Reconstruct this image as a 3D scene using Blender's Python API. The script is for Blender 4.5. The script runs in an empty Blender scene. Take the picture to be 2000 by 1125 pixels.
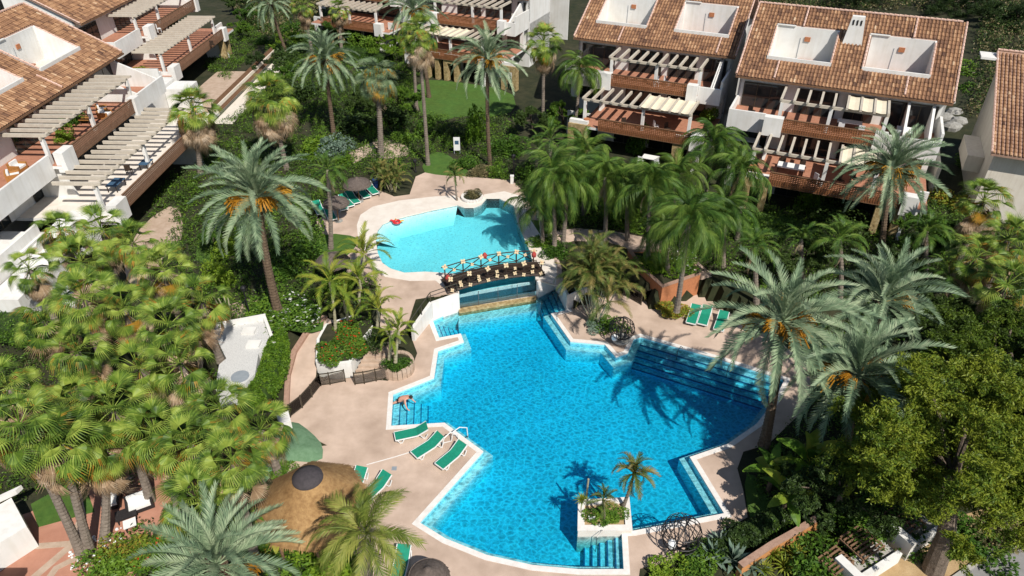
import bpy, math, random
import numpy as np
from mathutils import Vector, Matrix
from mathutils.geometry import tessellate_polygon
R = math.radians
sc = bpy.context.scene
col = sc.collection
# ------------------------------------------------------------------ camera
FOC, PITCH, CAMH = 1387.0, R(34.7), 31.0
CP, SP = math.cos(PITCH), math.sin(PITCH)
cam_d = bpy.data.cameras.new("camera")
cam = bpy.data.objects.new("camera", cam_d)
col.objects.link(cam)
cam.location = (0, 0, CAMH)
cam.rotation_euler = (R(90) - PITCH, 0, 0)
cam_d.sensor_width = 36.0
cam_d.lens = 36.0 * FOC / 2000.0
cam_d.clip_end = 900.0
sc.camera = cam
# ------------------------------------------------------------------ light
SUN_AZ, SUN_EL = 151.0, 49.0         # the sun stands behind the camera, to its right
w = bpy.data.worlds.new("World"); sc.world = w
w.use_nodes = True
nt = w.node_tree; nt.nodes.clear()
sky = nt.nodes.new("ShaderNodeTexSky"); sky.sky_type = 'NISHITA'; sky.sun_disc = False
sky.sun_elevation = R(SUN_EL); sky.sun_rotation = R(SUN_AZ)
sky.air_density = 1.0; sky.dust_density = 0.6
bg = nt.nodes.new("ShaderNodeBackground"); bg.inputs[1].default_value = 0.072
wo = nt.nodes.new("ShaderNodeOutputWorld")
nt.links.new(sky.outputs[0], bg.inputs[0]); nt.links.new(bg.outputs[0], wo.inputs[0])
sd = bpy.data.lights.new("sun", 'SUN'); sd.energy = 4.6; sd.angle = R(0.5); sd.color = (1.0, 0.955, 0.88)
sun = bpy.data.objects.new("sun", sd); col.objects.link(sun)
sdir = Vector((math.sin(R(SUN_AZ)) * math.cos(R(SUN_EL)), math.cos(R(SUN_AZ)) * math.cos(R(SUN_EL)), math.sin(R(SUN_EL))))
sun.rotation_euler = sdir.to_track_quat('Z', 'Y').to_euler()
sun.location = (0, -40, 80)
sc.view_settings.view_transform = 'Standard'; sc.view_settings.look = 'None'
sc.view_settings.exposure = 0.18; sc.view_settings.gamma = 1.0
sc.view_settings.use_curve_mapping = False
cy = sc.cycles
cy.max_bounces = 6; cy.diffuse_bounces = 2; cy.glossy_bounces = 2; cy.transmission_bounces = 3
cy.transparent_max_bounces = 12; cy.volume_bounces = 0
cy.use_denoising = True
rnd = random.Random(7)
U = 1.3                               # height of the upper garden above the lower deck

# ------------------------------------------------------------------ survey
def at(x, y, z=0.0):
    """survey point: where the sight line of a photo pixel meets the level z"""
    u = (x - 1000) / FOC; v = (y - 562.5) / FOC
    d = Vector((u, CP - v * SP, -SP - v * CP))
    return Vector((0, 0, CAMH)) + d * ((z - CAMH) / d.z)
def at2(pts, z=0.0): return [at(x, y, z).to_2d() for x, y in pts]
def top_of(bx, by, z, tx, ty):
    """where a nearly upright trunk that stands at (bx,by) carries its crown, seen at (tx,ty)"""
    b = at(bx, by, z)
    u = (tx - 1000) / FOC; v = (ty - 562.5) / FOC
    d = Vector((u, CP - v * SP, -SP - v * CP)); dh = d.to_2d()
    t = b.to_2d().dot(dh) / dh.dot(dh)
    return b, Vector((0, 0, CAMH)) + d * t

# ------------------------------------------------------------------ materials
def nodes(name):
    m = bpy.data.materials.new(name); m.use_nodes = True
    m.node_tree.nodes.clear()
    return m, m.node_tree, m.node_tree.nodes, m.node_tree.links
def ramp(n, stops, interp='LINEAR'):
    r = n.new("ShaderNodeValToRGB"); r.color_ramp.interpolation = interp
    els = r.color_ramp.elements
    while len(els) < len(stops): els.new(0.5)
    for e, (p, c) in zip(els, stops): e.position = p; e.color = (*c, 1)
    return r
def mat(name, c1, c2=None, scale=2.0, rough=0.8, bump=0.0, bscale=None, detail=6, spec=0.3, stops=None, metal=0.0, blotch=None, streak=None):
    """matt surface whose colour wanders between c1 and c2"""
    m, t, n, l = nodes(name)
    p = n.new("ShaderNodeBsdfPrincipled"); o = n.new("ShaderNodeOutputMaterial")
    l.new(p.outputs[0], o.inputs[0])
    p.inputs["Roughness"].default_value = rough
    p.inputs["Specular IOR Level"].default_value = spec
    p.inputs["Metallic"].default_value = metal
    c2 = c2 or tuple(x * 0.8 for x in c1)
    g = n.new("ShaderNodeNewGeometry")
    nz = n.new("ShaderNodeTexNoise"); nz.inputs["Scale"].default_value = scale; nz.inputs["Detail"].default_value = detail
    nz.inputs["Roughness"].default_value = 0.65
    l.new(g.outputs["Position"], nz.inputs["Vector"])
    r = ramp(n, stops or [(0.32, c2), (0.68, c1)])
    l.new(nz.outputs[0], r.inputs[0])
    out = r.outputs[0]
    if blotch:
        n2 = n.new("ShaderNodeTexNoise"); n2.inputs["Scale"].default_value = blotch[0]; n2.inputs["Detail"].default_value = 3
        l.new(g.outputs["Position"], n2.inputs["Vector"])
        r2 = ramp(n, [(0.40, (1, 1, 1)), (0.72, blotch[1])]); l.new(n2.outputs[0], r2.inputs[0])
        mx = n.new("ShaderNodeMixRGB"); mx.blend_type = 'MULTIPLY'; mx.inputs[0].default_value = 1
        l.new(out, mx.inputs[1]); l.new(r2.outputs[0], mx.inputs[2]); out = mx.outputs[0]
    if streak:       # rain streaks run down the wall
        mp = n.new("ShaderNodeMapping"); mp.inputs["Scale"].default_value = (3.5, 3.5, 0.3); l.new(g.outputs["Position"], mp.inputs[0])
        n5 = n.new("ShaderNodeTexNoise"); n5.inputs["Scale"].default_value = 1.0; n5.inputs["Detail"].default_value = 6; l.new(mp.outputs[0], n5.inputs["Vector"])
        r5 = ramp(n, [(0.45, (1, 1, 1)), (0.75, streak)]); l.new(n5.outputs[0], r5.inputs[0])
        m5 = n.new("ShaderNodeMixRGB"); m5.blend_type = 'MULTIPLY'; m5.inputs[0].default_value = 1
        l.new(out, m5.inputs[1]); l.new(r5.outputs[0], m5.inputs[2]); out = m5.outputs[0]
    l.new(out, p.inputs["Base Color"])
    if bump:
        b = n.new("ShaderNodeBump"); b.inputs["Strength"].default_value = bump; b.inputs["Distance"].default_value = 0.05
        n3 = n.new("ShaderNodeTexNoise"); n3.inputs["Scale"].default_value = bscale or scale * 4; n3.inputs["Detail"].default_value = 4
        l.new(g.outputs["Position"], n3.inputs["Vector"])
        l.new(n3.outputs[0], b.inputs["Height"]); l.new(b.outputs[0], p.inputs["Normal"])
    return m
def leafmat(name, c1, c2, c3=None, trans=0.25, scale=1.5, gloss=0.0):
    """leaf: colour differs from leaf to leaf and along the clump, some light passes through"""
    m, t, n, l = nodes(name)
    o = n.new("ShaderNodeOutputMaterial")
    g = n.new("ShaderNodeNewGeometry"); oi = n.new("ShaderNodeObjectInfo")
    nz = n.new("ShaderNodeTexNoise"); nz.inputs["Scale"].default_value = scale; nz.inputs["Detail"].default_value = 5
    l.new(g.outputs["Position"], nz.inputs["Vector"])
    ad = n.new("ShaderNodeMath"); ad.operation = 'MULTIPLY_ADD'; ad.inputs[1].default_value = 0.35
    l.new(oi.outputs["Random"], ad.inputs[0]); l.new(nz.outputs[0], ad.inputs[2])
    isl = n.new("ShaderNodeMath"); isl.operation = 'MULTIPLY_ADD'; isl.inputs[1].default_value = 0.30
    l.new(g.outputs["Random Per Island"], isl.inputs[0]); l.new(ad.outputs[0], isl.inputs[2])
    st = [(0.50, c2), (0.80, c1)] + ([(1.0, c3)] if c3 else [])
    r = ramp(n, st); l.new(isl.outputs[0], r.inputs[0])
    p = n.new("ShaderNodeBsdfPrincipled"); p.inputs["Roughness"].default_value = 0.5
    p.inputs["Specular IOR Level"].default_value = 0.22 + gloss
    tr = n.new("ShaderNodeBsdfTranslucent"); mx = n.new("ShaderNodeMixShader"); mx.inputs[0].default_value = trans
    l.new(r.outputs[0], p.inputs["Base Color"]); l.new(r.outputs[0], tr.inputs[0])
    l.new(p.outputs[0], mx.inputs[1]); l.new(tr.outputs[0], mx.inputs[2]); l.new(mx.outputs[0], o.inputs[0])
    return m
def attrmat(name, stops, rough=0.75, noise=0.38, bump=0.3):
    """each piece of the mesh has its own tone, stored as the attribute 'tone'"""
    m, t, n, l = nodes(name)
    p = n.new("ShaderNodeBsdfPrincipled"); o = n.new("ShaderNodeOutputMaterial"); l.new(p.outputs[0], o.inputs[0])
    p.inputs["Roughness"].default_value = rough; p.inputs["Specular IOR Level"].default_value = 0.25
    a = n.new("ShaderNodeAttribute"); a.attribute_name = "tone"
    g = n.new("ShaderNodeNewGeometry")
    nz = n.new("ShaderNodeTexNoise"); nz.inputs["Scale"].default_value = 0.7; nz.inputs["Detail"].default_value = 6
    l.new(g.outputs["Position"], nz.inputs["Vector"])
    ma = n.new("ShaderNodeMath"); ma.operation = 'MULTIPLY_ADD'; ma.inputs[1].default_value = noise * 2; ma.inputs[2].default_value = -noise
    l.new(nz.outputs[0], ma.inputs[0])
    ad = n.new("ShaderNodeMath"); ad.operation = 'ADD'; l.new(a.outputs["Fac"], ad.inputs[0]); l.new(ma.outputs[0], ad.inputs[1])
    r = ramp(n, stops); l.new(ad.outputs[0], r.inputs[0]); l.new(r.outputs[0], p.inputs["Base Color"])
    return m
M = {}
M['deck'] = mat('sandy_concrete', (0.61, 0.465, 0.37), (0.52, 0.39, 0.305), 1.3, 0.85, 0.15, 30, blotch=(0.45, (0.74, 0.72, 0.70)))
M['beach'] = mat('pale_render', (0.78, 0.72, 0.64), (0.68, 0.60, 0.52), 1.2, 0.7, 0.1, 20)
M['coping'] = mat('coping_stone', (0.80, 0.77, 0.73), (0.68, 0.63, 0.58), 3.0, 0.6, 0.1, 25)
M['white'] = mat('white_render', (0.80, 0.79, 0.76), (0.72, 0.71, 0.68), 0.8, 0.85, 0.08, 30, blotch=(0.5, (0.92, 0.90, 0.88)), streak=(0.91, 0.90, 0.87))
M['cream'] = mat('cream_render', (0.76, 0.70, 0.60), (0.68, 0.61, 0.52), 0.8, 0.85, 0.08, 30, streak=(0.90, 0.88, 0.85))
M['gravel'] = mat('roof_gravel', (0.62, 0.61, 0.59), (0.40, 0.40, 0.39), 22, 0.9, 0.6, 40, stops=[(0.3, (0.38, 0.38, 0.37)), (0.55, (0.66, 0.65, 0.63))])
M['terra'] = mat('terracotta_floor', (0.46, 0.22, 0.14), (0.34, 0.15, 0.09), 3, 0.8, 0.1, 20)
M['terrace'] = mat('terracotta_paving', (0.52, 0.26, 0.18), (0.42, 0.20, 0.135), 0.9, 0.8, 0.2, 12, blotch=(0.4, (0.78, 0.74, 0.7)))
M['path_stone'] = mat('worn_stone_paving', (0.52, 0.40, 0.31), (0.40, 0.29, 0.21), 2.0, 0.85, 0.2, 18)
M['lawn'] = mat('mown_grass', (0.085, 0.17, 0.028), (0.05, 0.115, 0.018), 2.5, 0.9, 0.7, 40, detail=9, blotch=(0.5, (1.0, 0.85, 0.8)))
M['soil'] = mat('garden_soil', (0.055, 0.05, 0.026), (0.018, 0.024, 0.010), 1.2, 0.95, 0.6, 10, blotch=(0.25, (0.6, 0.75, 0.5)))
M['sand'] = mat('dry_verge', (0.50, 0.36, 0.20), (0.40, 0.27, 0.14), 2, 0.95, 0.4, 14, blotch=(0.7, (0.78, 0.76, 0.68)))
M['asphalt'] = mat('grey_asphalt', (0.27, 0.26, 0.255), (0.22, 0.215, 0.21), 4, 0.9, 0.2, 60)
M['kerb'] = mat('kerb_stone', (0.46, 0.44, 0.40), (0.36, 0.34, 0.31), 3, 0.85, 0.1, 30)
M['hill'] = mat('dry_hillside', (0.16, 0.13, 0.07), (0.05, 0.055, 0.02), 0.35, 0.95, 0.5, 5)
M['brick'] = mat('old_brick_coping', (0.42, 0.27, 0.20), (0.30, 0.18, 0.13), 5, 0.85, 0.3, 20)
M['orange'] = mat('orange_render', (0.58, 0.27, 0.10), (0.48, 0.21, 0.075), 1.5, 0.85, 0.1, 25)
M['stone'] = mat('honey_stone', (0.42, 0.30, 0.14), (0.22, 0.15, 0.07), 4.0, 0.9, 0.8, 7, stops=[(0.3, (0.16, 0.11, 0.05)), (0.5, (0.36, 0.26, 0.12)), (0.7, (0.52, 0.42, 0.24))])
M['lattice'] = mat('red_brown_wood', (0.27, 0.115, 0.048), (0.18, 0.07, 0.028), 2.5, 0.65, 0.2, 20)
M['rope'] = mat('brown_board', (0.20, 0.11, 0.06), (0.15, 0.08, 0.045), 2.5, 0.75, 0.2, 20)
M['darkwood'] = mat('dark_stained_wood', (0.05, 0.032, 0.022), (0.028, 0.018, 0.013), 4, 0.6, 0.2, 30)
M['midwood'] = mat('weathered_slats', (0.26, 0.15, 0.085), (0.17, 0.10, 0.06), 4, 0.8, 0.2, 30)
M['beam'] = mat('painted_beam', (0.56, 0.50, 0.41), (0.46, 0.405, 0.33), 2.0, 0.75, 0.1, 20)
M['canvas'] = mat('cream_canvas', (0.80, 0.72, 0.55), (0.70, 0.62, 0.46), 1.5, 0.85, 0.1, 20)
M['dark'] = mat('dark_interior', (0.02, 0.018, 0.016), (0.012, 0.011, 0.01), 2, 0.6)
M['steel'] = mat('grey_steel', (0.25, 0.25, 0.25), (0.18, 0.18, 0.18), 4, 0.4, metal=0.7)
M['bronze'] = mat('bronze_frame', (0.10, 0.085, 0.06), (0.07, 0.06, 0.045), 4, 0.45, metal=0.5)
M['black'] = mat('black_iron', (0.02, 0.02, 0.022), (0.012, 0.012, 0.014), 4, 0.45)
M['plastic'] = mat('white_plastic', (0.80, 0.80, 0.79), (0.74, 0.74, 0.73), 2, 0.35, spec=0.5)
M['green'] = mat('green_sling', (0.012, 0.27, 0.165), (0.009, 0.20, 0.125), 6, 0.7, 0.1, 60)
M['thatch'] = mat('tan_thatch', (0.47, 0.295, 0.13), (0.29, 0.165, 0.07), 5, 0.95, 0.9, 26, detail=10, blotch=(0.9, (0.66, 0.6, 0.52)))
M['greythatch'] = mat('grey_thatch', (0.17, 0.135, 0.115), (0.09, 0.07, 0.06), 7, 0.95, 0.9, 26)
M['capcloth'] = mat('dark_felt_cap', (0.07, 0.06, 0.065), (0.045, 0.04, 0.043), 6, 0.85, 0.2, 30)
M['wicker'] = mat('honey_wicker', (0.48, 0.22, 0.06), (0.32, 0.14, 0.04), 14, 0.7, 0.4, 50)
M['darkwicker'] = mat('black_wicker', (0.035, 0.03, 0.03), (0.02, 0.018, 0.018), 14, 0.6, 0.4, 50)
M['cushion'] = mat('white_cushion', (0.82, 0.81, 0.78), (0.74, 0.73, 0.70), 2, 0.9, 0.1, 12)
M['bluecloth'] = mat('blue_cushion', (0.05, 0.11, 0.19), (0.035, 0.08, 0.14), 3, 0.9)
M['red'] = mat('red_vinyl', (0.66, 0.03, 0.035), (0.55, 0.02, 0.025), 3, 0.3, spec=0.6)
M['yellow'] = mat('yellow_paint', (0.75, 0.42, 0.05), None, 3, 0.5)
M['rope_flower'] = mat('cream_rope', (0.62, 0.50, 0.31), (0.6, 0.48, 0.30), 9, 0.8)
M['rope_red'] = mat('red_cloth', (0.42, 0.06, 0.05), None, 5, 0.8)
M['skin'] = mat('skin', (0.62, 0.33, 0.24), (0.55, 0.28, 0.20), 5, 0.55)
M['hair'] = mat('dark_hair', (0.03, 0.02, 0.015), None, 20, 0.6)
M['swimwear'] = mat('black_swimwear', (0.015, 0.015, 0.02), None, 5, 0.6)
M['grey'] = mat('grey_metal_cover', (0.30, 0.33, 0.36), (0.24, 0.27, 0.30), 5, 0.5)
M['pot'] = mat('clay_pot', (0.50, 0.20, 0.09), (0.38, 0.15, 0.07), 6, 0.8)
M['blue'] = mat('blue_bin_plastic', (0.02, 0.06, 0.22), None, 6, 0.5)
M['rock'] = mat('pale_rock', (0.38, 0.37, 0.34), (0.20, 0.19, 0.17), 4, 0.9, 0.6, 9)
M['net'] = mat('green_ground_net', (0.16, 0.27, 0.16), (0.10, 0.19, 0.10), 3.5, 0.9, 0.5, 25, detail=9)
M['tiles'] = attrmat('clay_tiles', [(0.0, (0.10, 0.052, 0.034)), (0.3, (0.22, 0.115, 0.065)), (0.6, (0.35, 0.19, 0.10)), (0.85, (0.47, 0.29, 0.165)), (1.0, (0.56, 0.41, 0.27))])
M['verge'] = mat('pale_ridge_tile', (0.68, 0.50, 0.42), (0.50, 0.30, 0.22), 5, 0.8, 0.3, 12)
M['trunk'] = mat('grey_palm_trunk', (0.26, 0.215, 0.175), (0.15, 0.12, 0.095), 4, 0.95, 0.7, 14)
M['fibre'] = mat('brown_boot_trunk', (0.17, 0.12, 0.08), (0.075, 0.05, 0.032), 6, 0.95, 0.9, 12)
M['bark'] = mat('grey_brown_bark', (0.20, 0.155, 0.12), (0.10, 0.075, 0.055), 5, 0.95, 0.9, 14)
M['stem'] = mat('pale_cane', (0.42, 0.38, 0.27), (0.28, 0.26, 0.15), 4, 0.8, 0.3, 14)
M['date'] = leafmat('date_frond', (0.215, 0.30, 0.17), (0.09, 0.145, 0.085), (0.34, 0.41, 0.25), 0.15)
M['queen'] = leafmat('queen_frond', (0.07, 0.145, 0.02), (0.022, 0.058, 0.011), (0.16, 0.235, 0.04), 0.18)
M['lightqueen'] = leafmat('light_queen_frond', (0.17, 0.22, 0.035), (0.08, 0.12, 0.02), (0.30, 0.31, 0.07), 0.25)
M['brownlattice'] = mat('greyed_brown_wood', (0.23, 0.135, 0.085), (0.165, 0.09, 0.055), 2.5, 0.7, 0.2, 20)
M['lime'] = leafmat('lime_frond', (0.20, 0.27, 0.03), (0.10, 0.17, 0.02), (0.34, 0.34, 0.05), 0.28)
M['olive'] = leafmat('olive_frond', (0.115, 0.165, 0.032), (0.05, 0.08, 0.018), (0.27, 0.21, 0.07), 0.22)
M['fan'] = leafmat('fan_leaf', (0.125, 0.205, 0.026), (0.03, 0.068, 0.012), (0.28, 0.35, 0.06), 0.14)
M['fangrey'] = leafmat('grey_fan_leaf', (0.15, 0.22, 0.11), (0.07, 0.115, 0.055), (0.25, 0.31, 0.17), 0.2)
M['fanyellow'] = leafmat('ageing_fan_leaf', (0.33, 0.22, 0.03), (0.18, 0.20, 0.03), (0.48, 0.26, 0.04), 0.25, 3)
M['dead'] = leafmat('dead_fan_leaf', (0.40, 0.28, 0.17), (0.22, 0.14, 0.08), (0.52, 0.40, 0.28), 0.15)
M['fruit'] = leafmat('orange_date_stalk', (0.44, 0.20, 0.016), (0.28, 0.12, 0.012), (0.55, 0.30, 0.04), 0.15)
M['bush'] = leafmat('bush_leaf', (0.07, 0.15, 0.017), (0.028, 0.07, 0.009), (0.14, 0.24, 0.025), 0.2, 2.5)
M['brightbush'] = leafmat('bright_bush_leaf', (0.13, 0.24, 0.02), (0.06, 0.13, 0.012), (0.22, 0.32, 0.03), 0.28, 2.5)
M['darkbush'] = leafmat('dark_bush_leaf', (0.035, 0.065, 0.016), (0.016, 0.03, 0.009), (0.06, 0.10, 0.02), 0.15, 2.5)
M['greybush'] = leafmat('blue_grey_leaf', (0.16, 0.23, 0.17), (0.08, 0.13, 0.09), (0.26, 0.32, 0.25), 0.15, 2.5)
M['pine'] = leafmat('pine_needles', (0.10, 0.165, 0.017), (0.035, 0.058, 0.009), (0.22, 0.26, 0.025), 0.2, 0.9)
M['drybush'] = leafmat('dry_scrub_leaf', (0.15, 0.135, 0.06), (0.06, 0.06, 0.025), (0.27, 0.22, 0.11), 0.15, 1.5)
M['redflower'] = leafmat('red_flower', (0.55, 0.05, 0.015), (0.38, 0.03, 0.01), None, 0.2)
M['whiteflower'] = leafmat('white_flower', (0.8, 0.8, 0.76), (0.6, 0.6, 0.55), None, 0.2)
def glassmat(name, tint, gl=0.12, tr=1.0):
    m, t, n, l = nodes(name)
    o = n.new("ShaderNodeOutputMaterial"); a = n.new("ShaderNodeBsdfTransparent"); a.inputs[0].default_value = (*tint, 1)
    g = n.new("ShaderNodeBsdfGlossy"); g.inputs["Roughness"].default_value = 0.04
    f = n.new("ShaderNodeFresnel"); f.inputs[0].default_value = 1.5
    mx = n.new("ShaderNodeMixShader"); l.new(f.outputs[0], mx.inputs[0]); l.new(a.outputs[0], mx.inputs[1]); l.new(g.outputs[0], mx.inputs[2])
    l.new(mx.outputs[0], o.inputs[0]); return m
M['glass'] = glassmat('clear_glass', (0.93, 0.95, 0.94))
def windowmat():
    m, t, n, l = nodes('dark_window_glass')
    o = n.new("ShaderNodeOutputMaterial"); p = n.new("ShaderNodeBsdfPrincipled")
    p.inputs["Base Color"].default_value = (0.02, 0.024, 0.026, 1); p.inputs["Roughness"].default_value = 0.06
    p.inputs["Specular IOR Level"].default_value = 0.6
    l.new(p.outputs[0], o.inputs[0]); return m
M['window'] = windowmat()
def tilemat(name, c, c2, line, s):
    """small pool mosaic: rows of tiles with a darker joint"""
    m, t, n, l = nodes(name)
    o = n.new("ShaderNodeOutputMaterial"); p = n.new("ShaderNodeBsdfPrincipled"); p.inputs["Roughness"].default_value = 0.5
    g = n.new("ShaderNodeNewGeometry"); nz = n.new("ShaderNodeTexNoise"); nz.inputs["Scale"].default_value = 1.1; nz.inputs["Detail"].default_value = 7
    l.new(g.outputs["Position"], nz.inputs["Vector"])
    r = ramp(n, [(0.35, c2), (0.65, c)]); l.new(nz.outputs[0], r.inputs[0])
    b = n.new("ShaderNodeTexBrick"); b.inputs["Scale"].default_value = s; b.inputs["Mortar Size"].default_value = 0.03
    b.offset = 0.0; b.inputs["Color1"].default_value = (1, 1, 1, 1); b.inputs["Color2"].default_value = (0.93, 0.95, 0.97, 1); b.inputs["Mortar"].default_value = (*line, 1)
    b.inputs["Brick Width"].default_value = 0.5; b.inputs["Row Height"].default_value = 0.5
    l.new(g.outputs["Position"], b.inputs["Vector"])
    mx = n.new("ShaderNodeMixRGB"); mx.blend_type = 'MULTIPLY'; mx.inputs[0].default_value = 0.8
    l.new(r.outputs[0], mx.inputs[1]); l.new(b.outputs[0], mx.inputs[2]); l.new(mx.outputs[0], p.inputs["Base Color"])
    l.new(p.outputs[0], o.inputs[0]); return m
M['pooltile'] = tilemat('pool_mosaic', (0.36, 0.84, 0.94), (0.28, 0.78, 0.92), (0.8, 0.9, 0.95), 2.5)
M['paletile'] = tilemat('pale_pool_mosaic', (0.62, 0.88, 0.90), (0.55, 0.84, 0.88), (0.8, 0.9, 0.95), 2.5)
M['bluetile'] = mat('dark_blue_tile', (0.02, 0.16, 0.36), (0.015, 0.12, 0.28), 5, 0.4)
def watermat(name, absorb, dens, cell, lo):
    """pool water: it takes the red out of the light on the way down and back, and a net of caustic light is painted into its surface tint"""
    m, t, n, l = nodes(name)
    o = n.new("ShaderNodeOutputMaterial"); a = n.new("ShaderNodeBsdfTransparent")
    g = n.new("ShaderNodeNewGeometry")
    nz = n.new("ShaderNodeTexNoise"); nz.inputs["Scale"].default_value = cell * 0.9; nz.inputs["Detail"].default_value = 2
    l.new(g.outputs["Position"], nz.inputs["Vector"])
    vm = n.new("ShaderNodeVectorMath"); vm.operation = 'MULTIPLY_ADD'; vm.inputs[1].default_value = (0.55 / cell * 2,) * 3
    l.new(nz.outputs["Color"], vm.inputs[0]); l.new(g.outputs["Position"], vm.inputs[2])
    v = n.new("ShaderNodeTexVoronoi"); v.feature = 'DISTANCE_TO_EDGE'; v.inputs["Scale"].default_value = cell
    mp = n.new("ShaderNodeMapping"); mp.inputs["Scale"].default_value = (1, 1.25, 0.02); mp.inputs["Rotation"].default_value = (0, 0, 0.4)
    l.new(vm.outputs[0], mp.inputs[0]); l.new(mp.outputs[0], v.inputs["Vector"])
    r = ramp(n, [(0.0, (1, 1, 1)), (0.14, (lo + 0.20,) * 3), (0.42, (lo,) * 3)]); l.new(v.outputs["Distance"], r.inputs[0])  # bright caustic lines painted as a cell pattern in the transparent colour
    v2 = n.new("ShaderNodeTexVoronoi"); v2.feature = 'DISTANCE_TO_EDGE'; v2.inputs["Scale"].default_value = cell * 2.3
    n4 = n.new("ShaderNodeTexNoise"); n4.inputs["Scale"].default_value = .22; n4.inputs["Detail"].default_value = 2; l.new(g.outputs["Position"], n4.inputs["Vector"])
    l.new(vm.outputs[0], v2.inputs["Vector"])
    r2 = ramp(n, [(0.0, (1, 1, 1)), (0.2, (.86,) * 3), (0.5, (.80,) * 3)]); l.new(v2.outputs["Distance"], r2.inputs[0])  # finer painted caustic net, multiplied over the first
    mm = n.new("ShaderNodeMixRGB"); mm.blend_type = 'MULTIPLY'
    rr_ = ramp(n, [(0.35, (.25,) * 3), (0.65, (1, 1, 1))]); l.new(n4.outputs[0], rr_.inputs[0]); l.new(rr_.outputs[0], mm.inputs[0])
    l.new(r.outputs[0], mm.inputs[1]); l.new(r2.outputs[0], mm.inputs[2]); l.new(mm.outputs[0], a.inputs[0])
    gl = n.new("ShaderNodeBsdfGlossy"); gl.inputs["Roughness"].default_value = 0.05
    f = n.new("ShaderNodeFresnel"); f.inputs[0].default_value = 1.33
    b = n.new("ShaderNodeBump"); b.inputs["Strength"].default_value = 0.35; b.inputs["Distance"].default_value = 0.05
    n2 = n.new("ShaderNodeTexNoise"); n2.inputs["Scale"].default_value = cell * 1.1; n2.inputs["Detail"].default_value = 3
    l.new(g.outputs["Position"], n2.inputs["Vector"]); l.new(n2.outputs[0], b.inputs["Height"])
    l.new(b.outputs[0], gl.inputs["Normal"]); l.new(b.outputs[0], f.inputs["Normal"])
    mx = n.new("ShaderNodeMixShader"); l.new(f.outputs[0], mx.inputs[0]); l.new(a.outputs[0], mx.inputs[1]); l.new(gl.outputs[0], mx.inputs[2])
    l.new(mx.outputs[0], o.inputs[0])
    ab = n.new("ShaderNodeVolumeAbsorption"); ab.inputs[0].default_value = (*absorb, 1); ab.inputs[1].default_value = dens
    l.new(ab.outputs[0], o.inputs["Volume"])
    return m
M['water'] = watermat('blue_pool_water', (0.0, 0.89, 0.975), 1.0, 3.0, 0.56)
M['uwater'] = watermat('turquoise_pool_water', (0.50, 0.955, 0.985), 0.9, 3.6, 0.77)

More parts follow.
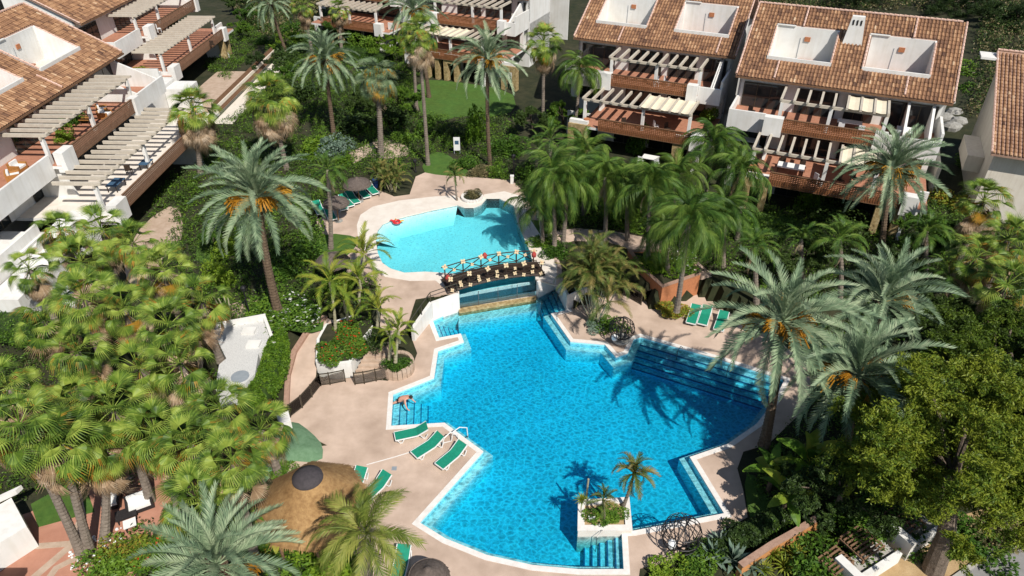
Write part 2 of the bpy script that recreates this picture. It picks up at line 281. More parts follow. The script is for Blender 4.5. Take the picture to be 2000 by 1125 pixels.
# ------------------------------------------------------------------ mesh builders
class MB:
    def __init__(s): s.v = []; s.f = []; s.m = []; s.k = 0
    def add(s, vs, fs):
        b = len(s.v); s.v += [tuple(v) for v in vs]; s.f += [tuple(b + i for i in f) for f in fs]; s.m += [s.k] * len(fs); return s
    def box(s, x0, x1, y0, y1, z0, z1):
        return s.add([(x0, y0, z0), (x1, y0, z0), (x1, y1, z0), (x0, y1, z0), (x0, y0, z1), (x1, y0, z1), (x1, y1, z1), (x0, y1, z1)],
                     [(3, 2, 1, 0), (4, 5, 6, 7), (0, 1, 5, 4), (1, 2, 6, 5), (2, 3, 7, 6), (3, 0, 4, 7)])
    def bar(s, a, b, w_, h_=None, up=(0, 0, 1)):
        """square bar from a to b"""
        a, b = Vector(a), Vector(b); h_ = h_ or w_
        d = (b - a).normalized(); u = Vector(up)
        if abs(d.dot(u)) > 0.98: u = Vector((0, 1, 0))
        x = d.cross(u).normalized() * (w_ / 2); z = x.cross(d).normalized() * (h_ / 2)
        return s.add([a - x - z, a + x - z, a + x + z, a - x + z, b - x - z, b + x - z, b + x + z, b - x + z],
                     [(0, 1, 2, 3), (7, 6, 5, 4), (0, 4, 5, 1), (1, 5, 6, 2), (2, 6, 7, 3), (3, 7, 4, 0)])
    def prism(s, pts, z0, z1, cap=True, holes=(), bottom=True):
        """pts: outline seen from above"""
        loops = [list(pts)] + [list(h) for h in holes]
        tri = tessellate_polygon([[Vector((p[0], p[1], 0)) for p in lp] for lp in loops]) if cap else []
        flat = [p for lp in loops for p in lp]; n = len(flat)
        b = len(s.v)
        s.v += [(p[0], p[1], z0) for p in flat] + [(p[0], p[1], z1) for p in flat]
        fs = []
        for t_ in tri:
            a_, b_, c_ = [Vector(flat[i][:2]) for i in t_]
            if (b_ - a_).cross(c_ - a_) < 0: t_ = t_[::-1]
            fs.append(tuple(b + n + i for i in t_))
            if bottom: fs.append(tuple(b + i for i in t_[::-1]))
        o = 0
        for lp in loops:
            k = len(lp)
            for i in range(k):
                j = (i + 1) % k
                fs.append((b + o + i, b + o + j, b + n + o + j, b + n + o + i))
            o += k
        s.f += fs; s.m += [s.k] * len(fs); return s
    def tube(s, pts, rad, n=6, cap=True, closed=False):
        pts = [Vector(p) for p in pts]; rs = rad if isinstance(rad, (list, tuple)) else [rad] * len(pts)
        b = len(s.v); k = len(pts)
        prev = None
        for i, p in enumerate(pts):
            if closed: d = pts[(i + 1) % k] - pts[i - 1]
            else: d = pts[min(i + 1, k - 1)] - pts[max(i - 1, 0)]
            d.normalize()
            u = prev if prev is not None else (Vector((0, 0, 1)) if abs(d.z) < 0.9 else Vector((1, 0, 0)))
            x = (u - d * u.dot(d)).normalized(); prev = x; y = d.cross(x)
            for j in range(n):
                a = 2 * math.pi * j / n
                s.v.append(tuple(p + (x * math.cos(a) + y * math.sin(a)) * rs[i]))
        fs = []
        for i in range(k if closed else k - 1):
            i2 = (i + 1) % k
            for j in range(n):
                j2 = (j + 1) % n
                fs.append((b + i * n + j, b + i * n + j2, b + i2 * n + j2, b + i2 * n + j))
        if cap and not closed:
            fs.append(tuple(b + j for j in range(n))[::-1]); fs.append(tuple(b + (k - 1) * n + j for j in range(n)))
        s.f += fs; s.m += [s.k] * len(fs); return s
    def lathe(s, prof, n=20, c=(0, 0, 0), wob=0.0):
        b = len(s.v); k = len(prof)
        for r_, z_ in prof:
            for j in range(n):
                a = 2 * math.pi * j / n; rr = r_ * (1 + wob * rnd.uniform(-1, 1))
                s.v.append((c[0] + rr * math.cos(a), c[1] + rr * math.sin(a), c[2] + z_))
        fs = [(b + i * n + j, b + i * n + (j + 1) % n, b + (i + 1) * n + (j + 1) % n, b + (i + 1) * n + j) for i in range(k - 1) for j in range(n)]
        fs.append(tuple(b + (k - 1) * n + j for j in range(n)))
        s.f += fs; s.m += [s.k] * len(fs); return s
    def build(s, name, mats, parent=None, smooth=False, **props):
        me = bpy.data.meshes.new(name); me.from_pydata(s.v, [], s.f)
        for m_ in (mats if isinstance(mats, (list, tuple)) else [mats]): me.materials.append(m_)
        if any(s.m): me.polygons.foreach_set("material_index", s.m)
        if smooth: me.polygons.foreach_set("use_smooth", [True] * len(s.f))
        me.update()
        return link(name, me, parent, **props)
def link(name, data, parent=None, **props):
    o = bpy.data.objects.new(name, data); col.objects.link(o)
    if parent is not None: o.parent = parent
    for k_, v_ in props.items(): o[k_] = v_
    return o
def thing(name, loc, label, cat, group=None, rz=0.0):
    o = bpy.data.objects.new(name, None); col.objects.link(o); o.empty_display_size = 0.2
    o.location = loc; o.rotation_euler = (0, 0, rz); o['label'] = label; o['category'] = cat
    if group: o['group'] = group
    return o
def tag(o, label, cat, group=None):
    o['label'] = label; o['category'] = cat
    if group: o['group'] = group
    return o
def copy_tree(o, label, loc=None, rz=None, parent=None, kids=None):
    if kids is None:
        kids = {}
        for q in col.objects:
            if q.parent: kids.setdefault(q.parent.name, []).append(q)
    c = o.copy(); col.objects.link(c); c.parent = parent
    if label: c['label'] = label
    if loc is not None: c.location = loc
    if rz is not None: c.rotation_euler = (0, 0, rz)
    for ch in kids.get(o.name, []): copy_tree(ch, None, None, None, c, kids)
    return c
def offset(pts, d):
    """outline moved outwards by d"""
    pts = [Vector(p[:2]) for p in pts]; n = len(pts)
    area = sum(pts[i].cross(pts[(i + 1) % n]) for i in range(n)); sg = 1 if area > 0 else -1
    out = []
    for i in range(n):
        a, b, c = pts[i - 1], pts[i], pts[(i + 1) % n]
        n1 = (b - a).normalized(); n2 = (c - b).normalized()
        n1 = Vector((n1.y, -n1.x)) * sg; n2 = Vector((n2.y, -n2.x)) * sg
        m_ = n1 + n2
        k = max(m_.dot(m_), 0.7)
        out.append(b + m_ * (2 * d / k))
    return out
def smooth_poly(pts, it=1):
    for _ in range(it):
        q = []; n = len(pts)
        for i in range(n):
            a, b = Vector(pts[i][:2]), Vector(pts[(i + 1) % n][:2])
            q += [a.lerp(b, 0.25), a.lerp(b, 0.75)]
        pts = q
    return pts
def inside(p, poly):
    x, y = p[0], p[1]; c = False; n = len(poly)
    for i in range(n):
        x1, y1 = poly[i][0], poly[i][1]; x2, y2 = poly[i - 1][0], poly[i - 1][1]
        if (y1 > y) != (y2 > y) and x < (x2 - x1) * (y - y1) / (y2 - y1) + x1: c = not c
    return c
# ================================================================== THE SETTING
# pool outlines (water edge)
POOL = at2([(845, 626), (858, 660), (900, 652), (906, 668), (856, 685), (848, 738), (768, 770), (764, 832), (868, 826), (944, 882), (820, 1021),
            (870, 1052), (950, 1084), (1040, 1104), (1130, 1112), (1218, 1112), (1214, 1038), (1237, 1037), (1414, 1003), (1347, 893), (1420, 868), (1478, 828), (1514, 780), (1532, 742),
            (1400, 700), (1252, 658), (1238, 662), (1226, 690), (1203, 698), (1181, 673), (1114, 667), (1076, 613), (1108, 606), (1086, 562), (1046, 562), (1046, 578), (897, 602)], 0.0)
POOL_DEEP = -1.45
UPOOL = at2([(734, 468), (738, 450), (748, 438), (766, 430), (793, 423), (843, 411), (893, 401), (907, 406), (925, 406), (940, 400), (950, 388), (975, 388), (1003, 402), (1012, 440), (1036, 493), (1046, 545),
             (897, 572), (890, 535), (865, 533), (830, 531), (790, 533), (763, 525), (747, 514), (738, 495)], U)
UP_EDGE = at2([(897, 572), (1046, 545)], U)
# ground: one sheet, two levels with a bank between them, cut out round the pools
UPPER = at2([(-400, 640), (430, 690), (535, 650), (600, 628), (650, 600), (700, 622), (722, 650), (760, 640), (800, 618), (838, 585), (1046, 545), (1100, 575), (1150, 560), (1190, 545), (1245, 545), (1290, 575), (1365, 545), (1480, 600), (2400, 560)], U)
UPPER += [Vector((260, 420)), Vector((-260, 420))]
def ground_h(x, y):
    h = U if inside((x, y), UPPER) else 0.0
    if y > 135: h += (y - 135) * 0.04
    if x > 45 and y > 62: h += min((x - 45) * 0.12, 9) * min((y - 62) / 15, 1)
    return h
POOL_O = offset(POOL, 0.25); UPOOL_O = offset(UPOOL, 0.25)
def sheet(x0, x1, y0, y1, st, near):
    nx = int((x1 - x0) / st) + 1; ny = int((y1 - y0) / st) + 1
    v = []; f = []; hh = {}
    for j in range(ny):
        for i in range(nx):
            x, y = x0 + i * st, y0 + j * st
            h = ground_h(x, y); hh[(i, j)] = h
            v.append((x, y, h - 0.03))
    for j in range(ny - 1):
        for i in range(nx - 1):
            cx, cy_ = x0 + (i + .5) * st, y0 + (j + .5) * st
            if not near and -55 < cx < 55 and 12 < cy_ < 112: continue
            if near:
                cs = [(x0 + (i + a) * st, y0 + (j + b) * st) for a in (0, 1) for b in (0, 1)]
                if any(inside(c, POOL) or inside(c, UPOOL) for c in cs): continue
            f.append((j * nx + i, j * nx + i + 1, (j + 1) * nx + i + 1, (j + 1) * nx + i))
    return v, f
g = MB(); v, f = sheet(-55, 55, 12, 112, 0.5, True); g.add(v, f)
v, f = sheet(-265, 265, -48, 412, 20 / 2, False)
# far ring: outside the near patch
g2 = MB(); v2 = []; f2 = []
xs = [-265 + 10 * i for i in range(22)] + [-55 + 10 * i for i in range(12)] + [55 + 10 * i for i in range(22)]
xs = sorted(set(xs)); ys = sorted(set([12 - 10 * i for i in range(7)] + [12 + 10 * i for i in range(11)] + [112 + 12 * i for i in range(26)]))
for y in ys:
    for x in xs: v2.append((x, y, ground_h(x, y) - 0.03))
nx = len(xs)
for j in range(len(ys) - 1):
    for i in range(nx - 1):
        cx, cy_ = (xs[i] + xs[i + 1]) / 2, (ys[j] + ys[j + 1]) / 2
        if -55 < cx < 55 and 12 < cy_ < 112: continue
        f2.append((j * nx + i, j * nx + i + 1, (j + 1) * nx + i + 1, (j + 1) * nx + i))
g.add(v2, f2)
g.build('ground', M['soil'], kind='structure')

# pool basins, water, coping
def basin(name, poly, ztop, zbot, wm, skip=None):
    b = MB(); n = len(poly)
    tri = tessellate_polygon([[Vector((p[0], p[1], 0)) for p in poly]])
    fs = []
    for t_ in tri:
        a_, b_, c_ = [Vector(poly[i][:2]) for i in t_]
        fs.append(t_ if (b_ - a_).cross(c_ - a_) > 0 else t_[::-1])
    b.add([(p[0], p[1], zbot) for p in poly], fs)
    o = offset(poly, 0.22)
    for i in range(n):
        j = (i + 1) % n
        if skip and (i, j) in skip: continue
        b.add([(poly[i][0], poly[i][1], zbot), (poly[j][0], poly[j][1], zbot), (poly[j][0], poly[j][1], ztop), (poly[i][0], poly[i][1], ztop),
               (o[i][0], o[i][1], zbot), (o[j][0], o[j][1], zbot), (o[j][0], o[j][1], ztop), (o[i][0], o[i][1], ztop)],
              [(0, 1, 2, 3), (7, 6, 5, 4), (3, 2, 6, 7)])
    return b.build(name, wm, kind='structure')
basin('swimming_pool', POOL, -0.05, POOL_DEEP, M['pooltile'])
ub = MB(); nU = len(UPOOL); inner = offset(UPOOL, -1.7)
zb_ = [U - .14] * 7 + [U - .95] * (nU - 7)
ub.add([(p.x, p.y, U - .95) for p in UPOOL], [tuple(t_) for t_ in tessellate_polygon([[Vector((p.x, p.y, 0)) for p in UPOOL]])])
for i in range(6):      # shelving entry on the far side
    p, q, r_, s_ = UPOOL[i], UPOOL[i + 1], inner[i + 1], inner[i]
    ub.add([(p.x, p.y, U - .14), (q.x, q.y, U - .14), (r_.x, r_.y, U - .94), (s_.x, s_.y, U - .94)], [(0, 1, 2, 3)])
for i in range(nU):
    j = (i + 1) % nU
    if (i, j) == (15, 16): continue
    p, q = UPOOL[i], UPOOL[j]; ub.add([(p.x, p.y, zb_[i]), (q.x, q.y, zb_[j]), (q.x, q.y, U - .03), (p.x, p.y, U - .03)], [(0, 1, 2, 3)])
ub.build('upper_pool', M['paletile'], kind='structure')
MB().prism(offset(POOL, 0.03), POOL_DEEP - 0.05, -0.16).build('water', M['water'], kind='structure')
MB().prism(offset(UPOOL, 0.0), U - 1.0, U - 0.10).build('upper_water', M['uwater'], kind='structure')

# a shallow ledge runs round the pool under water
LEDGE = offset(POOL, -0.42)
lb = MB(); nP = len(POOL)
for i in range(nP):
    j = (i + 1) % nP
    if POOL[i] == POOL[-1] : pass
    p, q, r_, s_ = POOL[i], POOL[j], LEDGE[j], LEDGE[i]
    lb.add([(p.x, p.y, -.42), (q.x, q.y, -.42), (r_.x, r_.y, -.42), (s_.x, s_.y, -.42), (r_.x, r_.y, POOL_DEEP), (s_.x, s_.y, POOL_DEEP)], [(0, 1, 2, 3), (3, 2, 4, 5)])
lb.build('pool_ledge', M['paletile'], kind='structure')
# steps in the water
steps_root = []
def pool_steps(name, p, q, depth_dir, n, tread, rise, z0=-0.30, zb=POOL_DEEP, lines=True, parent=None):
    a, b = at(*p, 0).to_2d(), at(*q, 0).to_2d()
    d = (b - a).normalized(); nrm = Vector((-d.y, d.x))
    m_ = at(*depth_dir, 0).to_2d()
    if (m_ - a).dot(nrm) < 0: nrm = -nrm
    e = thing(name, (0, 0, 0), '', '')
    for k_ in ('label', 'category'): del e[k_]
    e['kind'] = 'structure'
    for i in range(n):
        z1 = z0 - rise * i
        s0, s1 = tread * i, tread * (i + 1)
        pts = [a + nrm * s0, b + nrm * s0, b + nrm * s1, a + nrm * s1]
        MB().prism(pts, zb, z1).build('step', M['pooltile'], e)
        if lines:
            pts = [a + nrm * (s1 - 0.05), b + nrm * (s1 - 0.05), b + nrm * (s1 + 0.012), a + nrm * (s1 + 0.012)]
            MB().prism(pts, z1 - 0.06, z1 + 0.006).build('nosing', M['bluetile'], e)
    return e
pool_steps('pool_steps', (1254, 660), (1528, 741), (1380, 780), 5, 0.42, 0.20)
pool_steps('pool_steps', (1216, 1043), (1219, 1108), (1100, 1075), 5, 0.38, 0.2)
pool_steps('pool_steps', (847, 630), (858, 658), (900, 640), 5, 0.34, 0.2)
pool_steps('pool_steps', (769, 772), (765, 829), (850, 800), 5, 0.42, 0.2)
pool_steps('pool_steps', (1086, 563), (1106, 605), (1050, 590), 4, 0.36, 0.2)
# coping band and decks
MB().prism(offset(POOL, 0.30), -0.06, 0.03, holes=[POOL]).build('pool_coping', M['coping'], kind='structure')
BEACH = at2([(700, 476), (697, 440), (704, 420), (728, 404), (780, 392), (850, 384), (890, 382), (903, 392), (920, 398), (936, 394), (946, 380), (985, 374), (1020, 384), (1030, 420), (1062, 470), (1088, 520), (1086, 556),
             (1046, 560), (1046, 545), (897, 572), (872, 566), (850, 548), (800, 549), (752, 541), (730, 525), (722, 500)], U)
_o = UPOOL[16:] + UPOOL[:16]; BEACH_RING = [UPOOL[16]] + BEACH[19:] + BEACH[:17] + [UPOOL[15]] + UPOOL[:15][::-1] + UPOOL[17:][::-1]
MB().prism(BEACH_RING, U - 0.1, U + 0.028).build('pool_surround', M['beach'], kind='structure')
LOWDECK = at2([(562, 822), (598, 772), (612, 752), (640, 742), (690, 738), (757, 744), (803, 722), (815, 690), (806, 666), (839, 622), (852, 606), (897, 594), (1046, 570), (1088, 553), (1118, 600), (1130, 590), (1160, 580), (1190, 550), (1248, 552), (1290, 572), (1362, 560), (1400, 556), (1450, 590), (1500, 650),
               (1600, 730), (1570, 800), (1500, 868), (1452, 882), (1440, 915), (1452, 960), (1460, 1010), (1405, 1042), (1340, 1070), (1300, 1100), (1250, 1110), (1240, 1180), (600, 1180), (640, 1100), (700, 1000), (560, 960), (560, 880), (640, 870), (600, 850)], 0)
MB().prism(LOWDECK, -0.10, 0.012, holes=[offset(POOL, 0.2)]).build('pool_deck', M['deck'], kind='structure')
UPDECK = at2([(812, 584), (795, 636), (764, 660), (742, 640), (745, 600), (735, 560), (690, 540), (640, 505), (700, 470), (632, 462), (616, 430), (640, 418), (690, 392), (742, 372), (770, 384), (800, 380), (812, 345), (830, 337), (920, 346), (1000, 352), (1020, 372), (1036, 402),
              (1070, 452), (1130, 446), (1200, 452), (1290, 470), (1350, 500), (1390, 535), (1365, 545), (1340, 520), (1280, 490), (1190, 472), (1120, 470), (1082, 482), (1096, 520), (1100, 548), (1086, 558), (1046, 562), (870, 575)], U)
UPO = offset(UPOOL, 0.1)
MB().prism(UPDECK[:-2] + [UPO[15]] + UPO[:15][::-1] + UPO[17:][::-1] + [UPO[16]] + [UPDECK[-1]], U - 0.1, U + 0.012).build('upper_deck', M['deck'], kind='structure')
MB().prism(at2([(715, 283), (740, 273), (775, 275), (800, 290), (796, 303), (765, 310), (715, 306), (690, 320), (680, 300)], U), U - 0.1, U + 0.014).build('round_terrace', M['deck'], kind='structure')
# ramp from the lower deck up to the garden, beside the hedge
rl = [(565, 800), (568, 735), (580, 690), (606, 650), (640, 622)]; rr = [(614, 752), (617, 735), (620, 700), (640, 664), (672, 632)]
rb = MB(); vv = []
for i, (a, b) in enumerate(zip(rl, rr)):
    z = U * (i / 4) + 0.02
    vv += [at(*a, z), at(*b, z)]
rb.add(vv, [(2 * i, 2 * i + 1, 2 * i + 3, 2 * i + 2) for i in range(4)]).build('ramp', M['deck'], kind='structure')
# steps up beside the flower planter
for i in range(6):
    z = 0.2 * (i + 1)
    p = [(690, 738 - i * 11), (752, 742 - i * 12), (752 - i, 724 - i * 12), (690 + i, 720 - i * 11)]
# (the flight is one structure, its steps are its parts)
fl = thing('garden_steps', (0, 0, 0), '', ''); del fl['label']; del fl['category']; fl['kind'] = 'structure'
A0, B0 = at(690, 737, 0).to_2d(), at(748, 741, 0).to_2d(); A1, B1 = at(724, 672, U).to_2d(), at(760, 668, U).to_2d()
for i in range(7):
    t0, t1 = i / 7, (i + 1) / 7
    z = (i + 1) * U / 7 * 1.0
    MB().prism([A0.lerp(A1, t0), B0.lerp(B1, t0), B0.lerp(B1, t1), A0.lerp(A1, t1)], -0.05, z).build('step', M['path_stone'], fl)
def flat(name, px, z, m, dz=0.0, thick=0.1, kind='structure', sm=0):
    p = at2(px, z)
    if sm: p = smooth_poly(p, sm)
    return MB().prism(p, z + dz - thick, z + dz, bottom=False).build(name, m, kind=kind)
flat('lawn', [(812, 155), (880, 158), (1000, 176), (1010, 215), (960, 230), (900, 225), (850, 240), (815, 215)], U, M['lawn'], 0.006, sm=1)
flat('lawn', [(838, 300), (860, 296), (880, 305), (900, 325), (918, 335), (915, 345), (860, 343), (820, 335)], U, M['lawn'], 0.02, sm=1)
flat('lawn', [(622, 470), (640, 455), (698, 462), (700, 475), (680, 500), (640, 520), (600, 500)], U, M['lawn'], 0.016, sm=1)
flat('lawn', [(1000, 430), (1060, 430), (1085, 445), (1070, 460), (1040, 455)], U, M['lawn'], 0.02, sm=1)
flat('lawn', [(385, 470), (440, 440), (440, 500), (380, 520)], U, M['lawn'], 0.016, sm=1)
flat('lawn', [(0, 600), (90, 610), (120, 640), (60, 650), (-60, 630)], U, M['lawn'], 0.016, sm=1)
flat('lawn', [(560, 600), (610, 590), (640, 640), (600, 650), (548, 640)], U, M['lawn'], 0.016, sm=1)
flat('lawn', [(1380, 420), (1450, 400), (1600, 440), (1600, 470), (1440, 450)], U, M['lawn'], 0.016, sm=1)
flat('lawn', [(1452, 925), (1480, 930), (1510, 1000), (1480, 1030), (1462, 1010)], 0, M['lawn'], 0.02, sm=1)
flat('lawn', [(60, 985), (160, 930), (185, 1000), (75, 1030)], 0, M['lawn'], 0.02)
flat('lawn', [(1720, 740), (1790, 720), (1800, 800), (1740, 800)], 0, M['lawn'], 0.02, sm=1)
# path by the left houses
flat('path', [(285, 430), (345, 395), (360, 440), (350, 480), (300, 520), (290, 560), (250, 560), (240, 500)], U, M['path_stone'], 0.01, sm=1)
flat('path', [(430, 600), (500, 580), (520, 600), (440, 640)], U, M['path_stone'], 0.01, sm=1)
flat('path', [(1180, 452), (1260, 470), (1330, 500), (1390, 540), (1370, 545), (1270, 500), (1180, 470)], U, M['deck'], 0.02)
# terracotta court at bottom left, with paler bands
flat('terrace', [(-120, 1060), (60, 1000), (190, 930), (300, 905), (350, 960), (300, 1040), (240, 1180), (-120, 1260)], 0, M['terrace'], 0.012)
def band(name, px, wid, z, m, dz, th=0.02):
    p = [at(x, y, z).to_2d() for x, y in px]
    L, Rr = [], []
    for i in range(len(p)):
        d = (p[min(i + 1, len(p) - 1)] - p[max(i - 1, 0)]).normalized(); n_ = Vector((-d.y, d.x)) * wid / 2
        L.append(p[i] + n_); Rr.append(p[i] - n_)
    return MB().prism(L + Rr[::-1], z + dz - th, z + dz, bottom=False).build(name, m, kind='structure')
band('paving_band', [(-20, 1075), (60, 1068), (140, 1062)], 0.35, 0, M['path_stone'], 0.020)
band('paving_band', [(0, 1190), (70, 1125), (140, 1065), (160, 1010), (150, 960)], 0.4, 0, M['path_stone'], 0.026)
band('paving_band', [(60, 1180), (110, 1110), (160, 1085)], 0.35, 0, M['path_stone'], 0.032)
band('paving_band', [(200, 1050), (205, 1000), (230, 950), (260, 930)], 0.3, 0, M['path_stone'], 0.030)
band('deck_joint', [(716, 908), (770, 893), (822, 877), (880, 862)], 0.07, 0, M['coping'], 0.016, 0.004)
# net-covered bed between the hedge and the round hut
NET = smooth_poly(at2([(575, 820), (610, 845), (632, 870), (630, 905), (560, 900), (500, 960), (480, 930), (520, 870), (555, 835)], 0), 1)
nb = MB(); cN = sum(NET, Vector((0, 0))) / len(NET); n = len(NET)
vv = [(cN.x, cN.y, 0.42)] + [(p.x, p.y, 0.0) for p in NET] + [((p * 0.72 + cN * 0.28).x, (p * 0.72 + cN * 0.28).y, 0.33 + 0.08 * math.sin(i * 1.7)) for i, p in enumerate(NET)]
nb.add(vv, [(0, 1 + n + i, 1 + n + (i + 1) % n) for i in range(n)] + [(1 + i, 1 + (i + 1) % n, 1 + n + (i + 1) % n, 1 + n + i) for i in range(n)])
nb.build('ground_cover', M['net'], smooth=True, kind='stuff')
# street corner at the bottom right
flat('verge', [(1600, 1200), (1650, 1100), (1800, 1030), (1900, 1000), (2150, 930), (2150, 1300), (1600, 1300)], 0, M['sand'], 0.006)
flat('street', [(1860, 1130), (1960, 1062), (2080, 1000), (2300, 1000), (2300, 1400), (1700, 1300)], 0, M['asphalt'], 0.02)
band('kerb', [(1700, 1262), (1858, 1134), (1958, 1064), (2090, 990)], 0.22, 0, M['kerb'], 0.11, 0.11)
# ================================================================== BUILDINGS
SL = math.tan(R(29)); YR1, YR2, YE, ZE = -0.4, 4.1, 8.0, 8.9
def lattice(x0, x1, y, z0, z1, parent, nv=0.19, nh=0.15, m='lattice'):
    b = MB()
    z = z0
    while z <= z1 + 1e-3:
        b.box(x0, x1, y - 0.022, y + 0.022, z - 0.045, z + 0.045); z += nh
    x = x0
    while x <= x1 + 1e-3:
        b.box(x - 0.04, x + 0.04, y - 0.05, y - 0.024, z0, z1); x += nv
    o = b.build('lattice_railing', M[m], parent); o['kind'] = 'stuff'
    MB().box(x0, x1, y - 0.06, y + 0.09, z1 + 0.03, z1 + 0.075).box(x0, x1, y - 0.05, y + 0.08, z0 - 0.09, z0 - 0.035).build('rail_board', M['rope'], parent)
def window(x0, x1, y, z0, z1, parent, n=3, m='window'):
    f = MB(); t = 0.06
    f.box(x0, x1, y - 0.05, y + 0.02, z0, z0 + t).box(x0, x1, y - 0.05, y + 0.02, z1 - t, z1)
    for i in range(n + 1):
        x = x0 + (x1 - x0) * i / n
        f.box(x - t / 2, x + t / 2, y - 0.048, y + 0.018, z0 + t, z1 - t)
    o = f.build('window', M['bronze'], parent)
    for i in range(n):
        a = x0 + (x1 - x0) * i / n + t / 2; c = x0 + (x1 - x0) * (i + 1) / n - t / 2
        MB().box(a, c, y - 0.02, y - 0.006, z0 + t, z1 - t).build('pane', M[m], o)
    return o
beam_mesh = {}
def beam(x, y0, y1, z, parent, w_=0.19, h_=0.26):
    k = (round(y1 - y0, 2), w_, h_)
    if k not in beam_mesh:
        L = y1 - y0
        me = MB().add([(-w_/2, 0.0, 0.08), (w_/2, 0.0, 0.08), (w_/2, L, 0), (-w_/2, L, 0), (-w_/2, 0, h_), (w_/2, 0, h_), (w_/2, L, h_), (-w_/2, L, h_), (-w_/2, 0.25, 0), (w_/2, 0.25, 0)],
                      [(4, 5, 6, 7), (0, 1, 5, 4), (1, 9, 2, 6, 5), (2, 3, 7, 6), (3, 8, 0, 4, 7), (0, 8, 9, 1), (8, 3, 2, 9)])
        me = me.build('beam', M['beam'], parent); beam_mesh[k] = me.data; me.location = (x, y0, z); return me
    o = link('beam', beam_mesh[k], parent); o.location = (x, y0, z + rnd.uniform(-.01, .01)); return o
def pergola(x0, x1, y0, y1, z, parent, sp=0.95, canvas=None, posts=()):
    n = int((x1 - x0) / sp); sp = (x1 - x0) / n
    xs = [x0 + i * sp for i in range(n + 1)]
    for x in xs: beam(x, y0, y1, z, parent)
    MB().box(x0 - 0.15, x1 + 0.15, y0 + 0.5, y0 + 0.66, z - 0.24, z - 0.003).build('crossbeam', M['beam'], parent)
    for p in posts:
        MB().box(p - 0.14, p + 0.14, y0 + 0.45, y0 + 0.72, 0 if z < 4 else z - 2.6, z - 0.243).build('post', M['white'], parent)
    if canvas:
        for i in range(n):
            xa, xb = xs[i] + 0.08, xs[i + 1] - 0.08
            if xa < canvas[0] - .1 or xb > canvas[1] + .1: continue
            b = MB(); k = 16; vs = []
            for j in range(k + 1):
                t = j / k; y = y0 + 0.12 + (y1 - y0 - .2) * t; zz = z + 0.16 + 0.035 * math.sin(t * math.pi * k)
                vs += [(xa, y, zz), ((xa + xb) / 2, y, zz - 0.05), (xb, y, zz)]
            b.add(vs, [q for j in range(k) for q in ((3*j, 3*j+1, 3*j+4, 3*j+3), (3*j+1, 3*j+2, 3*j+5, 3*j+4))])
            b.build('canvas_strip', M['canvas'], parent)
def tiled_roof(parent, x0, x1, y0, y1, holes, zf, seed=1, tw=0.30, tl=0.46):
    """barrel tiles: every tile a half pipe of its own, narrowing uphill, slightly out of line"""
    rg = np.random.RandomState(seed)
    c_, s_ = math.cos(R(29)), math.sin(R(29))
    Ls = (y1 - y0) / c_; nc = int((x1 - x0) / tw); nr = int(Ls / tl)
    ang = np.linspace(0, math.pi, 5)
    V = []; F = []; T = []; b = 0
    for i in range(nc):
        cx = x0 + (i + .5) * (x1 - x0) / nc
        for j in range(nr):
            s0 = j * Ls / nr
            ym = y0 + (s0 + tl / 2) * c_
            if any(h[0] - .1 < cx < h[1] + .1 and h[2] - .12 < ym < h[3] + .12 for h in holes): continue
            dx = rg.normal(0, .008); L = Ls / nr + .05; tone = min(1, max(0, rg.normal(.50, .17)))
            for e, (ss, rr, lift) in enumerate(((s0 - .02, .098, .05), (s0 + L, .080, .012))):
                for a in ang:
                    px_ = cx + dx - math.cos(a) * rr; h = math.sin(a) * rr * .9 + lift
                    y = y0 + ss * c_ - h * s_; z = zf(y0) + ss * s_ + h * c_
                    V.append((px_, y, z))
            F += [(b + k, b + k + 1, b + 6 + k, b + 5 + k) for k in range(4)] + [(b + 4, b + 3, b + 2, b + 1, b)]
            T += [tone] * 5; b += 10
            # channel tile between two rows of cover tiles
            px0 = cx + tw * .5; t2 = tone * .45
            V += [(px0 - .07, y0 + s0 * c_ - .03 * s_, zf(y0) + s0 * s_ + .03), (px0 + .07, y0 + s0 * c_ - .03 * s_, zf(y0) + s0 * s_ + .03),
                  (px0 + .07, y0 + (s0 + L) * c_ - .01 * s_, zf(y0) + (s0 + L) * s_ + .01), (px0 - .07, y0 + (s0 + L) * c_ - .01 * s_, zf(y0) + (s0 + L) * s_ + .01)]
            F.append((b, b + 1, b + 2, b + 3)); T.append(t2); b += 4
    me = bpy.data.meshes.new('roof_tiles'); me.from_pydata(V, [], F); me.materials.append(M['tiles'])
    at_ = me.attributes.new('tone', 'FLOAT', 'FACE'); at_.data.foreach_set('value', T)
    o = link('roof_tiles', me, parent); o['kind'] = 'stuff'
verge_mesh = []
def verge_row(p, q, parent, step=0.42):
    """row of pale cap tiles from p to q"""
    p, q = Vector(p), Vector(q); d = q - p; n = max(1, int(d.length / step)); d.normalize()
    b = MB()
    for i in range(n):
        a = p + d * (i * step); c = a + d * (step * 1.12)
        b.tube([a + Vector((0, 0, .03)), c], [0.10, 0.08], 6)
    o = b.build('cap_tiles', M['verge'], parent); o['kind'] = 'stuff'
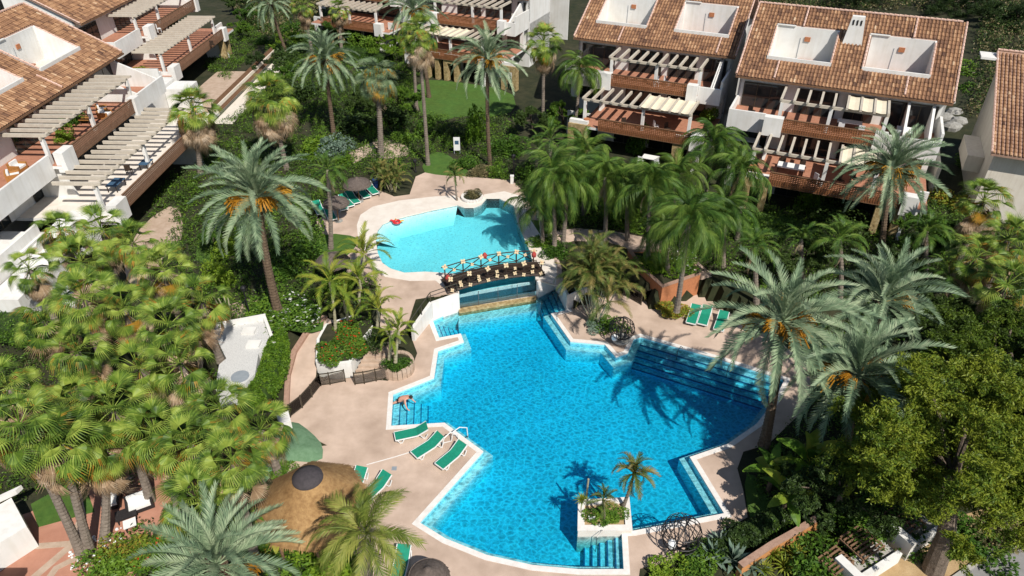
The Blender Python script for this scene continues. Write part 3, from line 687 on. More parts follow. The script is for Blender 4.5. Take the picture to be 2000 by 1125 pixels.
def well(x0, x1, y0, y1, zr, parent, door=0.5, chairs=False):
    """roof terrace cut into the slope: floor, walls, door"""
    zf = ZE + 0.35
    w_ = thing('roof_terrace', (0, 0, 0), '', ''); del w_['label']; del w_['category']; w_.parent = parent
    zb, z0 = zr(y1), zr(y0)
    MB().box(x0, x1, y0, y1, zf - .05, zf).build('terrace_floor', M['terra'] if chairs else M['cream'], w_)
    MB().box(x0, x1, y1, y1 + .15, zf, zb + .12).build('back_wall', M['white'], w_)
    MB().add([(x0, y0, zf), (x0, y1, zf), (x0, y1, zb + .16), (x0, y0, z0 + .16), (x0 - .15, y0, zf), (x0 - .15, y1, zf), (x0 - .15, y1, zb + .16), (x0 - .15, y0, z0 + .16)],
             [(0, 1, 2, 3), (7, 6, 5, 4), (3, 2, 6, 7)]).build('side_wall', M['white'], w_)
    MB().add([(x1, y0, zf), (x1, y1, zf), (x1, y1, zb + .16), (x1, y0, z0 + .16), (x1 + .15, y0, zf), (x1 + .15, y1, zf), (x1 + .15, y1, zb + .16), (x1 + .15, y0, z0 + .16)],
             [(3, 2, 1, 0), (4, 5, 6, 7), (7, 6, 2, 3)]).build('side_wall', M['white'], w_)
    MB().box(x0 - .15, x1 + .15, y0 - .18, y0, zf, z0 + .20).build('parapet', M['white'], w_)
    MB().box(x0 - .1, x0 + (x1 - x0) * .3, y1 - .12, y1 + .1, zb + .14, zb + .22).build('sill', M['white'], w_)
    xd = x0 + (x1 - x0) * door
    MB().box(xd - .05, xd, y1 - .03, y1 - .004, zf, zf + 2.0).build('door_edge', M['grey'], w_)
    MB().box(xd + .35, xd + .85, y1 - .10, y1 - .004, zf + 1.75, zf + 2.15).build('red_vent', M['pot'], w_)
    MB().box(xd + .1, xd + 1.6, y1 - .35, y1 - .004, zf, zf + .14).build('door_step', M['terra'], w_)
    for a, c in (((x0 - .1, y0 - .05, z0 + .12), (x0 - .1, y1, zb + .14)), ((x1 + .1, y0 - .05, z0 + .12), (x1 + .1, y1, zb + .14))): verge_row(a, c, w_)
def chimney(x, y, zr, parent, s=1.0):
    z = zr(y) - 0.2; h = 2.35 * s
    c = MB(); b0, b1 = .85 * s, .52 * s
    c.add([(x - b0, y - .45, z - .3), (x + b0, y - .45, z - .3), (x + b0, y + .45, z - .3), (x - b0, y + .45, z - .3), (x - b1, y - .28, z + h), (x + b1, y - .28, z + h), (x + b1, y + .28, z + h), (x - b1, y + .28, z + h)],
          [(3, 2, 1, 0), (4, 5, 6, 7), (0, 1, 5, 4), (1, 2, 6, 5), (2, 3, 7, 6), (3, 0, 4, 7)])
    o = c.build('chimney', M['white'], parent)
    for k in (-1, 0, 1):
        MB().box(x + k * .32 * s - .06, x + k * .32 * s + .06, y - .36, y - .28, z + h * .70, z + h * .88).build('slot', M['dark'], o)
def house(loc, rz, label, dy=0.0, roof=(-5.7, 11.9), rail1=(-0.5, 9.0), rail2=(-0.6, 7.6), perg1=(-2.3, 7.4), perg2=(-1.2, 7.2), wells=(), chim=(), canv1=(4.0, 9), canv2=(3.3, 7.3), portal=-1.45, has_roof=True, breaks=(), group='terraced houses round the pool', portals=None, post1=3.6, post2=2.9, lat='lattice', low='terra', block1=False):
    e = thing('terraced_house', loc, label, 'house', group, rz)
    yr1, yr2, ye = YR1 + dy, YR2 + dy, YE + dy
    x0, x1 = roof
    # storeys
    MB().box(x0 + 1.2, x1 - .3, yr1 + 4.2, yr1 + 4.4, 0, 2.55).build('wall', M['white'], e)
    MB().box(x0 + .3, x1 - .3, yr2 + 3.0, yr2 + 3.2, 2.9, 5.55).build('wall', M['white'], e)
    MB().box(x0 + .3, x1 - .3, ye + .9, ye + 1.1, 5.9, ZE + .3).build('wall', M['white'], e)
    for (xa, xb) in ((x0 + 2, x0 + 4.6), (rail1[0] + .5, rail1[0] + 3.6), (rail1[0] + 4.2, rail1[1] - .4)):
        if xb > xa + .5: window(xa, xb, yr1 + 4.15, 0.05, 2.35, e, 3 if xb - xa > 2 else 2)
    for (xa, xb) in ((x0 + 1.2, x0 + 4.0), (rail1[0] + .4, rail1[0] + 4.0), (rail1[0] + 4.8, rail1[1] - .3), (rail1[1] + .5, x1 - .8)):
        if xb > xa + .5: window(xa, xb, yr2 + 2.95, 2.95, 5.25, e, 3 if xb - xa > 2 else 2)
    for (xa, xb) in ((x0 + .8, x0 + 4.4), (rail2[0] + .4, rail2[0] + 3.8), (rail2[0] + 4.6, rail2[1] - .3), (rail2[1] + .6, x1 - .8)):
        if xb > xa + .5: window(xa, xb, ye + .85, 5.95, 8.2, e, 3 if xb - xa > 2 else 2)
    # slabs with terracotta floors
    MB().box(rail1[0] - 2.0, x1 - .3, yr1 + .12, ye + 1, 2.62, 2.86).build('floor_slab', M['white'], e)
    MB().box(rail1[0] - 2.0, x1 - .3, yr1 + .14, yr2 + 3.0, 2.864, 2.90).build('terrace_floor', M[low], e)
    xa_, xb_ = rail2[0] - 1.62, rail2[1] + 1.02
    MB().box(x0 + .52, xa_, yr2 + 1.06, ye + 6, 5.62, 5.86).box(xa_ + .003, xb_ - .003, yr2 + .12, ye + 6, 5.62, 5.86).box(xb_, x1 - .52, yr2 + .61, ye + 6, 5.62, 5.86).build('floor_slab', M['white'], e)
    MB().box(x0 + .52, xa_, yr2 + 1.06, ye + .9, 5.864, 5.90).box(xa_ + .003, xb_ - .003, yr2 + .14, ye + .9, 5.864, 5.90).box(xb_, x1 - .52, yr2 + .61, ye + .9, 5.864, 5.90).build('terrace_floor', M['terra'], e)
    MB().box(x0 + .3, x1 - .3, ye + 1.1, ye + 8, 0, 5.6).build('core', M['white'], e)
    # lattice railings and the white blocks that end them
    lattice(rail1[0], rail1[1], yr1, 2.78, 3.86, e, m=lat)
    lattice(rail2[0], rail2[1], yr2, 5.78, 6.86, e, m=lat)
    def block(xa, xb, ya, yb, za, zb): MB().box(xa, xb, ya, yb, za, zb).build('parapet_block', M['white'], e)
    block(rail2[0] - 1.6, rail2[0] - .03, yr2 - .25, yr2 + .5, 5.3, 6.95)
    block(rail2[1] + .03, rail2[1] + 1.0, yr2 - .25, yr2 + .5, 5.3, 6.95)
    block(rail1[1] + .03, rail1[1] + 1.2, yr1 - .25, yr1 + .6, 2.3, 3.95)
    if block1:
        block(rail1[0] - 1.7, rail1[0] - .03, yr1 - .3, yr1 + .5, 2.2, 3.85)
        block(rail1[0] - 1.7, rail1[0] - 1.5, yr1 + .52, yr1 + 3.0, 2.2, 3.3)
        block(rail1[0] - 4.5, rail1[0] - 1.9, yr1 + 1.2, yr1 + 3.4, 1.2, 3.5)
    block(x0 + .3, rail2[0] - 1.62, yr2 + .85, yr2 + 1.05, 5.0, 6.8)       # plain parapet beside the lattice
    block(x0 + .3, x0 + .5, yr2 + 1.06, ye + .9, 5.0, 6.8)
    block(rail2[1] + 1.02, x1 - .3, yr2 + .4, yr2 + .6, 5.1, 6.7)
    block(x1 - .5, x1 - .3, yr2 + .62, ye + .9, 5.1, 7.4)
    block(rail1[1] + 1.22, x1 - .4, yr1 + 1.5, yr1 + 1.7, 2.3, 3.8)
    # fins between the dwellings
    for xf in (rail1[1] + .6, rail2[0] - 1.0):
        z0_, yb = (0, yr1 + .4) if xf > rail1[1] else (2.9, yr2 + .3)
        MB().add([(xf - .12, yb - (.5 if z0_ == 0 else .2), z0_), (xf + .12, yb - (.5 if z0_ == 0 else .2), z0_), (xf + .12, yb + 2.6, z0_), (xf - .12, yb + 2.6, z0_), (xf - .12, yb + .5, z0_ + 2.62), (xf + .12, yb + .5, z0_ + 2.62), (xf + .12, yb + 2.6, z0_ + 2.62), (xf - .12, yb + 2.6, z0_ + 2.62)],
                 [(3, 2, 1, 0), (4, 5, 6, 7), (0, 1, 5, 4), (1, 2, 6, 5), (2, 3, 7, 6), (3, 0, 4, 7)]).build('fin_wall', M['white'], e)
    # diagonal fin walls of the end balcony
    for xf in (rail2[1] + 2.2, x1 - 1.2):
        if xf < x1 - .6:
            MB().add([(xf - .1, yr2 + .6, 5.9), (xf + .1, yr2 + .6, 5.9), (xf + .1, ye + .9, 5.9), (xf - .1, ye + .9, 5.9), (xf - .1, yr2 + .6, 6.7), (xf + .1, yr2 + .6, 6.7), (xf + .1, ye + .9, 8.6), (xf - .1, ye + .9, 8.6)],
                     [(4, 5, 6, 7), (0, 1, 5, 4), (1, 2, 6, 5), (2, 3, 7, 6), (3, 0, 4, 7)]).build('fin_wall', M['white'], e)
    # pergolas
    pergola(perg1[0], perg1[1], yr1 + .7, yr2 - .05, 5.25, e, 0.92, canv1, [perg1[0] + .1, post1, perg1[1]])
    pergola(perg2[0], perg2[1], yr2 + .5, ye + .3, 8.2, e, 0.98, canv2, [perg2[0] + .1, post2, perg2[1]])
    # stone porches at garden level
    for xp in (portals if portals is not None else [portal, rail1[1] - .6]):
        o = MB().box(xp - 1.0, xp - .45, yr1 + .1, yr1 + .9, 0, 2.95).box(xp + .45, xp + 1.0, yr1 + .1, yr1 + .9, 0, 2.95).box(xp - .45, xp + .45, yr1 + .1, yr1 + .9, 2.25, 2.95).build('stone_porch', M['stone'], e)
        MB().box(xp - .95, xp + .95, yr1 + .3, yr1 + .8, 2.953, 3.3).build('planter_box', M['white'], o)
    # roof
    if not has_roof: return e
    zr = lambda y: ZE + (y - ye) * SL
    yt = ye + 8.1
    rects = [(a, b, ye + 2.25, ye + 5.75) for a, b in wells]
    ch = [[Vector((a, c)), Vector((b, c)), Vector((b, d)), Vector((a, d))] for a, b, c, d in rects]
    b = MB(); loops = [[Vector((x0, ye)), Vector((x1, ye)), Vector((x1, yt)), Vector((x0, yt))]] + ch
    tri = tessellate_polygon([[Vector((p.x, p.y, 0)) for p in lp] for lp in loops]); fl_ = [p for lp in loops for p in lp]
    fs = []
    for t_ in tri:
        p1, p2, p3 = [fl_[i] for i in t_]; fs.append(t_ if (p2 - p1).cross(p3 - p1) > 0 else t_[::-1])
    n_ = len(fl_)
    b.add([(p.x, p.y, zr(p.y)) for p in fl_] + [(p.x, p.y, zr(p.y) - .16) for p in fl_],
          fs + [tuple(i + n_ for i in f_)[::-1] for f_ in fs] + [(0, 4 * 0 + 3, n_ + 3, n_), (1, 0, n_, n_ + 1), (2, 1, n_ + 1, n_ + 2), (3, 2, n_ + 2, n_ + 3)])
    b.build('roof_deck', M['brick'], e)
    tiled_roof(e, x0 + .05, x1 - .05, ye - .05, yt, rects, zr, seed=int(abs(x0 * 10)) + 3)
    verge_row((x0, ye, zr(ye) + .1), (x0, yt, zr(yt) + .1), e); verge_row((x1, ye, zr(ye) + .1), (x1, yt, zr(yt) + .1), e)
    verge_row((x0, yt, zr(yt) + .12), (x1, yt, zr(yt) + .12), e)
    for xb, ya, yb in breaks: verge_row((xb, ye + ya, zr(ye + ya) + .15), (xb, ye + yb, zr(ye + yb) + .15), e)
    MB().box(x0, x1, ye - .14, ye - .03, ZE - .2, ZE - .06).build('gutter', M['rope'], e)
    # attic and rear
    for xa in (x0 + .3, x1 - .5):
        MB().add([(xa, ye + .9, 2.9), (xa + .2, ye + .9, 2.9), (xa + .2, yt, 0), (xa, yt, 0), (xa, ye + .9, zr(ye + .9) - .2), (xa + .2, ye + .9, zr(ye + .9) - .2), (xa + .2, yt, zr(yt) - .2), (xa, yt, zr(yt) - .2)],
                 [(4, 5, 6, 7), (0, 1, 5, 4), (1, 2, 6, 5), (3, 0, 4, 7)]).build('gable_wall', M['white'], e)
    # rear slope, mirrored behind the ridge
    MB().add([(x0, yt, zr(yt)), (x1, yt, zr(yt)), (x1, yt + 8, ZE), (x0, yt + 8, ZE), (x0, yt, zr(yt) - .16), (x1, yt, zr(yt) - .16), (x1, yt + 8, ZE - .16), (x0, yt + 8, ZE - .16)],
             [(0, 1, 2, 3), (7, 6, 5, 4), (1, 5, 6, 2), (3, 2, 6, 7), (0, 3, 7, 4)]).build('rear_slope', M['verge'], e)
    MB().box(x0 + .3, x1 - .3, yt + 7.2, yt + 7.4, 0, ZE).build('rear_wall', M['white'], e)
    for k, (a, b_) in enumerate(wells): well(a, b_, ye + 2.25, ye + 5.75, zr, e, .42, chairs=(k == 1))
    for cx, cy_ in chim: chimney(cx, ye + cy_, zr, e)
    return e
RO = at(1500, 415, U); RO = Vector((RO.x, RO.y, U)); RZ = -R(24.5)
LO = at(280, 430, 1.5); LO = Vector((LO.x, LO.y, U)); LZ = R(88.5)
house(RO, RZ, 'terraced house with tiled roof, white slotted chimney and two roof terraces', 0, wells=[(-3.4, 1.8), (4.6, 9.7)], chim=[(3.2, 5.0)], breaks=[(-2.4, 0, 2.1), (8.2, 0, 2.1), (8.0, 5.8, 8.1), (-1.2, 5.8, 8.1)], rail1=(-0.5, 9.6), rail2=(-0.6, 6.6))
house(RO, RZ, 'terraced house left of the chimneyed one, its roof cut by two white terraces', 5.4, roof=(-23.4, -6.7), rail1=(-17.4, -8.4), rail2=(-17.8, -10.2), perg1=(-19.4, -8.9), perg2=(-18.3, -9.3), wells=[(-21.6, -16.4), (-13.3, -8.1)], canv1=(-14.2, -8), canv2=(-5, -4), breaks=[(-18.6, 0, 2.1), (-8.6, 0, 2.1)], post1=-13.4, post2=-13.6, portals=[-19.6, -9.0])
house(RO, RZ, 'terraced house at the top centre, half hidden by palms, stone porches on the lawn', 19.2, roof=(-52.0, -34.5), rail1=(-46, -37.5), rail2=(-45.5, -37.0), perg1=(-47, -37.5), perg2=(-46.5, -37), wells=[], canv1=(-46, -40), canv2=(-5, -4), portals=[-44.2, -41.5, -33.5], post1=-42, post2=-41)
house(RO, RZ, 'terraced house at the far top behind the date palms, mostly hidden', 26.0, roof=(-72.0, -54.5), rail1=(-66, -57), rail2=(-65, -57.0), perg1=(-67, -57.5), perg2=(-66, -57), wells=[], canv1=(-5, -4), canv2=(-5, -4), portals=[-64], post1=-62, post2=-61)
house(LO, LZ, 'near left terraced house with big terraces and cream beamed pergolas', -0.2, roof=(-9.5, 18.1), rail1=(-2.6, 11.0), rail2=(0.0, 10.4), perg1=(-3.6, 12.0), perg2=(-1.4, 12.4), wells=[(8.6, 14.8), (-0.4, 5.8), (-8.6, -2.6)], canv1=(-50, -40), canv2=(-50, -40), portals=[12.5], post1=4.5, post2=5.5, breaks=[(7.4, 0, 2.1)], lat='brownlattice', low='beach', block1=True)
house(LO + Vector((-9.9 * math.cos(R(1.5)) + 34 * math.sin(R(1.5)), 34 * math.cos(R(1.5)) + 9.9 * math.sin(R(1.5)), 0)), LZ, 'far left terraced house behind the near one, long rows of beams above brown lattice', -0.4, roof=(-5.6, 16), rail1=(-3.0, 11.5), rail2=(2.4, 15), perg1=(-4.0, 12), perg2=(0.5, 15), wells=[(2, 7.5)], canv1=(-50, -40), canv2=(-50, -40), portals=[12.5], post1=4.0, post2=6.5, lat='brownlattice', block1=True)
def LL(x, y, z=0.0):      # a point in the left houses' frame
    c, s = math.cos(LZ), math.sin(LZ); return Vector((LO.x + x * c - y * s, LO.y + x * s + y * c, U + z))
def RR(x, y, z=0.0):
    c, s = math.cos(RZ), math.sin(RZ); return Vector((RO.x + x * c - y * s, RO.y + x * s + y * c, U + z))
# white stair and terrace block that joins the two left houses
j = thing('link_building', LO, 'plain white stepped block joining the two left houses', 'building', None, LZ)
MB().box(19, 27.5, 8.2, 14, 0, 3.2).build('wall', M['white'], j)
MB().box(24.6, 27.5, 5.6, 8.15, 0, 2.9).build('wing', M['white'], j)
MB().box(18.6, 24.5, 10.5, 10.7, 3.2, 4.1).box(18.6, 18.8, 10.7, 14, 3.2, 4.1).build('parapet', M['white'], j)
window(20, 21.6, 8.15, 1.2, 2.0, j, 2)
MB().box(20, 25.5, 13.2, 15.5, 3.2, 6.2).build('upper_wall', M['white'], j)
MB().box(19, 25, 10.75, 13.15, 3.203, 3.24).build('terrace_floor', M['terra'], j)
# garden wall with a brown board on top, by the far left house
j = thing('garden_wall', LO, 'white garden wall with a long brown board, top left', 'wall', None, LZ)
MB().box(24.6, 46, 2.6, 2.85, -0.05, 1.1).build('wall', M['cream'], j)
MB().add([(24.6, 2.45, .35), (46, 2.45, .35), (46, 2.9, 1.5), (24.6, 2.9, 1.5), (24.6, 2.55, .3), (46, 2.55, .3), (46, 3.0, 1.45), (24.6, 3.0, 1.45)], [(0, 1, 2, 3), (7, 6, 5, 4), (3, 2, 6, 7), (0, 3, 7, 4)]).build('board', M['rope'], j)
MB().box(22, 46, 0.2, 2.4, -.02, .02).build('paving', M['cream'], j)
MB().box(22, 40, 3.1, 8.5, -.02, .025).build('patio', M['path_stone'], j)
# white terrace walls at the left edge
j = thing('corner_house', LO, 'white stepped house corner cut off by the left edge of the photo', 'house', None, LZ)
MB().box(-14, -6.2, 4.0, 10, 0, 2.6).build('wall', M['white'], j)
MB().box(-14, -7.2, 1.6, 3.95, 0, 1.9).build('lower_wall', M['white'], j)
MB().box(-13, -9.2, -1.5, 1.5, 0, .9).build('terrace_wall', M['white'], j)
MB().box(-14, -6.4, 4.2, 4.4, 2.6, 3.4).build('parapet', M['white'], j)
window(-12.5, -8.5, 3.9, .3, 1.9, j, 3)
# house at the right edge, gable towards us
h3 = thing('edge_house', RO, 'white house at the right edge, tiled roof over a plain gable wall', 'house', None, RZ)
x0, x1, ya, yt = 15.4, 32.0, 5.6, 19.0
zr3 = lambda y: 6.1 + (y - ya) * SL * .62
s_keep = SL
MB().add([(x0, ya, zr3(ya)), (x1, ya, zr3(ya)), (x1, yt, zr3(yt)), (x0, yt, zr3(yt)), (x0, ya, zr3(ya) - .2), (x1, ya, zr3(ya) - .2), (x1, yt, zr3(yt) - .2), (x0, yt, zr3(yt) - .2)],
         [(0, 1, 2, 3), (7, 6, 5, 4), (0, 4, 5, 1), (0, 3, 7, 4), (2, 6, 7, 3)]).build('roof_deck', M['brick'], h3)
def tiled_low(parent, x0, x1, y0, y1, zf, k):
    a = math.atan(SL * k); rg = np.random.RandomState(5); c_, s_ = math.cos(a), math.sin(a); V = []; F = []; T = []; b = 0
    nc = int((x1 - x0) / .3); nr = int((y1 - y0) / c_ / .46); an = np.linspace(0, math.pi, 5)
    for i in range(nc):
        cx = x0 + (i + .5) * .3
        for j in range(nr):
            s0 = j * .46; tone = min(1, max(0, rg.normal(.55, .16)))
            for ss, rr, lift in ((s0 - .02, .112, .05), (s0 + .51, .09, .012)):
                for q in an:
                    h = math.sin(q) * rr * .9 + lift; V.append((cx - math.cos(q) * rr, y0 + ss * c_ - h * s_, zf(y0) + ss * s_ + h * c_))
            F += [(b + k_, b + k_ + 1, b + 6 + k_, b + 5 + k_) for k_ in range(4)] + [(b + 4, b + 3, b + 2, b + 1, b)]; T += [tone] * 5; b += 10
    me = bpy.data.meshes.new('roof_tiles'); me.from_pydata(V, [], F); me.materials.append(M['tiles'])
    me.attributes.new('tone', 'FLOAT', 'FACE').data.foreach_set('value', T); o = link('roof_tiles', me, parent); o['kind'] = 'stuff'
tiled_low(h3, x0, x1, ya, yt, zr3, .62)
verge_row((x0, ya, zr3(ya) + .1), (x0, yt, zr3(yt) + .1), h3); verge_row((x0, yt, zr3(yt) + .1), (x1, yt, zr3(yt) + .1), h3)
MB().add([(x0 + .4, ya + .8, 0), (x0 + .4, yt - .5, 0), (x0 + .4, yt - .5, zr3(yt) - .4), (x0 + .4, ya + .8, zr3(ya + .8) - .22), (x0 + .65, ya + .8, 0), (x0 + .65, yt - .5, 0), (x0 + .65, yt - .5, zr3(yt) - .4), (x0 + .65, ya + .8, zr3(ya + .8) - .22)],
         [(3, 2, 1, 0), (4, 5, 6, 7), (0, 4, 7, 3), (1, 2, 6, 5)]).build('gable_wall', M['cream'], h3)
MB().box(x0 + .66, x1, ya + .8, ya + 1.05, 0, 6.0).build('front_wall', M['cream'], h3)
MB().box(x0 - .9, x0 + .39, 9.2, 14.2, 2.9, 4.3).build('side_balcony', M['cream'], h3)
MB().box(x0 - 1.3, x0 + .1, yt - 1.5, yt + .4, zr3(yt) - .5, zr3(yt) - .3).build('eave_board', M['white'], h3)
MB().box(x0 - 2.6, x0 - 2.3, 10, 19, 0, 2.4).build('side_wall', M['cream'], h3)
# ================================================================== PLANTS
def mesh_from(name, V, F, mats, mi=None):
    me = bpy.data.meshes.new(name); me.from_pydata([tuple(v) for v in V], [], F)
    for m_ in mats: me.materials.append(m_)
    if mi: me.polygons.foreach_set("material_index", mi)
    me.update(); return me
def frond_mesh(name, mat_, L=4.2, droop=0.9, rise=0.35, n=44, ll=0.55, vee=0.5, hang=0.0, lw=0.05, seed=1, bare=0.12, twist=0.0):
    """feather leaf: arched midrib with two rows of narrow leaflets"""
    r = random.Random(seed); V = []; F = []
    def P(t):   # midrib
        x = L * (t - droop * 0.22 * t ** 3); z = L * (rise * t - droop * 0.75 * t ** 2.4)
        return Vector((x, L * twist * t * t, z))
    k = 9
    for i in range(k):
        t = i / (k - 1); p = P(t); w_ = 0.035 * (1 - t * .85)
        V += [p + Vector((0, w_, 0)), p + Vector((0, 0, w_ * 1.3)), p + Vector((0, -w_, 0))]
    for i in range(k - 1):
        b = 3 * i; F += [(b, b + 1, b + 4, b + 3), (b + 1, b + 2, b + 5, b + 4)]
    for i in range(n):
        t = bare + (1 - bare) * (i + .5) / n
        p = P(t); d = (P(min(t + .02, 1.0)) - P(t - .02)).normalized()
        side = Vector((0, 1, 0)); up = side.cross(d) * -1
        if up.z < 0: up = -up
        l0 = ll * (math.sin(min(1, (t - bare) * 3.2 + .25) * math.pi / 2)) * (1 - .55 * max(0, t - .55) / .45)
        for s_ in (-1, 1):
            l_ = l0 * r.uniform(.85, 1.1)
            a = 0.75 + r.uniform(-.12, .12) - .25 * t
            dr = (side * s_ * math.sin(a) + d * math.cos(a) + up * (vee + r.uniform(-.12, .12)) * .7).normalized()
            tip = p + dr * l_ + Vector((0, 0, -hang * l_ * r.uniform(.7, 1.2)))
            mid = p + dr * l_ * .5 + Vector((0, 0, -hang * l_ * .2))
            wv = d * (lw / 2)
            b = len(V); V += [p - wv * .7, p + wv * .7, mid + wv, mid - wv, tip]
            F += [(b, b + 1, b + 2, b + 3), (b + 3, b + 2, b + 4)]
    return mesh_from(name, V, F, [mat_])
def fan_mesh(name, mat_, pet=1.1, rad=1.0, seg=22, spread=3.4, sag=0.35, seed=1, cup=0.25, tip=None):
    """fan leaf: stalk, pleated blade that splits into drooping points"""
    r = random.Random(seed); V = []; F = []
    for i in range(5):
        t = i / 4; p = Vector((pet * t, 0, .28 * pet * math.sin(t * 1.6) * 0.6)); w_ = .03 * (1 - t * .4)
        V += [p + Vector((0, w_, 0)), p + Vector((0, 0, w_)), p + Vector((0, -w_, 0))]
    for i in range(4):
        b = 3 * i; F += [(b, b + 1, b + 4, b + 3), (b + 1, b + 2, b + 5, b + 4)]
    h = Vector((pet, 0, .28 * pet * math.sin(1.6) * .6))
    pts_in = []
    def pos(a, q, pleat=0):
        x = math.cos(a) * q; y = math.sin(a) * q
        z = -sag * q * q * (.6 + .4 * math.cos(a)) + cup * abs(math.sin(a)) * q * .6 - (q > rad * .8) * (q - rad * .8) * sag * 1.5 + pleat
        return h + Vector((x, y, z))
    for i in range(seg):
        a0 = -spread / 2 + spread * i / seg; a1 = -spread / 2 + spread * (i + 1) / seg; am = (a0 + a1) / 2
        q = rad * (.50 + .1 * math.cos(am)) ; qe = rad * (1.0 + .12 * math.cos(am)) * r.uniform(.9, 1.06)
        b = len(V)
        V += [h, pos(a0, q, -.014), pos(am, q, .022), pos(a1, q, -.014), pos(am, q + (qe - q) * .55, .01), pos(am + r.uniform(-.04, .04), qe, -r.uniform(0, .14) * rad)]
        m0 = pos(am, q + (qe - q) * .55, .0); hw = (V[b + 3] - V[b + 1]) * .28; V[b + 4] = m0 - hw; V.append(m0 + hw)
        F += [(b, b + 1, b + 2), (b, b + 2, b + 3), (b + 1, b + 4, b + 6, b + 3), (b + 4, b + 5, b + 6)]
    mi = None
    if tip:
        mi = [0] * 8 + [1 if (k_ % 4 == 3 or (k_ % 4 == 2 and r.random() < .35)) and r.random() < .55 else 0 for k_ in range(seg * 4)]
    return mesh_from(name, V, F, [mat_] + ([tip] if tip else []), mi)
def stalk_mesh(name, seed):
    """bunch of orange date stalks"""
    r = random.Random(seed); b = MB()
    b.tube([(0, 0, 0), (.5, 0, .22), (.9, 0, .15)], [.045, .04, .03], 4)
    for i in range(54):
        a = r.uniform(-.9, .9); l_ = r.uniform(.55, .95); e_ = r.uniform(-.4, .5)
        p = Vector((.5 + r.uniform(0, .4), 0, .18))
        d = Vector((math.cos(a), math.sin(a), e_))
        q = p + d * l_ * .6; t = q + d * l_ * .25 + Vector((0, 0, -.28 * l_))
        b.bar(p, q, .026); b.bar(q, t, .034)
    me = b.build('tmp', M['fruit']); m_ = me.data; m_.name = name; bpy.data.objects.remove(me); return m_
FR = {}
def fset(key, mat_, **kw):
    FR[key] = [frond_mesh(key, mat_, seed=i * 7 + 1, **{**kw, 'droop': kw.get('droop', .9) * (.75 + .18 * i), 'twist': (-.06, .05, -.03, .07)[i]}) for i in range(4)]
fset('date', M['date'], L=4.3, droop=.62, rise=.30, n=58, ll=.60, vee=.5, lw=.058)
fset('queen', M['queen'], L=4.2, droop=1.12, rise=.60, n=60, ll=1.0, vee=.1, hang=1.0, lw=.05)
fset('queenyoung', M['lightqueen'], L=3.6, droop=1.0, rise=.60, n=60, ll=.80, vee=.25, hang=.5, lw=.055)
fset('deadfrond', M['dead'], L=3.4, droop=.8, rise=.2, n=30, ll=.4, vee=.2, hang=.6, lw=.045)
fset('lime', M['lime'], L=2.7, droop=.85, rise=.5, n=38, ll=.5, vee=.3, hang=.15, lw=.065)
fset('areca', M['olive'], L=2.8, droop=.9, rise=.65, n=40, ll=.52, vee=.3, hang=.2, lw=.05)
fset('kentia', M['queen'], L=2.9, droop=.9, rise=.5, n=38, ll=.62, vee=.1, hang=.25, lw=.06)
fset('pygmy', M['olive'], L=1.25, droop=.9, rise=.5, n=30, ll=.3, vee=.4, lw=.035)
fset('feather', M['queen'], L=3.0, droop=.7, rise=.45, n=40, ll=.5, vee=.4, hang=.1, lw=.055)
for kx, mx_ in (('fan', M['fan']), ('fangrey', M['fangrey'])):
    FR[kx] = [fan_mesh(kx, mx_, 1.15, .76, seed=i, sag=.25 + .22 * i, cup=.62 - .2 * i, tip=M['fanyellow'] if i == 3 else None) for i in range(4)]
FR['fanyellow'] = [fan_mesh('fanyellow', M['fanyellow'], 1.05, .75, seed=i + 9, sag=.4 + .1 * i) for i in range(2)]
FR['dead'] = [fan_mesh('dead', M['dead'], .8, .72, seg=16, spread=2.0, seed=i + 20, sag=.8, cup=-.2) for i in range(3)]
FR['stalk'] = [stalk_mesh('fruit_stalk', i) for i in range(3)]
KIDMESH = {'date': 'frond', 'fan': 'fan_leaf'}
def trunk(pts, r0, r1, m, parent, name='trunk', rings=0.22, flare=1.35):
    """palm stem with leaf scars as ridges"""
    p0, p1 = Vector(pts[0]), Vector(pts[-1]); L = (p1 - p0).length; n = max(4, int(L / rings))
    P = []; Rr = []
    bend = Vector((rnd.uniform(-.02, .02), rnd.uniform(-.02, .02), 0)) * L
    for i in range(n + 1):
        t = i / n; p = p0.lerp(p1, t) + bend * math.sin(math.pi * t)
        rad = (r0 * (1 - t) + r1 * t) * (1 + (flare - 1) * math.exp(-t * L * 1.6))
        P += [p - Vector((0, 0, .03)), p + Vector((0, 0, .03))] if 0 < i < n else [p]
        Rr += [rad * .93, rad * 1.05] if 0 < i < n else [rad]
    return MB().tube(P, Rr, 9).build(name, m, parent)
def place(o, az, el, roll=0.0, off=Vector((0, 0, 0)), sc_=1.0):
    # leaf grows along +x: roll about itself, tilt up by el, turn to az
    o.matrix_parent_inverse.identity()
    q = Matrix.Rotation(az, 4, 'Z') @ Matrix.Rotation(-el, 4, 'Y') @ Matrix.Rotation(roll, 4, 'X')
    o.matrix_basis = Matrix.Translation(off) @ q @ Matrix.Scale(sc_, 4)
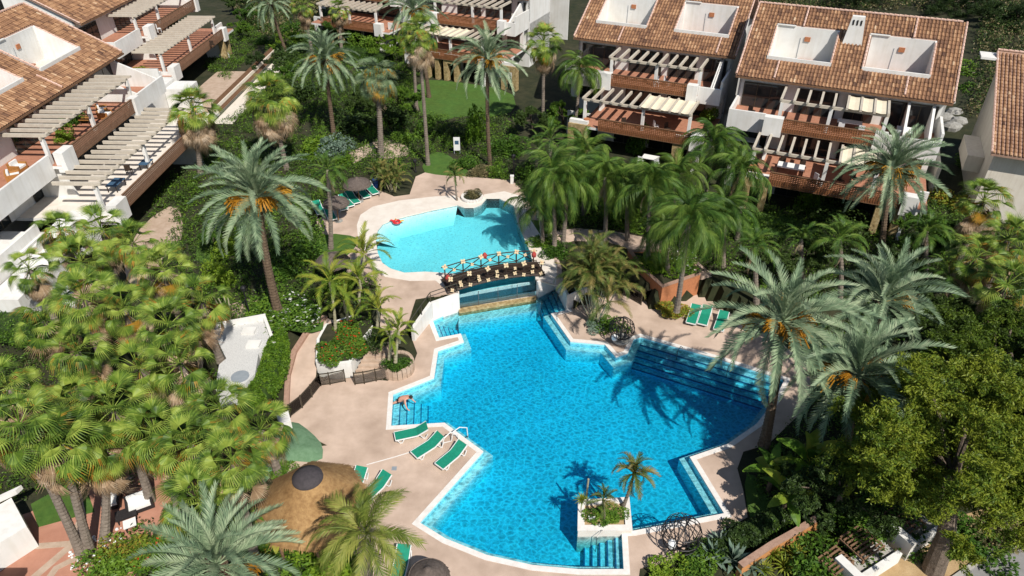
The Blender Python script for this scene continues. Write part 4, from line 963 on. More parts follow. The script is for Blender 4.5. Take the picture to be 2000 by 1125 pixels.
def crown(kind, root, top, n=None, s=1.0, emin=-40, emax=82, dead=0, yellow=0, fruit=0, nm='frond', rg=None):
    rg = rg or random.Random(hash((round(top.x, 2), round(top.y, 2))) & 0xffff)
    n = n or 40; ga = 2.39996; a0 = rg.uniform(0, 6); wz = rg.uniform(0, 6.28); wk = rg.uniform(.05, .22)
    for i in range(n):
        t = (i + .5) / n; el = R(emax - (emax - emin) * t ** 0.85) + rg.uniform(-.1, .1)
        el += wk * math.cos(a0 + i * ga - wz)
        if rg.random() < .06: continue
        st = FR[kind]
        if yellow and t > 1 - yellow: st = FR['fanyellow']
        o = link(nm, rg.choice(st), root)
        place(o, a0 + i * ga + rg.uniform(-.2, .2), el, rg.uniform(-.35, .35), top + Vector((0, 0, .25 * (1 - t))), s * rg.uniform(.86, 1.08) * (0.8 + .2 * min(1, t * 3)))
    if kind in ('date', 'queen', 'queenyoung', 'kentia'):
        for i in range(rg.randint(2, 5)):
            o = link('dead_frond', rg.choice(FR['deadfrond']), root); place(o, rg.uniform(0, 6.28), R(rg.uniform(-75, -50)), rg.uniform(-.5, .5), top + Vector((0, 0, -.15)), s * rg.uniform(.6, .85))
    for i in range(dead):
        o = link('dead_leaf', rg.choice(FR['dead']), root)
        place(o, rg.uniform(0, 6.28), R(rg.uniform(-85, -22)), rg.uniform(-.6, .6), top + Vector((0, 0, -rg.uniform(.1, 1.3))), s * rg.uniform(.9, 1.3))
    for i in range(fruit):
        o = link('fruit_stalk', rg.choice(FR['stalk']), root)
        place(o, rg.uniform(0, 6.28) if fruit < 3 else i * 6.28 / fruit + rg.uniform(-.4, .4), R(rg.uniform(-30, 20)), 0, top + Vector((0, 0, -.05)), s * rg.uniform(.95, 1.35))
def palm(kind, crown_px, base_px, z, label, h=None, n=None, s=1.0, r0=.24, r1=.17, group=None, m='trunk', **kw):
    if base_px: b, t = top_of(*base_px, z, *crown_px)
    else:
        t = at(*crown_px, z + h); b = Vector((t.x + rnd.uniform(-.4, .4), t.y + rnd.uniform(-.3, .3), z))
    nm = {'date': 'date_palm', 'fan': 'fan_palm', 'fangrey': 'fan_palm', 'queen': 'queen_palm', 'queenyoung': 'queen_palm', 'lime': 'golden_palm', 'areca': 'cane_palm', 'kentia': 'feather_palm', 'feather': 'feather_palm', 'pygmy': 'pygmy_palm'}[kind]
    e = thing(nm, b, label, 'palm', group)
    tp = t - b
    trunk([Vector((0, 0, -.1)), tp], r0, r1, M[m], e)
    if kind == 'date':     # boots of old leaf bases under the crown
        k = MB(); rgb = random.Random(3)
        for i in range(60):
            a = i * 2.4; zz = -1.1 + 1.1 * i / 60; d = Vector((math.cos(a), math.sin(a), 0))
            p = tp + Vector((0, 0, zz)) + d * .16
            k.bar(p, p + d * (.16 + .10 * i / 60) + Vector((0, 0, .28)), .13, .05)
        k.build('leaf_bases', M['fibre'], e)['kind'] = 'stuff'
    elif kind in ('queen', 'queenyoung', 'kentia', 'feather', 'lime'):
        MB().tube([tp - Vector((0, 0, .9)), tp - Vector((0, 0, .45)), tp + Vector((0, 0, .15))], [r1 * .95, r1 * 1.25, r1 * .6], 8).build('crownshaft', M['stem'], e)
    crown(kind, e, tp, n, s, nm='fan_leaf' if kind in ('fan', 'fangrey') else 'frond', **kw)
    return e
G_D = 'date palms with orange stalks'; G_F = 'fan palms of the left grove'; G_Q = 'drooping feather palms'
# --- date palms
palm('date', (503, 388), (545, 615), U, 'huge date palm left of the pools, bunches of orange stalks round its heart', n=69, s=1.09, m='fibre', group=G_D, fruit=8, emin=-45, r0=.3, r1=.24)
palm('date', (636, 118), (652, 262), U, 'date palm at top left centre with orange stalks, beside a grey-green fan palm', n=62, s=1.02, m='fibre', group=G_D, fruit=6, emin=-48)
palm('date', (953, 118), (957, 322), U, 'slim date palm standing between the two lawns in front of the top centre house', n=50, s=0.97, m='fibre', group=G_D, fruit=5, emin=-50, r0=.2)
palm('date', (808, 22), (838, 190), U, 'date palm at the top edge above the skirted fan palm', n=55, s=0.99, m='fibre', group=G_D, fruit=6, emin=-40)
palm('date', (528, 8), (562, 110), U, 'date palm cut by the top edge, beside the far left house', n=48, s=0.94, m='fibre', group=G_D, fruit=0, emin=-45)
palm('date', (1742, 335), (1722, 520), U, 'spreading date palm in front of the chimneyed house, glowing orange stalks', n=64, s=1.04, m='fibre', group=G_D, fruit=8, emin=-42)
palm('date', (1528, 632), (1492, 872), 0, 'date palm rooted at the right pool edge, leaning over the wide steps', n=55, s=1.09, m='fibre', group=G_D, fruit=5, emin=-50, r0=.3)
palm('date', (1675, 738), (1640, 930), 0, 'date palm with orange stalks, right of the one at the pool edge', n=57, s=1.09, m='fibre', group=G_D, fruit=6, emin=-50)
palm('date', (1722, 592), (1700, 790), 0, 'blue-green date palm behind the two by the pool, right side', n=48, s=1.04, m='fibre', group=G_D, fruit=1, emin=-30)
palm('date', (425, 1108), (450, 1270), 0, 'grey-green date palm cut by the bottom edge, next to the round hut', n=55, s=0.86, m='fibre', group=G_D, fruit=1, emin=-25)
# --- fan palms
fans = [((120, 455), None, 6.3, 'uppermost fan palm of the left grove, against the white house corner', 34, 12),
        ((262, 478), None, 5.8, 'fan palm of the grove just below the lowest pergola', 32, 12),
        ((318, 528), None, 6.0, 'fan palm of the grove left of the huge date palm', 34, 14),
        ((165, 585), None, 6.0, 'fan palm in the upper grove above the scrubby slope', 34, 10),
        ((330, 640), None, 6.2, 'fan palm touching the upper left corner of the gravel roof', 34, 14),
        ((152, 690), None, 6.4, 'fan palm at the edge of the scrub slope, mid left', 34, 8),
        ((272, 722), (372, 800), 6.2, 'fan palm with yellowing fans left of the gravel roof', 34, 10),
        ((222, 802), None, 6.8, 'fan palm in the middle of the left grove', 36, 12),
        ((42, 835), (160, 1082), 6.5, 'leftmost of the three leaning fan palms on the terracotta court', 34, 6),
        ((118, 868), (176, 1080), 6.5, 'middle one of the three leaning fan palms on the terracotta court', 34, 8),
        ((205, 880), (203, 1057), 6.5, 'rightmost of the three leaning fan palms on the terracotta court', 34, 10),
        ((430, 800), None, 5.6, 'fan palm overhanging the lower end of the clipped hedge', 36, 6),
        ((372, 872), None, 6.2, 'fan palm above the white lounge chairs', 36, 12),
        ((392, 985), None, 5.6, 'lowest fan palm of the grove, over the white lounge chairs', 34, 10),
        ((200, 452), None, 5.2, 'fan palm between the white house corner and the lowest pergola', 30, 12),
        ((58, 528), None, 5.0, 'leftmost fan palm below the white stepped corner', 30, 10),
        ((242, 604), None, 5.4, 'fan palm in the centre of the upper grove', 30, 14),
        ((88, 628), None, 5.0, 'fan palm overhanging the dark hedge of the left slope', 28, 10),
        ((352, 712), None, 5.2, 'low fan palm tucked against the left side of the gravel roof', 28, 12),
        ((305, 850), None, 5.8, 'fan palm with tan dead leaves above the white seats', 30, 16),
        ((150, 790), None, 6.0, 'fan palm in the lower grove behind the leaning ones', 30, 12),
        ((18, 760), None, 5.6, 'fan palm cut by the left edge, mid grove', 30, 10),
        ((510, 842), None, 3.4, 'lowest fan palm beside the green ground net', 28, 6),
        ((395, 590), None, 4.6, 'fan palm touching the lime-leaved shrub', 26, 10),
        ((160, 515), None, 5.4, 'fan palm between the two uppermost of the grove', 28, 12),
        ((455, 905), (500, 1100), 6.0, 'slim fan palm whose grey stem stands left of the round hut', 32, 8)]
for i, (c, b, h, lab, n, dd) in enumerate(fans):
    palm('fan', c, b, 0 if c[1] > 780 else U, lab, h=h, n=n - 5, s=.98 * (0.9 + .05 * (i % 5)), r0=.23, r1=.15, dead=dd + 8, yellow=.10 if i % 2 == 0 else .04, group=G_F, emin=-58, emax=80)
palm('fan', (378, 218), (392, 340), U, 'tall fan palm with tan dead skirt in front of the lowest pergola', n=34, s=1.3, dead=62, emin=-45, group='tall skirted fan palms')
palm('fan', (528, 196), (560, 330), U, 'broad fan palm with thick tan dead skirt behind the huge date palm', n=44, s=1.4, dead=80, emin=-40, group='tall skirted fan palms')
palm('fangrey', (736, 152), (744, 308), U, 'grey-green fan palm on the edge of the small round terrace', n=48, s=1.25, r0=.3, r1=.2, dead=4, yellow=.1, emin=-62, emax=70, group='tall skirted fan palms')
palm('fan', (818, 68), (836, 322), U, 'tallest slim fan palm, its bare stem rising from the small lawn', n=38, s=1.05, r0=.2, r1=.13, dead=26, emin=-60, group='tall skirted fan palms')
palm('fan', (808, 80), (814, 216), U, 'shorter fan palm right behind the tallest slim one', n=28, s=.95, r0=.2, r1=.14, dead=20, yellow=.2, emin=-60, group='tall skirted fan palms')
palm('fan', (1062, 85), (1060, 262), U, 'fan palm with hanging tan leaves left of the left tiled roof', n=40, s=1.1, r0=.2, r1=.15, dead=34, emin=-62, group='tall skirted fan palms')
palm('fan', (590, 12), (612, 120), U, 'fan palm at the top edge with long hanging dead leaves', n=28, s=1.0, dead=30, emin=-50, group='tall skirted fan palms')
palm('fan', (662, 22), (668, 110), U, 'smaller fan palm at the top edge before the dark balcony', n=26, s=.9, dead=18, emin=-50, group='tall skirted fan palms')
for c, lab, dd in [((1920, 395), 'upper left fan palm of the shaggy clump at the right edge', 26), ((1968, 470), 'rightmost fan palm of the shaggy clump at the right edge', 30), ((1905, 505), 'lower left fan palm of the shaggy right clump', 26),
                   ((1965, 560), 'lowest fan palm of the shaggy clump, just above the pine', 26)]:
    palm('fan', c, None, U, lab, h=5.5, n=28, s=1.05, dead=dd, yellow=.2, emin=-55, group='shaggy fan palms at the right edge')
# --- queen and other feather palms
qs = [((1345, 418), (1322, 606), 'tall queen palm by the brick planter, yellow-green fronds hanging low', 24, 1.0, 'queen'),
      ((1392, 268), (1375, 430), 'queen palm drooping before the gap between the two right houses', 26, .95, 'queen'),
      ((1080, 325), (1083, 492), 'queen palm on the left of the twin pale stems beside the bridge', 22, .95, 'queen'),
      ((1182, 330), (1180, 480), 'queen palm in the middle of the row before the left tiled house', 24, .95, 'queen'),
      ((1108, 345), (1098, 488), 'queen palm on the right of the twin pale stems beside the bridge', 22, .9, 'queen'),
      ((1272, 350), (1267, 520), 'queen palm rising from the brick planter, left of the tall one', 24, .95, 'queen'),
      ((1445, 318), (1440, 470), 'queen palm before the stone porch of the chimneyed house', 22, .9, 'queen'),
      ((1132, 120), (1118, 270), 'queen palm at the left corner of the left tiled roof', 24, .95, 'queen'),
      ((1300, 440), (1306, 545), 'short queen palm inside the brick planter', 18, .75, 'queen'),
      ((1235, 245), (1230, 370), 'queen palm with dark fronds before the lower lattice railing', 0, .9, 'queen'),
      ((640, 335), (646, 486), 'slender queen palm with a bare grey stem beside the parasols', 18, .8, 'kentia'),
      ((1475, 485), (1478, 590), 'dark feather palm in the deep shade right of the deck', 20, .8, 'kentia'),
      ((1565, 470), (1566, 560), 'small feather palm in the shade behind the pool-edge palms', 18, .7, 'kentia'),
      ((1075, 275), (1078, 380), 'upright feather palm behind the black gate', 18, .85, 'feather'),
      ((1228, 348), (1226, 470), 'queen palm hiding the lower lattice of the left tiled house', 22, .95, 'queen'),
      ((1142, 290), (1140, 420), 'queen palm just left of the first stone porch', 20, .9, 'queen'),
      ((1320, 330), (1316, 470), 'queen palm in front of the second stone porch', 22, .95, 'queen'),
      ((1415, 400), (1412, 520), 'queen palm between the tall one and the portal', 20, .9, 'queen'),
      ((1052, 385), (1060, 480), 'low queen palm overhanging the upper pool steps', 16, .8, 'queen'),
      ((1640, 470), (1640, 590), 'dark feather palm in the shade below the right lattice', 20, .9, 'kentia'),
      ((1810, 455), (1808, 560), 'feather palm right of the spreading date palm', 20, .85, 'kentia'),
      ((1850, 545), (1846, 650), 'feather palm in the thicket left of the shaggy fan palms', 18, .85, 'kentia'),
      ((1050, 290), None, 'low feather palm left of the twin stems', 16, .8, 'feather')]
for c, b, lab, n, s, k in qs:
    if k == 'queen': c = (c[0], c[1] + 20)
    if n: palm(k, c, b, U, lab, h=3.0, n=n + (9 if k == 'queen' else 2), s=s * (.90 if k == 'queen' else .95), r0=.19, r1=.13, group=G_Q, emin=-45 if k == 'queen' else -30, emax=72)
palm('queenyoung', (716, 1048), (730, 1222), 0, 'big yellow-green queen palm leaning over the round thatched hut', n=24, s=0.84, r0=.26, r1=.2, emin=-35, emax=75, group=G_Q)
palm('pygmy', (1238, 926), (1217, 988), .35, 'small feathery palm leaning out of the square pool planter', n=26, s=1.15, r0=.09, r1=.07, emin=-45, emax=80)
palm('pygmy', (1178, 978), (1180, 1012), .35, 'low feathery palm in the middle of the square pool planter', n=16, s=.8, r0=.07, r1=.06, emin=-30, emax=75)
palm('pygmy', (889, 345), (893, 392), U, 'little palm in the half-round planter on the upper pool edge', n=18, s=1.0, r0=.08, r1=.06, emin=-30, emax=75)
lime = [((712, 498), (705, 552), 'bright golden palm next to the third thatched parasol', 18, 1.0), ((644, 552), (655, 645), 'bright golden palm whose stem rises from the red flowers', 16, .95),
        ((702, 548), (700, 600), 'golden palm between the two brightest ones', 14, .8), ((738, 606), (735, 650), 'small golden palm beside the upper deck', 14, .8), ((672, 590), (682, 640), 'thin golden palm behind the flower bed', 12, .7),
        ((778, 648), (772, 705), 'young palm tuft in the round stone planter', 16, .62), ((762, 660), (760, 700), 'left palm tuft in the round stone planter', 12, .55)]
for c, b, lab, n, s in lime: palm('lime', c, b, U, lab, n=n, s=s, r0=.10, r1=.08, m='stem', group='golden palms by the upper deck', emin=-20, emax=80)
def clump(px, z, label, stems, rad, hh, n, s, kind='areca', group=None, stemr=.05):
    """several stems from one root, each with its own tuft"""
    b = at(*px, z); e = thing('cane_palm', b, label, 'palm', group); rg = random.Random(int(px[0]))
    for i in range(stems):
        a = rg.uniform(0, 6.28); q = rg.uniform(.2, 1)
        p0 = Vector((math.cos(a) * .35 * q, math.sin(a) * .35 * q, -.1)); hgt = hh * rg.uniform(.55, 1.05)
        p1 = Vector((math.cos(a) * rad * q, math.sin(a) * rad * q, hgt))
        trunk([p0, p1], stemr, stemr * .7, M['stem'], e, name='cane', flare=1.1, rings=.4)
        crown(kind, e, p1, n, s * rg.uniform(.85, 1.1), emin=-15, emax=85, rg=rg)
    return e
clump((1163, 625), 0.3, 'dense cane palm clump at the right end of the bridge', 17, 1.9, 4.4, 12, .95, group=None)
clump((768, 372), U, 'round bushy palm clump at the left of the sandy path', 7, .8, 1.2, 12, .62, kind='areca')
clump((745, 352), U, 'low palm tuft beside the blue bin', 4, .5, .8, 10, .55, kind='areca')
# broad-leaved plants like bananas, bottom right
def banana_leaf(seed):
    r = random.Random(seed); V = []; F = []; k = 8; L = 2.1
    for i in range(k + 1):
        t = i / k; x = L * (t - .12 * t * t); z = L * (.5 * t - .55 * t ** 2.3); w_ = .30 * math.sin(math.pi * min(1, t * .93 + .05)) ** .7 if t > .22 else .03
        V += [(x, w_, z + .12 * w_), (x, 0, z), (x, -w_, z + .12 * w_)]
    for i in range(k):
        b = 3 * i; F += [(b, b + 1, b + 4, b + 3), (b + 1, b + 2, b + 5, b + 4)]
    return mesh_from('broad_leaf', V, F, [M['lime' if seed % 2 else 'bush']])
FR['banana'] = [banana_leaf(i) for i in range(3)]
def broadplant(px, z, h, n, label, s=1.0, group='broad-leaved plants'):
    b = at(*px, z); e = thing('broad_leaved_plant', b, label, 'plant', group); tp = Vector((rnd.uniform(-.2, .2), 0, h))
    trunk([Vector((0, 0, -.1)), tp], .12, .09, M['fibre'], e, name='stem')
    crown('banana', e, tp, n, s, emin=-15, emax=80, nm='broad_leaf')
broadplant((1525, 1010), 0, 1.6, 12, 'tall plant with torn broad leaves, bottom right bed'); broadplant((1560, 975), 0, 2.6, 14, 'tallest broad-leaved plant, above the orange wall', 1.15)
broadplant((1500, 960), 0, 1.4, 10, 'small broad-leaved plant at the edge of the curved lawn', .9); broadplant((1950, 690), U, 1.5, 9, 'broad-leaved plant lost in the right thicket', 1.0)
broadplant((560, 1075), 0, 1.3, 10, 'broad glossy plant in front of the round hut', .8)
# spiky rosettes
def rosette_mesh(name, m, n=26, L=.8, w_=.09, curl=.3, seed=1):
    r = random.Random(seed); V = []; F = []
    for i in range(n):
        a = i * 2.4; el = R(85 - 70 * (i / n) ** .8); l_ = L * r.uniform(.8, 1.1)
        d = Vector((math.cos(a) * math.cos(el), math.sin(a) * math.cos(el), math.sin(el))); s_ = Vector((-math.sin(a), math.cos(a), 0)) * w_
        p1 = d * l_ * .5; p2 = d * l_ + Vector((0, 0, -curl * l_ * math.cos(el)))
        b = len(V); V += [s_ * .5, -s_ * .5, p1 + s_ * .6 - Vector((0, 0, .0)), p1 - s_ * .6, p2]
        F += [(b, b + 1, b + 3, b + 2), (b + 2, b + 3, b + 4)]
    return mesh_from(name, V, F, [m])
ROS = {'agave': rosette_mesh('agave', M['greybush'], 24, 1.1, .17, .25), 'yucca': rosette_mesh('yucca', M['lime'], 44, .8, .06, .35, 3), 'spike': rosette_mesh('spiky_plant', M['greybush'], 50, .9, .05, .2, 5)}
def rosette(kind, px, z, label, s=1.0, group=None, dz=0.0):
    b = at(*px, z); o = link({'agave': 'agave', 'yucca': 'yucca', 'spike': 'spiky_plant'}[kind], ROS[kind]); o.location = b + Vector((0, 0, dz)); o.scale = (s, s, s * .95); o.rotation_euler = (0, 0, rnd.uniform(0, 6)); tag(o, label, 'plant', group); return o
for px, s, lab in [((1392, 1090), 1.15, 'grey agave in the bottom right bed, nearest the pool'), ((1432, 1098), 1.3, 'grey agave to the right of the one nearest the pool'), ((1405, 1065), .9, 'small grey agave behind the two big ones'), ((1470, 1112), .9, 'small grey agave at the bottom edge below the orange wall')]:
    rosette('agave', px, 0, lab, s, 'agaves at the bottom right', .1)
for px, s, lab in [((1505, 1088), 1.1, 'light green yucca in front of the orange wall, left one'), ((1552, 1092), 1.2, 'light green yucca in front of the orange wall, right one'), ((1530, 1112), 1.1, 'light green yucca at the bottom edge'), ((1490, 1118), .9, 'partly cut yucca at the bottom edge')]:
    rosette('yucca', px, 0, lab, s, 'yuccas by the orange wall', .15)
o = rosette('yucca', (1134, 1000), .35, 'small yucca at the left corner of the square pool planter', .7, None, .9)
# leafy bushes
def cloud(rx, ry, rz_, n, ls, seed, lumps=7, inner=.55):
    """leaf faces spread through a lumpy volume"""
    r = np.random.RandomState(seed)
    cs = r.normal(0, .42, (lumps, 3)); cs[:, 2] = np.abs(cs[:, 2]) * .8 + .1
    rad = r.uniform(.35, .6, lumps)
    k = r.randint(0, lumps, n); d = r.normal(0, 1, (n, 3)); d /= np.linalg.norm(d, axis=1)[:, None]
    q = r.uniform(inner, 1, n) ** .6
    p = cs[k] + d * (rad[k] * q)[:, None]
    p[:, 2] = np.abs(p[:, 2]); p *= np.array([rx, ry, rz_])
    a = r.normal(0, 1, (n, 3)); a[:, 2] *= .6; a = a * .8 + d * .2; a /= np.linalg.norm(a, axis=1)[:, None]
    b = np.cross(a, r.normal(0, 1, (n, 3))); b /= np.linalg.norm(b, axis=1)[:, None]
    s_ = (ls * r.uniform(.6, 1.3, n))[:, None]
    V = np.stack([p - a * s_, p + b * s_ * .45, p + a * s_, p - b * s_ * .45], 1).reshape(-1, 3)
    return V
def cloud_mesh(name, m, *a, extra=None, **k):
    V = cloud(*a, **k); n = len(V) // 4
    F = np.arange(n * 4).reshape(-1, 4); mi = None
    if extra:
        mi = [1 if random.Random(i).random() < extra[1] else 0 for i in range(n)]
    me = bpy.data.meshes.new(name)
    me.vertices.add(len(V)); me.vertices.foreach_set('co', V.ravel()); me.loops.add(len(V)); me.loops.foreach_set('vertex_index', F.ravel())
    me.polygons.add(n); me.polygons.foreach_set('loop_start', np.arange(0, n * 4, 4)); me.polygons.foreach_set('loop_total', np.full(n, 4))
    me.materials.append(m)
    if extra: me.materials.append(extra[0]); me.polygons.foreach_set('material_index', mi)
    me.update(); me.validate(); return me
BU = {k: [cloud_mesh('leafy_bush', M[k], 1, 1, 1, 1900, .085, 10 + i) for i in range(2)] for k in ('bush', 'brightbush', 'darkbush', 'greybush', 'drybush')}
BU['redbush'] = [cloud_mesh('flowering_bush', M['bush'], 1, 1, 1, 2600, .075, 31, extra=(M['redflower'], .035))]
BU['whitebush'] = [cloud_mesh('flowering_bush', M['bush'], 1, 1, 1, 2200, .075, 33, extra=(M['whiteflower'], .05))]
BU['ochrebush'] = [cloud_mesh('leafy_bush', M['lime'], 1, 1, 1, 1500, .09, 35, extra=(M['fanyellow'], .25))]
def bush(kind, px, z, r, h, label, group=None, cat='shrub', name='shrub', dz=0.0, ry=None):
    b = at(*px, z); o = link(name, rnd.choice(BU[kind])); o.location = b + Vector((0, 0, dz)); o.scale = (r, ry or r, h); o.rotation_euler = (0, 0, rnd.uniform(0, 6)); tag(o, label, cat, group); return o
GB = 'garden shrubs'
for a in [('brightbush', (615, 300), U, 1.6, 1.6, 'bright green shrub left of the blue-grey spiky bush'), ('greybush', (660, 298), U, 1.7, 1.7, 'blue-grey spiky bush behind the parasols'), ('brightbush', (672, 322), U, .9, .8, 'small bright shrub under the spiky bush'),
          ('bush', (830, 262), U, 1.2, 1.8, 'shrub on the left edge of the small lawn'), ('brightbush', (925, 275), U, 1.25, 3.3, 'upright bright green shrub beside the white sign board'), ('bush', (905, 322), U, 1.5, .8, 'low clipped hedge behind the white sign board'),
          ('bush', (985, 300), U, 2.0, 1.4, 'rounded hedge right of the slim date palm'), ('drybush', (935, 342), U, 1.1, .7, 'dry reddish shrub at the lawn edge'), ('bush', (975, 345), U, .9, 1.3, 'clipped green shrub left of the black gate'), ('bush', (1035, 350), U, 1.5, 1.5, 'big clipped hedge right of the black gate'),
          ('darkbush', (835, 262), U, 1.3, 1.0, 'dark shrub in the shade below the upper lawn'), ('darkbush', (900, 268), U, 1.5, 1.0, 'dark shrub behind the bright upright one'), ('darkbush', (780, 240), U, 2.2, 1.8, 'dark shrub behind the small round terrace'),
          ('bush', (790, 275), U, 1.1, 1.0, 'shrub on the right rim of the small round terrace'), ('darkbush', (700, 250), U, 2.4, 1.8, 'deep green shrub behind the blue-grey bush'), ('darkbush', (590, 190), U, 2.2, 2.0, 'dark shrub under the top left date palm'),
          ('darkbush', (560, 120), U, 2.2, 1.6, 'dark shrub beside the far left garden wall'), ('bush', (575, 65), U, 2.0, 1.6, 'shrub at the top edge under hanging dead leaves'), ('bush', (720, 100), U, 2.2, 2.2, 'rounded green tree-like shrub under the dark far balcony'),
          ('bush', (515, 85), U, 1.4, .8, 'clipped shrub behind the far left balcony'), ('whitebush', (555, 622), U, 1.9, .9, 'shrub dotted with white flowers above the gravel roof'), ('whitebush', (600, 618), U, 1.7, .9, 'white-flowered shrub beside the ramp'),
          ('bush', (510, 610), U, 1.5, .8, 'green shrub behind the top wall of the gravel roof'), ('redbush', (648, 694), U - .1, 1.15, .7, 'red-flowered bush spilling over the white planter wall, left half'), ('redbush', (684, 688), U - .1, 1.2, .8, 'red-flowered bush spilling over the white planter wall, right half'),
          ('redbush', (672, 662), U - .1, 1.5, .9, 'red-flowered bush at the back of the white planter'), ('redbush', (704, 676), U - .1, 1.2, .8, 'red-flowered bush on the side of the planter next to the garden steps'), ('redbush', (652, 676), U - .1, 1.2, .8, 'red-flowered bush on the side of the planter next to the ramp'), ('bush', (778, 712), .75, .85, .45, 'grassy cushion filling the round stone planter'), ('darkbush', (735, 668), U, .8, .8, 'dark bush between steps and white wall'),
          ('brightbush', (427, 552), U, 1.0, 1.9, 'small tree-like shrub with lime leaves on bare stems'), ('brightbush', (440, 498), U, 1.1, 1.4, 'lime green shrub behind the tree-like one'), ('bush', (610, 470), U, 1.2, 1.2, 'dark green clipped shrub by the third parasol'),
          ('bush', (590, 505), U, 1.6, 1.4, 'shrub under the huge date palm'), ('bush', (560, 540), U, 1.5, 1.2, 'shrub left of the golden palms'), ('brightbush', (665, 560), U, 1.2, 1.1, 'yellow-green shrub among the golden palms'),
          ('bush', (1195, 640), .1, 1.1, .6, 'low shrub at the foot of the cane palm clump'), ('greybush', (1165, 632), .1, .9, .4, 'grey ground shrub below the cane palm clump'), ('bush', (1060, 480), U, 1.3, .8, 'shrub along the right rim of the upper pool'),
          ('bush', (1085, 500), U, 1.2, .8, 'shrub at the foot of the twin pale stems'), ('brightbush', (1290, 525), U + .5, 1.5, .6, 'bright planting inside the brick planter, left end'), ('whitebush', (1330, 515), U + .5, 1.4, .6, 'white-flecked planting inside the brick planter, right end'),
          ('ochrebush', (1322, 612), .2, 1.0, .6, 'round yellow-green shrub at the foot of the tall queen palm'), ('ochrebush', (1300, 606), .2, .8, .5, 'smaller yellow-green shrub beside it, left of the tall queen palm foot'), ('bush', (1185, 425), U, 1.8, 1.6, 'shrub below the lower lattice of the left tiled house'),
          ('bush', (1240, 300), U, 1.0, 2.6, 'tall clipped green hedge before the covered terrace'), ('bush', (1135, 380), U, 2.2, 1.6, 'mass of green shrub behind the twin stems'), ('bush', (1230, 420), U, 2.2, 1.6, 'mass of green shrub left of the brick planter'),
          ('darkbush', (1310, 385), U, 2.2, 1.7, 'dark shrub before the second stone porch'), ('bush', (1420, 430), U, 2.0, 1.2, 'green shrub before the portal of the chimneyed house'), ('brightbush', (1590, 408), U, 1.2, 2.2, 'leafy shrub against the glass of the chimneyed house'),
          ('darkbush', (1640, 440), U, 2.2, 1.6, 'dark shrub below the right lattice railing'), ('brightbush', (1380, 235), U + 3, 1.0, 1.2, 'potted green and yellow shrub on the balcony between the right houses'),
          ('ochrebush', (1965, 345), U, 2.4, 3.4, 'yellow-green tree-like shrub before the right edge house'), ('bush', (1895, 330), U, 1.8, 1.4, 'green shrub at the foot of the right gable wall'), ('brightbush', (1920, 110), U, 1.1, 1.8, 'lone bright shrub on the hillside'),
          ('bush', (1890, 165), U, 2.4, 2.0, 'shrub between the chimneyed house and the edge house'), ('bush', (1880, 190), U, 1.8, 1.6, 'leafy shrub behind the grey rocks'), ('ochrebush', (1850, 400), U, 1.5, 1.4, 'yellowish shrub right of the spreading date palm'),
          ('bush', (1345, 1122), 0, 1.1, .7, 'green shrub at the bottom edge below the wire ball'), ('bush', (1372, 1098), 0, 1.1, .7, 'dark leafed shrub right below the wire ball'), ('brightbush', (1300, 1135), 0, 1.1, .6, 'bright shrub cut by the bottom edge'),
          ('darkbush', (1452, 1050), 0, 1.0, .8, 'low hedge right of the wire ball'), ('bush', (1590, 1110), 0, 1.6, 1.2, 'round green shrub between yuccas and brown slats'), ('bush', (1668, 1062), 0, 1.5, 1.2, 'green shrub growing over the brown slats'),
          ('bush', (1740, 1040), 0, 1.6, 1.3, 'leafy shrub between the two panels of brown slats'), ('bush', (1895, 1070), 0, 1.7, 1.0, 'dense shrub spilling onto the verge right of the pine trunk'), ('drybush', (1940, 1040), 0, 1.4, .9, 'dry twiggy shrub on the sandy verge'),
          ('ochrebush', (250, 1085), 0, 1.2, .8, 'mottled shrub beside the white stones, bottom left'), ('redbush', (300, 1072), 0, 1.3, .8, 'reddish shrub between sofas and date palm'), ('bush', (225, 1110), 0, 1.3, .8, 'low shrub at the bottom left court edge'),
          ('brightbush', (620, 1100), 0, 1.7, 1.1, 'bright leafy shrub under the round hut'), ('bush', (520, 1080), 0, 1.6, 1.0, 'green shrub left of the round hut'), ('brightbush', (660, 1125), 0, 1.5, 1.0, 'bright shrub cut by the bottom edge, under the queen palm'),
          ('ochrebush', (530, 1060), 0, .9, .8, 'yellow-flowering shrub against the hut wall'), ('bush', (545, 920), 0, 1.0, .6, 'dark hedge end above the round hut'), ('brightbush', (127, 275), U + 5.9, .8, 1.0, 'white-green potted shrub on the mid terrace, left house'),
          ('bush', (150, 240), U + 5.9, 1.0, 1.2, 'green potted shrub behind the white-green one'), ('ochrebush', (265, 148), U + 3.0, 1.6, .8, 'yellow-green trailing shrub on the far left terrace'), ('bush', (1178, 1008), .35, .9, .25, 'thin ground plants in the square pool planter')]:
    bush(*a, group=GB)
# planter tuft of bare stems for the tree-like shrub
e = thing('bare_stemmed_shrub', at(445, 632, U), 'cluster of bare pale stems below the lime leaves', 'shrub')
for dx, dy, ex, ey in ((-.1, 0, -.5, .1), (.1, .1, .1, .3), (.2, -.1, .5, 0), (0, 0, -.1, -.1)):
    MB().tube([(dx, dy, -.1), ((dx + ex) / 2 + .1, dy, 1.1), (ex, ey, 2.2)], [.07, .055, .04], 6).build('stem', M['stem'], e)
